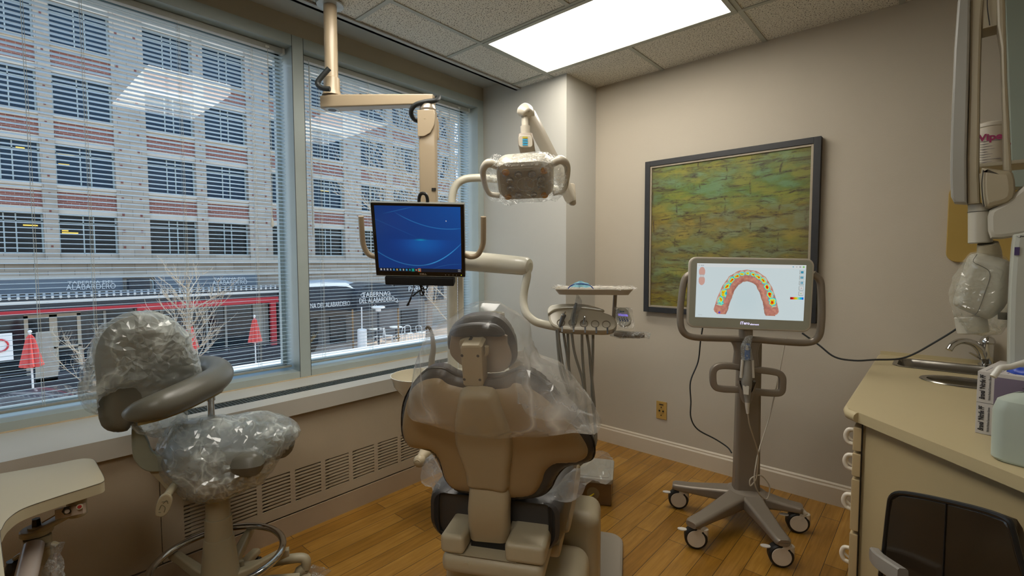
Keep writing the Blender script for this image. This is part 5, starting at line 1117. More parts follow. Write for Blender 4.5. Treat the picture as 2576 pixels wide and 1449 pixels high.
m.lathe([(0, .10), (.10, .10), (.105, .12), (.10, .15), (.075, .165), (.0, .168)], seg=28)
cpos = []
for (lx, ly, wx, wy) in legs:
    w_ = WZ(wx, wy, .055); w_.z = 0; e = H(w_); d = e.normalized(); cpos.append((e, d)); 
    n_ = Vector((-d.y, d.x, 0)); rr = []
    for s_, hw, z0, z1 in ((.03, .055, .095, .165), (.35, .046, .095, .155), (.8, .036, .100, .14), (1.05, .034, .103, .137), (1.09, .026, .106, .133)):
        c_ = e*s_; q_ = rrect(hw*2, z1-z0, .014, 4); rr.append(m.ring([c_+n_*x+Z_*((z0+z1)/2+z) for x, z in q_]))
    m.skin(rr)
m.build('star_base', MCT, t)
for i, (e, d) in enumerate(cpos):
    cd = Vector((.62, -.78, 0))  # wheel faces towards the viewer
    ax_ = Vector((.45, -.89, 0)).normalized(); sd = Vector((-ax_.y, ax_.x, 0)); c_ = e-sd*.0+Vector((0, 0, .052))
    m = MB(); m.cyl(c_-ax_*.022, c_+ax_*.022, .050, 28, bev=.006); w = m.build('caster', MTY, t)
    m = MB(); m.cyl(c_+ax_*.0215, c_+ax_*.0245, .039, 28, bev=.001); m.cyl(c_-ax_*.0245, c_-ax_*.0215, .039, 28, bev=.001); m.build('wheel_disc', MWC, w)
    m = MB(); m.tube([c_+Z_*.02, c_+sd*.02+Z_*.048, c_+Z_*.052+sd*.0], [.026, .024, .014], 12, 3); m.cyl(c_+sd*.035-Z_*.01, c_+sd*.035+Z_*.045, .02, 12, bev=.003); m.build('caster_fork', MWC, w)
    m = MB(); m.prism(ell(0, 0, .022, .013, 16), c_-sd*.058+Z_*.030, sd, ax_, .005, .001); m.build('brake_pedal', mat('pedal_white', 'c8c4bc', .4), w)
# monitor head
QM = (Vector((-.64, 2.33, 1.1705)), (R(0), R(1.2), R(31)))
def q2(px, py): return pixg(px, py)
md = thing('touchscreen', '', '', (0, 0, 0)); bpy.data.objects.remove(md)
MLm = Matrix.Translation(QM[0]) @ eulM(QM[1][2], QM[1][0], QM[1][1]); Hm = Matrix.Translation(-hub) @ MLm; H3 = Hm.to_3x3(); hx_, hy_, hz_ = H3 @ X_, H3 @ Y_, H3 @ Z_; ho = Hm @ Vector((0, 0, 0))
def mp(px, py, y=0.):
    n = MLm.to_3x3() @ Y_; w = WP(px, py, MLm @ Vector((0, y, 0)), n); q_ = MLm.inverted() @ w; return (q_.x, q_.z)
m = MB(); ow = [mp(*p) for p in ((1733, 647), (2050, 650), (2040, 837), (1729, 823))]; SWc = (ow[1][0]-ow[0][0]+ow[2][0]-ow[3][0])/2; SHc = (ow[0][1]-ow[3][1]+ow[1][1]-ow[2][1])/2
scx = sum(p[0] for p in ow)/4; scz = sum(p[1] for p in ow)/4
m.prism(rrect(SWc, SHc, .032, 6, scx, scz), ho+hy_*.028, hx_, hz_, .028, .005); dsp = m.build('display', mat('display_silver', 'b8b2a6', .35, .2, .03, 10.), t)
m = MB(); m.prism(rrect(SWc-.016, SHc-.016, .026, 6, scx, scz), ho+hy_*.0005, hx_, hz_, .0012); m.build('bezel', mat('display_bezel', '9c9e90', .3, .1, .03, 20.), dsp)
sc4 = [mp(*p) for p in ((1752, 664), (2026, 665), (2023, 809), (1750, 796))]
sw_ = (sc4[1][0]-sc4[0][0]+sc4[2][0]-sc4[3][0])/2; sh_ = (sc4[0][1]-sc4[3][1]+sc4[1][1]-sc4[2][1])/2; sx_ = sum(p[0] for p in sc4)/4; sz_ = sum(p[1] for p in sc4)/4
def jet(x):
    x = np.clip(x, 0, 1); return np.stack([np.clip(1.5-abs(4*x-3), 0, 1), np.clip(1.5-abs(4*x-2), 0, 1), np.clip(1.5-abs(4*x-1), 0, 1)], -1)
def vn(X, Y, sc, seed=0):
    rs = np.random.RandomState(seed); G = rs.rand(64, 64); x = X*sc+17.3; y = Y*sc+9.1; xi = np.floor(x).astype(int); yi = np.floor(y).astype(int); fx = x-xi; fy = y-yi; fx = fx*fx*(3-2*fx); fy = fy*fy*(3-2*fy)
    g = lambda a, b: G[a % 64, b % 64]
    return ((g(xi, yi)*(1-fx)+g(xi+1, yi)*fx)*(1-fy)+(g(xi, yi+1)*(1-fx)+g(xi+1, yi+1)*fx)*fy)*2-1
def scan_col(u, v):
    AR = sw_/sh_; X = (u-.475)*AR; Y = v
    col = np.zeros(u.shape+(3,))+np.array([.62, .72, .74]); cxy = np.exp(-((X)/.28)**2-((Y-.62)/.35)**2)[..., None]; col = col*(1-.28*cxy)+np.array([.45, .62, .68])*.28*cxy
    col[v < .065] = (.70, .74, .74)
    # dental arch as a distance to a horseshoe curve
    ts = np.linspace(-1, 1, 121); a = np.abs(ts); ax = np.sign(ts)*(.40*np.sin(a*PI/2*.9)**.9+.07*a); ay = .205+.63*(1-np.cos(a*PI/2))**.92
    ax = np.sign(ts)*np.interp(a, [0, .2, .4, .6, .8, 1], [0, .13, .265, .36, .43, .48]); ay = np.interp(a, [0, .2, .4, .6, .8, 1], [.165, .185, .28, .44, .64, .84])
    pts = np.stack([ax, ay], -1); d = np.full(u.shape, 9.); tt_ = np.zeros(u.shape); side = np.zeros(u.shape)
    for i in range(len(pts)-1):
        p, q_ = pts[i], pts[i+1]; e = q_-p; L2 = (e**2).sum(); k = np.clip(((X-p[0])*e[0]+(Y-p[1])*e[1])/L2, 0, 1); dx = X-p[0]-k*e[0]; dy = Y-p[1]-k*e[1]; dist = np.hypot(dx, dy); sg = np.sign(e[0]*dy-e[1]*dx)
        mk = dist < d; d = np.where(mk, dist, d); tt_ = np.where(mk, ts[i]+(ts[1]-ts[0])*k, tt_); side = np.where(mk, sg, side)
    A = np.abs(tt_); ds = d*side   # side + = inside of the arch
    rn = vn(X, Y, 13, 1)*.6+vn(X, Y, 27, 2)*.4; rn2 = vn(X, Y, 34, 3)
    gum_in = .125+.02*A+.010*rn; gum_out = .062+.004*rn+.012*A
    end = (Y > .86+.04*rn*0+.05-(ax[-1]-np.abs(X))**2*6)
    gum = (ds < gum_in+.02) & (ds > -gum_out) & (Y < .93)
    gc = np.stack([.60+.10*rn, .25+.06*rn+.03*rn2, .18+.05*rn], -1); gc = gc*(.9+.15*rn2[..., None])*(1-.35*np.clip((ds-gum_in+.03)/.05, 0, 1))[..., None]
    col = np.where(gum[..., None], gc, col)
    ncell = 14; ph = (tt_*7.2+.5) % 1-.5; tw = .040+.020*A; lobe = np.sqrt((ph/.52)**2+((ds+.012)/tw)**2)
    tooth = (lobe < 1.0) & (A < .93); col = np.where(tooth[..., None], np.array([.72, .66, .50])*(1-.25*lobe[..., None]**2), col)
    l2 = np.maximum(.02, np.sqrt((np.abs(ph)/.56)**3+((ds-.004+.012*rn*A)/(tw*(.85+.25*np.clip(A*2-.6, 0, 1))))**2)+(.22+.2*A)*rn2+.12*rn+.10)
    heat = (l2 < .98) & (A < .92); jc = jet(np.clip(.92-.72*l2**1.5, .12, .9))*.8; jc[..., 2] = np.where(l2 > .85, .6, jc[..., 2]); col = np.where(heat[..., None], jc, col)
    dot = np.hypot(X+.455*AR/AR, Y-.90) < .018; col[dot] = (.1, .05, .55)
    # interface
    for i, yy in enumerate((.13, .225, .32, .415, .51)):
        b = (abs(u-.966) < .021) & (abs(v-yy) < .036); col[b] = (.66, .70, .70); bb = (abs(abs(u-.966)-.020) < .0018) & (abs(v-yy) < .036) | (abs(u-.966) < .021) & (abs(abs(v-yy)-.035) < .003); col[bb] = (.35, .4, .4)
        ic = (abs(u-.966) < .013) & (abs(v-yy) < .022)
        if i == 0: col[ic] = (.04, .28, .42)
        if i == 1: col[ic & (abs(u-.966) > .0015)] = (.04, .28, .42)
        if i == 2: col[ic & (abs((u-.953) % .0088-.0044) < .0034) & (abs(v-yy) > .003)] = (.04, .28, .42)
        if i == 3: col[(abs(u-.966) < .007) & (abs(v-yy) < .006)] = (.5, .3, .3)
        if i == 4: col[(abs(u-.964) < .005) & (abs(v-yy) < .01)] = (.2, .5, .2); col[(abs(u-.969) < .002) & (abs(v-yy) < .008)] = (.6, .2, .1)
    cb = (u > .872) & (u < .99) & (v > .575) & (v < .618); col[cb] = jet(1-(np.floor((u[cb]-.872)/.118*8)/8)*.95)*.7
    for k, c_ in enumerate(((.05, .35, .5), (.4, .4, .4), (.4, .42, .42), (.2, .55, .1))): col[np.hypot((u-.885-.031*k)*AR, v-.036) < .010+.006*(k > 1)] = c_
    col[(u > .035) & (u < .07) & (abs(v-.036) < .007) & (np.sin(u*900) > -.3)] = (.3, .33, .35); col[(abs(u-.02) < .004) & (abs(abs(v-.036)-(u-.016)*1.5) < .004)] = (.3, .33, .35)
    for zc, s_ in ((.155, 1), (.315, 1)):
        e = np.hypot((u-.05)/.030, (v-zc)/.088); col[(e < 1) & (np.sign(.235-zc)*(v-.235) < -.01)] = (.62, .36, .30); rg = (abs(e-1.17) < .10) & (np.sign(.235-zc)*(v-.235) < -.012); col[rg] = (.62, .72, .78)
    rgc = (abs(np.maximum(abs(u-.05)/.017, abs(v-.235)/.022)-1) < .14); col[rgc] = (.45, .52, .55)
    col[(u > .03) & (u < .066) & (abs(v-.955) < .004) & (np.sin(u*1100) > 0)] = (.4, .42, .42)
    return col
sob = col_grid('screen', 360, 190, sw_, sh_, (0, 0, 0), scan_col, vcol_mat('scan_screen', .82, .12), dsp)
Ms = Matrix.Translation(ho-hy_*.0012+hx_*sx_+hz_*sz_) @ H3.to_4x4(); sob.data.transform(Ms)
m = MB(); x1, z1 = mp(1872, 813); m.text('iTero', .0175, ho-hy_*.0012+hx_*(x1+.003)+hz_*z1, hx_, hz_, .0002, bold=.0006); x1, z1 = mp(1893, 816); m.text('element', .0115, ho-hy_*.0012+hx_*(x1+.008)+hz_*z1, hx_, hz_, .0002, bold=.0003); m.build('lettering', mat('logo_glow', 'd0d0d8', .4, emis='d8d0ff', estr=.8), dsp, smooth=False)
# U shaped frame round the display
ppts = [(1742, 686), (1724, 700), (1716, 735), (1711, 790), (1716, 830), (1740, 847), (1800, 851), (1880, 853), (1960, 859), (2030, 862), (2058, 848), (2066, 810), (2066, 740), (2062, 705), (2044, 688)]
m = MB(); ys = [.03, .03, .03, .03, .03, .04, .05, .055, .055, .05, .04, .03, .03, .03, .03]
P3 = [];
for (px, py), yy in zip(ppts, ys): x, z = mp(px, py, yy); P3.append(ho+hx_*x+hz_*z+hy_*yy)
m.tube(P3, .0155, 16, 6); m.build('frame_tube', MCT, t)
def op(pts, y): return [mp(px, py, y) for px, py in pts]
m = MB(); m.prism(smooth_poly(op([(1826, 848), (1924, 851), (1912, 866), (1906, 890), (1905, 930), (1848, 930), (1848, 885), (1842, 864)], .06), 3), ho+hy_*.085, hx_, hz_, .035, .010); m.build('neck', MCT, t)
m = MB(); m.tube([ho+hx_*a_+hz_*b_+hy_*.05 for a_, b_ in op([(1876, 850), (1876, 780)], .05)], .03, 16); m.build('display_mount', MCT, t)
for pts in ([(1858, 922), (1815, 920), (1797, 928), (1793, 945), (1797, 970), (1815, 978), (1860, 980)], [(1894, 929), (1950, 936), (1966, 946), (1968, 965), (1964, 985), (1945, 989), (1894, 985)]):
    m = MB(); m.tube([ho+hx_*a_+hz_*b_+hy_*.06 for a_, b_ in op(pts, .06)], [1]*7, 14, 6, sq=(.030, .030)); m.build('handle', MCT, t)
# wand holder, wand
hy0 = .02
m = MB(); cu_ = op([(1859, 958), (1861, 985), (1869, 1010), (1880, 1020), (1892, 1010), (1899, 985), (1901, 958), (1893, 972), (1888, 985), (1872, 985), (1866, 972)], hy0); m.prism(smooth_poly(cu_, 3), ho+hy_*(hy0+.025), hx_, hz_, .03, .004); m.build('wand_holder', MCT, t)
wb = op([(1881, 1012)], .01)[0]; wp = ho+hx_*wb[0]+hz_*wb[1]+hy_*.01
t2 = thing('scanner_wand', 'grey and white handheld scanner wand with blue tip cover standing in the cart holder', 'scanner wand', hub+wp, 0)
def wq(pts, y=.005): return [H3 @ Vector((a_, y, b_)) + (ho-wp) for a_, b_ in op(pts, y)]
m = MB(); m.tube(wq([(1880, 1015), (1880, 1000), (1879, 975), (1878, 955), (1879, 940), (1881, 915), (1882, 905)]), [.010, .013, .020, .024, .022, .0185, .016], 18, 4); m.build('body', mat('wand_grey', '8c8a84', .35), t2)
m = MB()
for a_, b_ in (((1868, 905), (1864, 950)), ((1893, 906), (1895, 950))): m.tube(wq([a_, b_], -.004), .0065, 10)
m.build('white_side', mat('wand_white', 'c4bfb4', .3), t2)
m = MB(); m.tube(wq([(1880, 1012), (1880, 1025), (1881, 1040)]), [.011, .009, .006], 12, 3); m.build('strain_relief', mat('wand_white', 'c4bfb4', .3), t2)
m = MB(); m.prism([(p.x, p.z) for p in wq([(1871, 968), (1889, 968), (1888, 990), (1873, 990)])], (0, wq([(1880, 980)], -.016)[0].y, 0), X_, Z_, .001); m.text('Model: SN:', .006, wq([(1880, 976)], -.02)[0], hx_, hz_, .0002); m.build('spec_label', mat('spec_paper', 'c8c4b8', .5), t2, smooth=False)
m = MB(); tp = [(p.x, p.z) for p in wq([(1875, 868), (1878, 863), (1888, 863), (1891, 868), (1890, 900), (1886, 905), (1877, 905), (1874, 900)])]; m.prism(tp, (0, wq([(1882, 880)], .0)[0].y, 0), X_, Z_, .012, .002); m.build('tip_cover', mat('tip_blue', '1c5490', .4), t2)
m = MB(); m.prism([(p.x, p.z) for p in wq([(1878, 868), (1887, 868), (1887, 879), (1878, 879)])], (0, wq([(1882, 880)], -.009)[0].y-.006, 0), X_, Z_, .001); m.build('tip_window', mat('tip_white', 'c8c0b0', .4), t2)
m = MB(); m.tube(wq([(1880, 903), (1878, 890), (1877, 870), (1884, 852), (1893, 845)], -.0), [.026, .024, .022, .016, .003], 14, 5); crumple(m, .004, 45, 6); m.build('plastic_sleeve', film_mat('clear_film_small', .2, .5, 60.), t2, ang=180)
MCB = mat('cable_white', 'b0a898', .5); 
cpx = [(1881, 1040, 2.12), (1886, 1070, 2.14), (1897, 1105, 2.18), (1907, 1140, 2.22), (1906, 1175, 2.25), (1903, 1200, 2.27), (1897, 1213, 2.27), (1887, 1222, 2.27), (1888, 1205, 2.27), (1906, 1196, 2.28), (1920, 1200, 2.29), (1936, 1225, 2.3), (1930, 1255, 2.3), (1912, 1245, 2.28), (1898, 1215, 2.27), (1900, 1180, 2.28), (1910, 1130, 2.3), (1935, 1050, 2.36), (1958, 950, 2.42), (1977, 850, 2.46)]
t3 = thing('wand_cable', 'thin off-white cable hanging in loops from the scanner wand', 'cable', WD(1881, 1040, 2.12)); w0 = Vector(t3.location)
m = MB(); m.tube([WD(*p)-w0 for p in cpx], .0030, 8, 6); m.build('cable', MCB, t3)
def cable(name, lab, pts, r, mm_):
    o_ = WD(*pts[0]); t_ = thing(name, lab, 'cable', o_); m = MB(); m.tube([WD(*p)-o_ for p in pts], r, 8, 6); m.build('cable', mm_, t_); return t_
MCK = mat('cable_dark', '24282a', .5)
cable('power_cable', 'dark power cable hanging behind the cart on the left side of its post', [(1768, 822, 2.45), (1762, 860, 2.47), (1756, 910, 2.5), (1737, 960, 2.5), (1738, 1010, 2.5), (1738, 1050, 2.5), (1755, 1080, 2.5), (1800, 1105, 2.5), (1830, 1125, 2.48), (1841, 1140, 2.46)], .0036, MCK)
cable('network_cable', 'dark cable sagging from the back of the cart display to the wall above the sink', [(2018, 838, 2.4), (2060, 868, 2.35), (2100, 898, 2.3), (2150, 907, 2.25), (2200, 905, 2.22), (2260, 903, 2.2), (2300, 890, 2.18), (2350, 862, 2.15), (2390, 838, 2.12), (2408, 826, 2.1)], .0042, MCK)
# ================================================================ RIGHT SIDE : counter, sink, x-ray arm, boxes
CZ = .844
MCTR = mat('counter_laminate', 'b0a27e', .4, 0, .04, 5., .05, 300)
MCAB = mat('cabinet_beige', 'ab9a74', .45, 0, .04, 5., .05, 300)
cpoly = [(-.213, 3.066), (-.213, 1.90), (-.205, 1.862), (-.18, 1.835), (.15, 1.51), (.495, 1.18), (.495, 3.066)]
t = thing('countertop', 'beige laminate countertop with rounded edge holding the sink along the right side', 'countertop', (0, 2.3, CZ))
m = MB()
# worktop with cut-outs for the two basins: built as strips round the holes
def loc2(p): return (p[0], p[1]-2.3)
sk = [WZ(*p, CZ) for p in ((2245, 905), (2432, 918))]
S1 = (-.145, .20, 2.90, 2.70)   # x0,x1,yfar,ynear main basin
rc = (.045, 2.46, .125, .095)
bmc = m.bm
def ring_poly(poly, z): return [bmc.verts.new((x, y-2.3, z)) for x, y in poly]
hole1 = [(x, y) for x, y in rrect(.47, .22, .05, 5, .10, 2.875)]; h2c = WZ(2400, 962, CZ)
hole2 = ell(.085, 2.55, .12, .085, 30)
from mathutils.geometry import delaunay_2d_cdt
def slab(polys, z0, z1, m):
    vs = []; es = []; 
    for P in polys:
        k = len(vs); vs += [Vector(p) for p in P]; es += [(k+i, k+(i+1) % len(P)) for i in range(len(P))]
    r = delaunay_2d_cdt(vs, es, [], 0, 1e-5); V, E, F = r[0], r[1], r[2]
    up = [m.bm.verts.new((v.x, v.y-2.3, z1)) for v in V]; dn = [m.bm.verts.new((v.x, v.y-2.3, z0)) for v in V]
    for f in F:
        c_ = sum((V[i] for i in f), Vector((0, 0)))/len(f)
        if inpoly(c_.x, c_.y, polys[0]) and not any(inpoly(c_.x, c_.y, h) for h in polys[1:]):
            m.bm.faces.new([up[i] for i in f]); m.bm.faces.new([dn[i] for i in f][::-1])
    for P in polys:
        u = [m.bm.verts.new((x, y-2.3, z1)) for x, y in P]; d = [m.bm.verts.new((x, y-2.3, z0)) for x, y in P]
        for i in range(len(P)): j = (i+1) % len(P); m.bm.faces.new((u[i], u[j], d[j], d[i]))
slab([cpoly, hole1, hole2], -.032, 0, m)
m.bm.normal_update(); m.build('worktop', MCTR, t, ang=20)
m = MB(); m.tube([(-.207, .77, -.017), (-.207, -.40, -.017), (-.20, -.438, -.017), (-.175, -.468, -.017)], .0165, 12); m.build('bullnose_edge', MCTR, t)
m = MB(); m.box((-.213, .762, 0), (.495, .768, .018)); m.build('backsplash', MCTR, t)
m = MB(); 
MSS = mat('brushed_steel', '8c8880', .22, .9, .08, 40.)
t2 = thing('sink', 'rectangular stainless steel sink basin at the back of the counter', 'sink', (.10, 2.875, CZ))
m = MB(); q_ = lambda w_, h_, r_, z: m.ring([(x, y, z) for x, y in rrect(w_, h_, r_, 6)])
m.skin([q_(.50, .25, .055, .001), q_(.495, .245, .055, .0035), q_(.465, .215, .05, .002), q_(.45, .20, .05, -.02), q_(.42, .18, .05, -.14), q_(.30, .1, .04, -.15)], True, False, True); m.build('basin', MSS, t2)
t2 = thing('waste_ring', 'oval stainless steel ringed opening in the counter in front of the sink', 'waste chute', (.085, 2.55, CZ))
m = MB(); e_ = lambda a, b_, z: m.ring([(x, y, z) for x, y in ell(0, 0, a, b_, 36)])
m.skin([e_(.135, .10, .001), e_(.132, .097, .0045), e_(.112, .077, .004), e_(.108, .073, -.01), e_(.106, .071, -.12), e_(.05, .04, -.122)], True, False, True); m.build('ring', MSS, t2)
fb = WY(2483, 890, 3.035)
t2 = thing('faucet', 'chrome single lever faucet with curved spout behind the sink', 'faucet', (fb.x, fb.y, CZ), 0)
def Fq(px, py, d=None): return WD(px, py, FD)-Vector((fb.x, fb.y, CZ))
FD = (Vector((fb.x, fb.y, CZ))-CAMP).dot(_f)
m = MB(); m.lathe([(.03, 0), (.03, .006), (.024, .012), (.023, .10), (.027, .105), (.027, .112), (.022, .125), (.010, .135), (0, .136)], seg=28); m.build('body', MCR, t2)
m = MB(); m.tube([Fq(2474, 900), Fq(2466, 880), Fq(2448, 864), Fq(2420, 858), Fq(2398, 866), Fq(2387, 880)], [.017, .017, .016, .014, .013, .013], 16, 6); m.build('spout', MCR, t2)
m = MB(); m.tube([Fq(2472, 905), Fq(2455, 895), Fq(2438, 886)], [.006, .006, .004], 8, 2); m.build('lever', MCR, t2)
# cabinet body
t2 = thing('base_cabinet', 'beige base cabinet with drawers whose white pulls stick out on the aisle side', 'cabinet', (0, 2.3, 0))
m = MB(); m.prism([(-.165, 3.06-2.3), (-.165, 1.865-2.3), (.13, 1.57-2.3), (.49, 1.215-2.3), (.49, 3.06-2.3)], (0, 0, .0), X_, Y_, CZ-.034); m.build('body', MCAB, t2, smooth=False)
m = MB(); m.box((-.168, -.447, .0), (-.1655, -.44, CZ-.035)); m.build('corner_gap', MBK, t2)
zdr = [(.735, .808), (.635, .730), (.425, .630), (.225, .420), (.03, .220)]
zdr = []
for (ya, yb) in ((1062, 1118), (1121, 1174), (1178, 1290), (1294, 1400), (1404, 1500)):
    zdr.append((WX(2152, yb, -.19).z, WX(2152, ya, -.19).z))
for i, (z0, z1) in enumerate(zdr):
    z0 = max(z0, .02)
    m = MB(); m.box((-.190, -.448, z0+.002), (-.167, -.05, min(z1, CZ-.036)-.002), .004); d_ = m.build('drawer', mat('drawer_beige', 'b5a27c', .42, 0, .03, 6.), t2)
    zc = (z0+min(z1, .8))/2; m = MB(); m.tube([(-.188, -.425, zc+.024), (-.205, -.425, zc+.02), (-.212, -.425, zc), (-.205, -.425, zc-.02), (-.188, -.425, zc-.024)], .0065, 10, 4); m.tube([(-.188, -.425, zc+.024), (-.205, -.41, zc+.01), (-.208, -.40, zc-.01), (-.19, -.40, zc-.024)], .004, 8, 3); m.build('pull', mat('white_pull', 'd0c8b8', .3), d_)
# dark glossy covered bin standing in front of the cabinet end
bo_ = WZ(2240, 1449, .12); 
t2 = thing('covered_bin', 'dark glossy bin with rounded top and centre seam standing against the cabinet end panel', 'waste bin', Vector((.10, 1.43, 0)), R(-45))
def bx(px, py, y=0.):
    q_ = pix(t2, y, px, py); return (q_.x, q_.z)
pts = [bx(2222, 1449), bx(2232, 1380), bx(2243, 1280), bx(2250, 1250), bx(2272, 1240), bx(2330, 1248), bx(2395, 1262), bx(2480, 1283), bx(2540, 1305), bx(2556, 1330), bx(2572, 1390), bx(2590, 1449)]
pts = pts+[(pts[-1][0]+.01, .1), (pts[0][0]-.01, .1)]
MTR = mat('dark_bin_gloss', '2e261c', .16, 0, .45, 14., spec=.6)
m = MB(); m.prism(pts, (0, .02, 0), X_, Z_, .03, .008); m.build('lid_panel', MTR, t2)
m = MB(); pp = pts[:-2]; m.tube([(p[0], -.008, p[1]) for p in pp], .006, 8, 3); m.build('rim', MBK, t2)
p0 = bx(2392, 1262); p1 = bx(2402, 1449); m = MB(); m.box((p0[0]-.001, -.0125, .1), (p0[0]+.001, -.010, p0[1])); m.build('seam', MBK, t2)
m = MB(); m.tube([(bx(2228, 1396)[0], -.03, bx(2228, 1396)[1]), (bx(2262, 1412)[0], -.05, bx(2262, 1412)[1]), (bx(2330, 1449)[0], -.06, bx(2330, 1449)[1])], .9, 10, 4, sq=(.03, .045)); plab(m.build('grey_base', mat('bin_grey', '84807a', .3, 0, .1, 20.), t2), 'light grey base showing at the lower left')
# glove boxes
def glove(py_base, z0, label, dx=0., top=False):
    c_ = WZ(2452, 1088, CZ); o_ = Vector((c_.x+dx, c_.y, z0)); t_ = thing('glove_box', label, 'box', o_, R(-14), 'nitrile glove boxes on the counter')
    w_, h_, d_ = .125, .085, .24
    m = MB(); m.box((0, 0, 0), (w_, d_, h_), .001); bxo = m.build('carton', mat('carton_white', 'b8b4b0', .5, 0, .03, 10.), t_)
    m = MB(); m.box((.034, -.0008, .001), (w_, .0, h_-.010)); m.build('purple_panel', mat('purple_print', '6c6274', .5), bxo, smooth=False)
    m = MB(); m.text('Braval  Nitrile PF', .0155, (.0115, -.001, h_*.5), (0, 0, 1), (-1, 0, 0), .0002, bold=.0004, sx=.62, shear=.15); m.text('®', .006, (.0085, -.001, h_*.455), (0, 0, 1), (-1, 0, 0), .0002); m.text('Nitrile Medical Examination Gloves', .0065, (.0255, -.001, h_*.5), (0, 0, 1), (-1, 0, 0), .0002, sx=.72)
    for k, s_ in enumerate(('Made in Thailand', 'Fabriqué en Thaïlande', 'Fabricado en Tailandia')): m.text(s_, .0045, (.038, -.0012, .012-.0042*k+.002), X_, Z_, .0002, 'LEFT', .8)
    for k, s_ in enumerate(('Sterile de Latex', 'Non-Sterile Ambidextrous', 'Powder-Free', 'Sans Poudre', 'Sin Polvo')): m.text(s_, .0042, (w_-.002, -.0012, h_-.024-.006*k), X_, Z_, .0002, 'RIGHT', .8)
    m.torus((w_-.012, -.0012, h_-.018), .0045, .0006, Matrix.Rotation(R(90), 3, 'X'), 16, 4)
    m.build('lettering', mat('print_black', '1c1a1e', .6), bxo, smooth=False)
    m = MB()
    for k in range(5): m.box((.012+.014*k, .02, h_), (.014+.014*k, .09, h_+.0003))
    m.box((-.0005, .05, .03), (0, .12, .06)); m.build('printed_lines', mat('print_grey', '77737c', .6), bxo, smooth=False)
    return t_
glove(0, CZ+.0005, 'purple and white nitrile glove box at the bottom of the stack on the counter')
gt = glove(0, CZ+.0868, 'purple and white nitrile glove box on top of the stack with blue glove poking out')
m = MB(); m.sphere((.09, .05, .086), .035, 1.2, .8, .45, 20); crumple(m, .008, 45, 8); g2 = thing('blue_glove', 'blue nitrile glove poking out of the upper glove box', 'glove', gt.location, R(-14)); m.build('glove', mat('blue_nitrile', '12389c', .4), g2)
# translucent jug with white spout pump
jb = WZ(2560, 1166, CZ); t_ = thing('jug', 'large translucent white plastic jug with bent white pump spout at the right edge', 'jug', (jb.x+.03, jb.y+.03, CZ), R(-20))
m = MB(); m.skin([m.ring([(x, y, z) for x, y in rrect(w_, w_, .03, 5)]) for z, w_ in ((0.001, .12), (.008, .13), (.12, .132), (.145, .12), (.158, .08), (.165, .04), (.185, .04))]); m.build('bottle', mat('hdpe', 'a3aea4', .35, 0, .03, 8., sss=.2), t_)
m = MB(); m.cyl((0, 0, .18), (0, 0, .235), .012, 14); so_ = Vector((0, 0, .24)); inv_ = Mw(t_).inverted()
m.tube([(0, 0, .23), (0, 0, .248)]+[inv_ @ WD(x, y, (Mw(t_) @ so_-CAMP).dot(_f)) for x, y in ((2545, 922), (2518, 925), (2508, 935), (2498, 948))], .0065, 10, 3); m.build('pump_spout', mat('pump_white', 'c8c8c0', .3), t_)
# tall white dispenser at right edge
MWP = mat('cool_white_plastic', 'a4a69c', .38, 0, .03, 8.)
t_ = thing('towel_dispenser', 'tall pale plastic dispenser panel cropped by the right edge of the view', 'dispenser', WD(2580, 900, 1.32), R(-2))
def dp(px, py): q_ = pix(t_, 0, px, py); return (q_.x, q_.z)
m = MB(); dpl = [dp(*p) for p in ((2545, 1065), (2538, 1000), (2537, 880), (2540, 740), (2546, 640), (2551, 598), (2560, 588), (2640, 588), (2660, 700), (2660, 1090), (2576, 1068), (2558, 1072))]
m.prism(smooth_poly(dpl, 3), (0, .10, 0), X_, Z_, .10, .012); m.build('shell', MWP, t_)
m = MB(); a, b_ = dp(2553, 632), dp(2562, 636); m.boxc((a[0]+.004, -.001, a[1]+0), (.010, .003, .022)); m.build('lock_button', mat('purple_button', '3a2c5c', .4), t_)
m = MB(); c_ = dp(2546, 940); m.lathe([(.012, 0), (.010, .006), (0, .008)], (c_[0], 0, c_[1]), Matrix.Rotation(R(90), 3, 'X'), 18, .7, 1.6); m.build('side_knob', MWP, t_)
# x-ray arm assembly
XD = 1.45
xo = WD(2460, 300, XD); t_ = thing('xray_unit', 'grey and ivory wall mounted dental x-ray arm with plastic bagged tube head over the sink', 'x-ray unit', xo, R(-3))
def xp(px, py, y=0.): return pix(t_, y, px, py)
def x2(pts, y=0.): return [(p.x, p.z) for p in (xp(*q_, y) for q_ in pts)]
MXG = mat('xray_grey', '8f8d85', .35, 0, .03, 10.); MXI = mat('xray_ivory', '9a9078', .38, 0, .03, 10.); MXW = mat('xray_white', 'aaa698', .35, 0, .03, 10.)
m = MB(); m.prism(x2([(2409, 8), (2416, -20), (2442, -20), (2440, 100), (2436, 250), (2432, 400), (2433, 512), (2400, 510), (2392, 495), (2390, 440), (2392, 330), (2400, 130)]), (0, .06, 0), X_, Z_, .07, .006); m.build('front_panel', MXG, t_)
m = MB()
m.prism(x2([(2441, -40), (2478, -40), (2470, 60), (2466, 200), (2463, 430), (2466, 512), (2433, 514), (2432, 400), (2437, 240)]), (0, .09, 0), X_, Z_, .09, .006)
m.prism(x2([(2505, -40), (2528, -40), (2534, 200), (2541, 330), (2546, 440), (2524, 430), (2522, 300), (2517, 120), (2508, 64)]), (0, .09, 0), X_, Z_, .09, .006)
m.prism(x2([(2466, -40), (2512, -40), (2509, 62), (2470, 72)]), (0, .09, 0), X_, Z_, .085, .004); m.build('scissor_arm', MXI, t_)
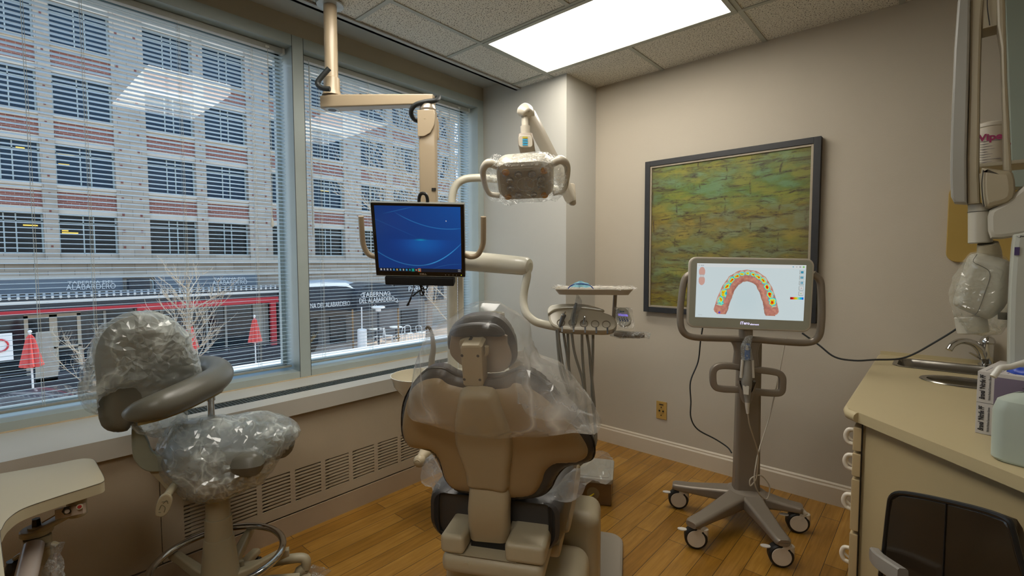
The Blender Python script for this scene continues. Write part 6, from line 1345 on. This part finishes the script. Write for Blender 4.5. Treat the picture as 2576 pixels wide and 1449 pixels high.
m = MB(); m.prism(smooth_poly(x2([(2468, 430), (2476, 424), (2520, 430), (2548, 438), (2550, 500), (2500, 522), (2475, 520), (2466, 480)]), 3), (0, .08, 0), X_, Z_, .11, .014); m.build('elbow', MXI, t_)
m = MB(); a = xp(2478, 425, -.032); 
m.tube([xp(2474, 428, -.031), xp(2470, 460, -.032), xp(2472, 495, -.032), xp(2476, 520, -.031)], .0012, 6, 4); m.tube([xp(2484, -20, -.0), xp(2484, 20, -.0), xp(2490, 64, .0)], .0012, 6, 4); m.build('seam', MBK, t_)
m = MB(); c0 = xp(2466, 512, .04); c1 = xp(2466, 612, .04); m.cyl(c0, c1, .028, 24, bev=.003); m.build('yoke_post', MXW, t_)
m = MB(); c2 = xp(2465, 533, .04); m.torus(c2, .0283, .0007, None, 28, 5); m.build('seam', MBK, t_)
m = MB(); m.tube([xp(2485, 612, .04), xp(2488, 635, .05), xp(2488, 660, .06)], [.024, .028, .03], 16, 3); m.build('fork', MXI, t_)
m = MB(); m.prism(x2([(2489, 530), (2500, 522), (2520, 512), (2576, 465), (2640, 420), (2640, 570), (2576, 592), (2520, 600), (2492, 600), (2485, 580), (2484, 545)], -.01), (0, .05, 0), X_, Z_, .07, .012); m.build('horizontal_arm', MXW, t_)
hd = [(2442, 640), (2470, 636), (2520, 650), (2545, 668), (2540, 740), (2528, 775), (2500, 800), (2480, 805), (2440, 790), (2402, 772), (2396, 755), (2415, 700), (2430, 655)]
m = bag(smooth_poly(x2(hd), 3), (0, .035, 0), X_, Z_, .045, .06, .005, .03, 0, 1, 0); m.build('tube_head', MXW, t_)
m = MB(); a = xp(2440, 795, .05); b_ = xp(2448, 838, .05); m.cyl(a, b_, .038, 28, bev=.003); m.build('cone', MXW, t_)
m = MB(); m.tube([xp(*p, -.0115) for p in ((2458, 640), (2448, 658), (2470, 670), (2488, 682), (2490, 700), (2480, 730), (2462, 780), (2452, 792))], .0008, 6, 3); m.build('seam', MBK, t_)
m = MB(); m.boxc(xp(2528, 795, .03), (.03, .04, .02), .002); m.boxc(xp(2545, 800, .03), (.008, .06, .09), .001); m.build('latch', mat('latch_dark', '3c3424', .4, .3), t_)
m = bag(x2([(2440, 634), (2470, 630), (2530, 645), (2552, 665), (2550, 760), (2540, 820), (2520, 845), (2470, 850), (2425, 838), (2398, 800), (2385, 755), (2392, 700), (2420, 655)]), (0, .05, 0), X_, Z_, .085, .09, .009, .045, .006, 20, 7, .8); plab(m.build('plastic_bag', film_mat('clear_film_head', .18, .5, 22., 'd0cec0', .1, .004), t_, smooth=False), 'clear crumpled plastic bag over the tube head')
# yellow board on the wall and wipes can
yb = WY(2380, 650, 3.05); t_ = thing('yellow_panel', 'rounded mustard yellow wall panel behind the x-ray arm', 'wall panel', (.30, 3.0695, 1.5))
zt_ = WY(2383, 465, 3.04).z-1.5; zb_ = WY(2430, 660, 3.04).z-1.5; xl_ = WY(2383, 560, 3.04).x-.30
m = MB(); m.prism(rrect(.19-xl_, zt_-zb_, .045, 6, (.19+xl_)/2, (zt_+zb_)/2), (0, 0, 0), X_, Z_, .03, .003); m.build('panel', mat('mustard_laminate', 'a08440', .45, 0, .04, 8.), t_)
wd_ = WD(2491, 415, 1.62); t_ = thing('wipes_canister', 'white wipes canister with crimson lettering seen through the gap of the x-ray arm', 'canister', wd_, R(-3))
sh = Mw(t_).inverted()
r_ = .040; cw = sh @ WD(2492, 415, 1.62+.0)
zt2 = (sh @ WD(2492, 312, 1.62)).z
m = MB(); m.cyl((0, 0, -.0), (0, 0, zt2-.016), r_, 36, bev=.002); m.build('can', mat('can_white', 'b0a694', .4), t_)
m = MB(); m.cyl((0, 0, zt2-.016), (0, 0, zt2), r_+.001, 36, bev=.003); m.cyl((0, 0, zt2), (0, 0, zt2+.004), .022, 20); m.build('lid', mat('lid_white', 'b4ac9c', .4), t_)
m = MB(); m.text('Wipes', .030, (-.004, -r_-.0006, zt2-.052), X_, Z_, .0003, sx=1.05, bold=.0012); m.torus((.036, -r_*.7, zt2-.08), .009, .0011, Matrix.Rotation(R(90), 3, 'X'), 20, 5); m.build('lettering', mat('crimson_print', '8c1c50', .5), t_, smooth=False)
m = MB()
for k in range(9): m.box((-.026, -r_-.0004, zt2-.064-.0085*k), (-.026+[.05, .02, .028, .034, .018, .03, .026, .05, .03][k], -r_+.004, zt2-.0632-.0085*k))
m.build('small_print', mat('print_grey', '77737c', .6), t_, smooth=False)
m = MB(); m.box((-.09, -.06, -.012), (.09, .10, 0), .002); t_s = thing('wall_shelf', 'small ivory shelf carrying the wipes canister', 'shelf', wd_-Vector((0, 0, .0005)), R(-3)); m.build('shelf', MXI, t_s)
# large pale cabinet front at far right edge (behind arm)
t_ = thing('wall_cabinet', 'tall pale grey green cabinet side at the right edge behind the x-ray arm', 'cabinet', WD(2600, 250, 1.75), R(-3))
q_ = x2([(2528, -60)], 0)
def cp_(px, py): g_ = pix(t_, 0, px, py); return (g_.x, g_.z)
m = MB(); pl_ = [cp_(2526, -60), cp_(2548, 470), cp_(2700, 470), cp_(2700, -60)]; m.prism(pl_, (0, .12, 0), X_, Z_, .12, .004); m.build('side_panel', mat('cabinet_sage', '7c857a', .45, 0, .05, 4.), t_)
# ================================================================ ASSISTANT STOOL
sc_ = WD(551, 1350, 1.80); 
t = thing('assistant_stool', 'grey vinyl assistant stool with curved arm, chrome foot ring and clear plastic covers', 'stool', (sc_.x, sc_.y, 0))
so = Vector((sc_.x, sc_.y, 0))
MVG = mat('grey_green_vinyl', '605e54', .36, 0, .08, 8., .12, 260); MSTL = mat('stool_beige', '9c9278', .4, 0, .03, 8.)
def S(px, py, d): return WD(px, py, d)-so
m = MB(); m.lathe([(.0, .11), (.066, .11), (.066, .14), (.049, .30), (.0485, .302), (.046, .302), (.0445, .375), (.044, .377), (.040, .377), (.040, .46), (.037, .50), (.0, .50)], seg=36); m.build('column', MSTL, t)
rc_ = Vector((-1.972, .592, 0)); RR = .214; RZ = .22
m = MB(); m.torus(Vector((0, 0, RZ)), RR, .013, None, 72, 12); m.build('foot_ring', MCR, t)
for i in range(5):
    a = R(62+72*i); d = Vector((math.cos(a), math.sin(a), 0)); n_ = Vector((-d.y, d.x, 0)); rr = []
    m = MB()
    for s_, hw, z0, z1 in ((.03, .022, .10, .15), (.10, .018, .12, .165), (.20, .013, .165, .205), (.235, .012, .175, .207)):
        rr.append(m.ring([d*s_+n_*x+Z_*((z0+z1)/2+z) for x, z in rrect(hw*2, z1-z0, .008, 3)]))
    m.skin(rr); m.build('ring_support', MSTL, t)
    m = MB(); rr = [m.ring([d*s_+n_*x+Z_*(zc+z) for x, z in rrect(hw*2, h_, .01, 3)]) for s_, hw, zc, h_ in ((.03, .025, .10, .04), (.27, .018, .075, .03))]; m.skin(rr); lg = m.build('leg', MSTL, t)
    m = MB(); c_ = d*.26+Z_*.028; m.cyl(c_-n_*.02, c_+n_*.02, .027, 20, bev=.004); m.build('caster', MTY, lg)
# seat : outline on the plane z = .60
SZ = .60
seat = [(398, 1110), (420, 1075), (470, 1056), (540, 1048), (610, 1042), (680, 1040), (730, 1058), (748, 1078), (742, 1094), (715, 1106), (690, 1112), (682, 1135), (690, 1150), (660, 1170), (600, 1182), (550, 1178), (500, 1186), (430, 1190), (398, 1160)]
SP = [(lambda p: (p.x-so.x, p.y-so.y))(WD(x, y, 1.80+(1105-y)*.0024)) for x, y in seat]
def S2(x, y, z=.655): p = WZ(x, y, z); return (p.x-so.x, p.y-so.y)
SP = [S2(*p) for p in [(404, 1120), (430, 1085), (480, 1066), (540, 1058), (610, 1052), (680, 1052), (728, 1066), (742, 1082), (728, 1098), (696, 1106), (672, 1120), (655, 1140), (600, 1148), (550, 1146), (500, 1154), (430, 1158), (404, 1140)]]
# enlarge along the sight depth to a plausible seat depth
m = bag(smooth_poly(SP, 3), (0, 0, .61), X_, Y_, .045, .045, .008, .045, 0, 1, 0); m.build('seat_cushion', MVG, t)
uF = Vector((math.cos(R(72)), math.sin(R(72)), 0)); wF = uF.cross(Z_)
def SFp(px, py, o_): return pixp(t, o_, uF, Z_, px, py)
m = MB(); m.box((-.10, -.09, .50), (.10, .09, .57), .02); m.build('seat_mechanism', MSTL, t)
oj = S(365, 1140, 1.69)
m = MB(); m.prism(smooth_poly([SFp(*p, oj) for p in ((333, 1075), (345, 1060), (372, 1100), (384, 1130), (415, 1150), (430, 1175), (385, 1182), (362, 1176), (345, 1160), (335, 1135))], 3), oj, uF, Z_, .022, .004); m.build('back_bracket', mat('bracket_pale', '8c9080', .4), t)
m = MB(); m.prism([SFp(*p, oj) for p in ((361, 1172), (440, 1168), (430, 1245), (402, 1213))], oj-wF*.01, uF, Z_, .012, .002); m.build('gusset', MSTL, t)
ol = S(412, 1265, 1.56)
m = MB(); m.prism(smooth_poly([SFp(*p, ol) for p in ((420, 1238), (434, 1248), (432, 1268), (422, 1288), (408, 1297), (394, 1294), (391, 1284), (395, 1262), (405, 1245))], 4), ol, uF, Z_, .014, .004)
m.tube([ol+uF*.008+Z_*.02, S(450, 1205, 1.68)], .012, 10); lv = m.build('lever_paddle', MSTL, t)
m = MB()
for pts in (((402, 1278), (408, 1266), (417, 1272), (414, 1284)), ((400, 1284), (406, 1284)), ((408, 1258), (424, 1256)), ((412, 1262), (420, 1254), (424, 1262))):
    m.tube([ol+wF*.0145+uF*a_+Z_*b_ for a_, b_ in (SFp(*p, ol) for p in pts)], .0011, 5, 3)
m.build('embossed_icon', mat('lever_icon', '5c563c', .5), lv)
# backrest
bk = WD(360, 930, 1.62); ya = R(96)
Mb = Matrix.Translation(bk-so) @ eulM(ya, R(10), 0); b3 = Mb.to_3x3(); bx_, by_, bz_ = b3@X_, b3@Y_, b3@Z_; bo_ = Mb@Vector((0, 0, 0)); Mbw = Matrix.Translation(so)@Mb; MbI = Mbw.inverted()
def bk2(px, py, y=0.): w = WP(px, py, Mbw@Vector((0, y, 0)), Mbw.to_3x3()@Y_); q_ = MbI@w; return (q_.x, q_.z)
bo2 = [(243, 960), (238, 900), (252, 850), (280, 818), (330, 796), (385, 792), (435, 812), (470, 850), (488, 900), (486, 950), (465, 1000), (430, 1030), (380, 1050), (335, 1060), (320, 1080), (285, 1086), (256, 1072), (246, 1030)]
PB = smooth_poly([bk2(*p) for p in bo2], 4)
m = bag(PB, bo_, bx_, bz_, .045, .045, .008, .05, 0, 1, 0); m.build('backrest', MVG, t)
m = MB(); m.prism(smooth_poly([bk2(*p, .05) for p in bo2], 2), bo_+by_*.06, bx_, bz_, .018, .004); plab(m.build('backrest_shell', mat('mustard_shell', '8a7a4c', .5), t), 'mustard shell on the rear of the backrest')
# curved arm
ap = [(322, 1042, 1.50), (350, 1035, 1.48), (400, 1020, 1.50), (450, 1000, 1.56), (500, 976, 1.64), (540, 955, 1.74), (553, 938, 1.82), (540, 925, 1.90), (510, 920, 1.93), (480, 925, 1.93), (455, 935, 1.88)]
m = MB(); m.tube([S(*p) for p in ap], [.018, .033, .042, .045, .046, .046, .046, .044, .04, .036, .03], 20, 6); m.build('curved_arm', MVG, t)
m = MB(); m.tube([S(x, y+30, d+.01) for x, y, d in ap[1:7]], [.5, .8, 1, 1, 1, .6], 10, 5, sq=(.05, .022)); plab(m.build('arm_underside', mat('mustard_shell', '8a7a4c', .5), t), 'mustard plastic underside of the arm')
m = MB(); p0 = S(528, 955, 1.92); p1 = Vector((p0.x, p0.y, .56)); m.tube([p0, p1], .0125, 16); m.cyl(Vector((p0.x, p0.y, .80)), Vector((p0.x, p0.y, .835)), .0205, 20, bev=.003); m.cyl(Vector((p0.x, p0.y, .77)), Vector((p0.x, p0.y, .795)), .0165, 16); m.tube([p1, (0, .02, .53)], .0125, 12); m.build('arm_post', MCR, t)
# film covers
MF1 = film_mat('clear_film_stool', .27, .8, 15., 'd4dad6', .15, .004)
fb_ = [(195, 1000), (205, 950), (225, 880), (250, 830), (300, 796), (350, 784), (400, 786), (450, 815), (480, 855), (500, 905), (505, 960), (480, 1000), (440, 1030), (400, 1050), (360, 1040), (330, 1000), (318, 975), (250, 1000), (245, 1045), (215, 1030)]
m = bag(smooth_poly([bk2(*p) for p in fb_], 2), bo_, bx_, bz_, .062, .07, .0105, .06, .010, 12, 3, .75); plab(m.build('backrest_film', MF1, t, smooth=False), 'crumpled clear plastic bag over the backrest')
m = bag([bk2(*p) for p in [(320, 1062), (350, 1055), (470, 1010), (468, 1060), (440, 1085), (400, 1100), (385, 1102), (340, 1090)]], bo_, bx_, bz_, .03, .03, .010, .03, .007, 14, 5, .8); m.build('film_hem', MF1, t, smooth=False)
# seat film as a vertical bag facing the viewer
M2 = Matrix.Translation(Vector((0, 0, .6))) @ eulM(R(74), R(-12), 0); f3 = M2.to_3x3(); M2w = Matrix.Translation(so)@M2; M2I = M2w.inverted()
def sf(px, py): w = WP(px, py, M2w@Vector((0, 0, 0)), M2w.to_3x3()@Y_); q_ = M2I@w; return (q_.x, q_.z)
ff = [(390, 1130), (402, 1100), (430, 1070), (470, 1052), (540, 1046), (620, 1038), (680, 1034), (730, 1052), (754, 1078), (748, 1100), (722, 1130), (700, 1160), (672, 1200), (620, 1235), (560, 1258), (520, 1266), (470, 1256), (430, 1228), (405, 1195), (395, 1160)]
m = bag(smooth_poly([sf(*p) for p in ff], 2), Vector((0, 0, .6)), f3@X_, f3@Z_, .16, .14, .0115, .11, .012, 12, 9, .8); plab(m.build('seat_film', MF1, t, smooth=False), 'crumpled clear plastic bag over the seat')
# tubular leg with caster beside the stool
tb = WD(740, 1410, 1.95); tb.z = 0
t = thing('tubular_stand', 'beige tubular stand leg with elbow and caster on the floor beside the stool', 'equipment stand', tb)
def T(px, py, d): return WD(px, py, d)-tb
m = MB(); m.tube([T(600, 1428, 1.9), T(650, 1420, 1.92), T(735, 1405, 1.95), T(762, 1404, 1.96), T(770, 1412, 1.96), T(769, 1430, 1.96)], .0185, 16, 5); m.build('tube_leg', MSTL, t)
m = MB(); m.tube([T(602, 1412, 1.88), T(602, 1440, 1.88)], [1, 1.0], 12, sq=(.02, .03)); m.build('end_fin', MSTL, t)
m = MB(); c_ = T(755, 1446, 1.96); c_.z = .031; ax_ = Vector((.6, -.6, 0)).normalized(); m.cyl(c_-ax_*.02, c_+ax_*.02, .031, 22, bev=.005); m.build('caster', MTY, t)
m = MB(); m.tube([T(769, 1428, 1.96), c_+Z_*.028, c_+Z_*.005+Vector((.03, .02, 0))], [.02, .028, .02], 12, 3); m.build('caster_hood', MSTL, t)
t = thing('plastic_scrap', 'small crumpled clear plastic scrap on the floor beside the stool leg', 'plastic scrap', WZ(795, 1440, .01), R(20))
m = MB(); grid_sheet(m, lambda u, v: Vector(((u-.5)*.10, (v-.5)*.07, .008*math.sin(PI*u)*math.sin(PI*v))), 16, 12); crumple(m, .008, 50, 2); m.build('sheet', film_mat('clear_film_small', .2, .5, 60.), t, ang=180)
# ================================================================ SIDE TABLE (lower left)
TZ = .72; th2 = .030
to = WZ(120, 1260, TZ); t = thing('instrument_table', 'cream laminate swing table top with bracket switch and joint arm at lower left', 'table', (to.x, to.y, 0))
tt0 = Vector((to.x, to.y, 0))
def TP(px, py, z=TZ): p = WZ(px, py, z)-tt0; return (p.x, p.y)
MTB = mat('cream_laminate', 'a79e84', .42, 0, .03, 6.); 
poly = [TP(*p) for p in ((-500, 1297), (-100, 1212), (0, 1191), (120, 1170), (195, 1155), (222, 1153), (238, 1158), (250, 1178), (262, 1202), (258, 1212), (230, 1222), (150, 1247), (60, 1278), (20, 1305), (4, 1330), (0, 1345), (12, 1449), (16, 1600), (-500, 1700))]
poly = poly[:2]+[(p.x, p.y) for p in spline([Vector((a_, b_, 0)) for a_, b_ in poly[2:17]], [0]*15, 5)[0]]+poly[17:]
m = MB(); m.prism(poly, (0, 0, TZ-th2), X_, Y_, th2, .0012); m.build('table_top', MTB, t)
m = MB(); m.tube([(x, y, TZ-.001) for x, y in poly[8:-3]], .0008, 5); plab(m.build('edge_line', mat('edge_dark', '4a4438', .5), t), 'fine dark line along the top edge')
def D(px, py, d): return WD(px, py, d)-tt0
ux = (D(217, 1260, 1.31)-D(147, 1290, 1.31)).normalized(); 
m = MB(); m.prism([(0, 0), (.076, 0), (.076, .026), (.0, .026)], D(148, 1302, 1.30), Vector((ux.x, ux.y, ux.z*.5)), Z_, .012, .002); m.build('switch_plate', mat('plate_pink', 'a89a8c', .4), t)
m = MB(); c_ = D(169, 1284, 1.285); fwd = (CAMP-tt0-c_).normalized(); m.cyl(c_-fwd*.006, c_+fwd*.003, .011, 6); m.build('knob_base', mat('knob_brass', '3c3828', .3, .6), t); m = MB(); m.cyl(c_, c_+fwd*.016-Z_*.003, .0055, 14, bev=.001); m.build('switch_knob', mat('knob_white', 'a8a098', .3), t)
m = MB(); c_ = D(200, 1275, 1.285); m.cyl(c_-fwd*.005, c_+fwd*.006, .0075, 20, bev=.001); m.build('light_bezel', MSTL, t); m = MB(); m.cyl(c_+fwd*.004, c_+fwd*.008, .0045, 14, bev=.001); plab(m.build('red_light', mat('red_lamp', '7c2420', .2), t), 'red indicator light')
m = MB(); z1 = .655
e0 = D(92, 1330, 1.30); e1 = D(195, 1300, 1.34); e0.z = .60; e1.z = .635
dd_ = (e1-e0); n_ = Vector((-dd_.y, dd_.x, 0)).normalized(); 
m.skin([m.ring([e0+n_*x+Z_*z for x, z in rrect(.060, .016, .006, 3)]), m.ring([e0+dd_*.3+n_*x+Z_*z for x, z in rrect(.055, .016, .006, 3)]), m.ring([e1+n_*x+Z_*z for x, z in rrect(.038, .014, .005, 3)])])
m.cyl(e0-Z_*.010, e0+Z_*.008, .034, 28, bev=.003); m.cyl(e1-Z_*.016, e1+Z_*.05, .022, 24, bev=.003); m.build('joint_arm', MSTL, t)
m = MB(); m.cyl(e0+Z_*.008, e0+Z_*.013, .018, 22); m.build('washer', MSTL, t); m = MB(); m.cyl(e0+Z_*.012, e0+Z_*.032, .0105, 6, .009); m.build('bolt', mat('bolt_dark', '2e281c', .3, .7), t)
m = MB(); m.tube([e0+Vector((.01, .01, .02)), e0+dd_*.5+Z_*.016, e1+Z_*.02], .0016, 6, 4); m.build('wire', mat('amber_wire', '9c7020', .5), t)
m = MB(); e2 = e0-Z_*.012; m.skin([m.ring([e2+Vector((x, y, 0)) for x, y in rrect(.060, .055, .006, 3)]), m.ring([e2+Vector((x, y, -.075)) for x, y in rrect(.064, .058, .006, 3)])]); m.build('block', MSTL, t)
m = MB(); m.tube([D(84, 1375, 1.27), D(66, 1449, 1.20), D(45, 1530, 1.12)], .0225, 22); m.build('support_tube', mat('tube_pink', 'a89c94', .25, .1), t)
m = MB(); m.tube([e0-Z_*.05, D(135, 1368, 1.285), D(145, 1372, 1.288)], .007, 8); m.build('hanger', MSTL, t); m = MB(); m.tube([e0-Z_*.06, D(52, 1396, 1.3), D(38, 1406, 1.3)], .007, 8); m.build('hanger', MSTL, t)
t2 = thing('wrapped_instrument', 'clear plastic wrapped instrument hanging beside the swing table arm', 'instrument', D(135, 1400, 1.28)+tt0)
m = MB(); m.tube([D(145, 1365, 1.29)+tt0-t2.location, D(140, 1392, 1.285)+tt0-t2.location, D(134, 1420, 1.28)+tt0-t2.location, D(128, 1480, 1.27)+tt0-t2.location], [.018, .012, .022, .032], 14, 5); crumple(m, .006, 35, 4); m.build('plastic_sleeve', film_mat('clear_film_small', .2, .5, 60.), t2, ang=180)
m = MB(); m.tube([D(139, 1392, 1.29)+tt0-t2.location, D(132, 1480, 1.28)+tt0-t2.location], [.004, .010], 10); m.build('instrument', mat('tube_pink', 'a89c94', .25, .1), t2)
t2 = thing('black_syringe_bundle', 'black plastic wrapped item hanging at the lower left corner', 'instrument', D(40, 1430, 1.3)+tt0)
m = MB(); m.tube([D(38, 1408, 1.3)+tt0-t2.location, D(38, 1440, 1.3)+tt0-t2.location, D(38, 1500, 1.3)+tt0-t2.location], [.018, .024, .024], 14, 4); crumple(m, .004, 60, 4); m.build('wrap', mat('black_wrap', '15171c', .25, 0, .3, 30.), t2)
# ================================================================ CAMERA, WORLD, VIEW
cam = bpy.data.cameras.new('camera'); co = bpy.data.objects.new('camera', cam); C.objects.link(co)
cam.sensor_fit = 'HORIZONTAL'; cam.sensor_width = 36; cam.lens = 36*FPX/2576; cam.clip_start = .05; cam.clip_end = 300
B = Matrix((( _r2.x, _u2.x, -_f.x), (_r2.y, _u2.y, -_f.y), (_r2.z, _u2.z, -_f.z)))
co.matrix_world = Matrix.Translation(CAMP) @ B.to_4x4()
bpy.context.scene.camera = co
W = bpy.data.worlds.new('world'); bpy.context.scene.world = W; W.use_nodes = True; nt = W.node_tree; nt.nodes.clear()
bg = N(nt, 'ShaderNodeBackground'); wo = N(nt, 'ShaderNodeOutputWorld'); tc = N(nt, 'ShaderNodeTexCoord'); sp = N(nt, 'ShaderNodeSeparateXYZ')
rp = N(nt, 'ShaderNodeValToRGB'); rp.color_ramp.elements[0].position = .45; rp.color_ramp.elements[0].color = (.60, .59, .57, 1); rp.color_ramp.elements[1].position = .9; rp.color_ramp.elements[1].color = (.31, .5, .84, 1)
L(nt, tc.outputs['Generated'], sp.inputs[0]); mr = N(nt, 'ShaderNodeMath', operation='MULTIPLY_ADD'); mr.inputs[1].default_value = .5; mr.inputs[2].default_value = .5; L(nt, sp.outputs[2], mr.inputs[0])
L(nt, mr.outputs[0], rp.inputs[0]); L(nt, rp.outputs[0], bg.inputs[0]); bg.inputs[1].default_value = SKY; L(nt, bg.outputs[0], wo.inputs[0])
sun = bpy.data.lights.new('sun', 'SUN'); sun.energy = SUN; sun.angle = R(.6); sun.color = (1, .95, .86); so = bpy.data.objects.new('sun', sun); C.objects.link(so)
so.rotation_euler = Vector((.10, -.62, -.75)).to_track_quat('-Z', 'Y').to_euler()
sc = bpy.context.scene
sc.view_settings.view_transform = 'Standard'; sc.view_settings.look = 'None'; sc.view_settings.gamma = 1; sc.view_settings.exposure = EXPO
sc.cycles.max_bounces = 10; sc.cycles.transparent_max_bounces = 40; sc.cycles.diffuse_bounces = 5; sc.cycles.caustics_reflective = False; sc.cycles.caustics_refractive = False
sc.cycles.sample_clamp_indirect = 4
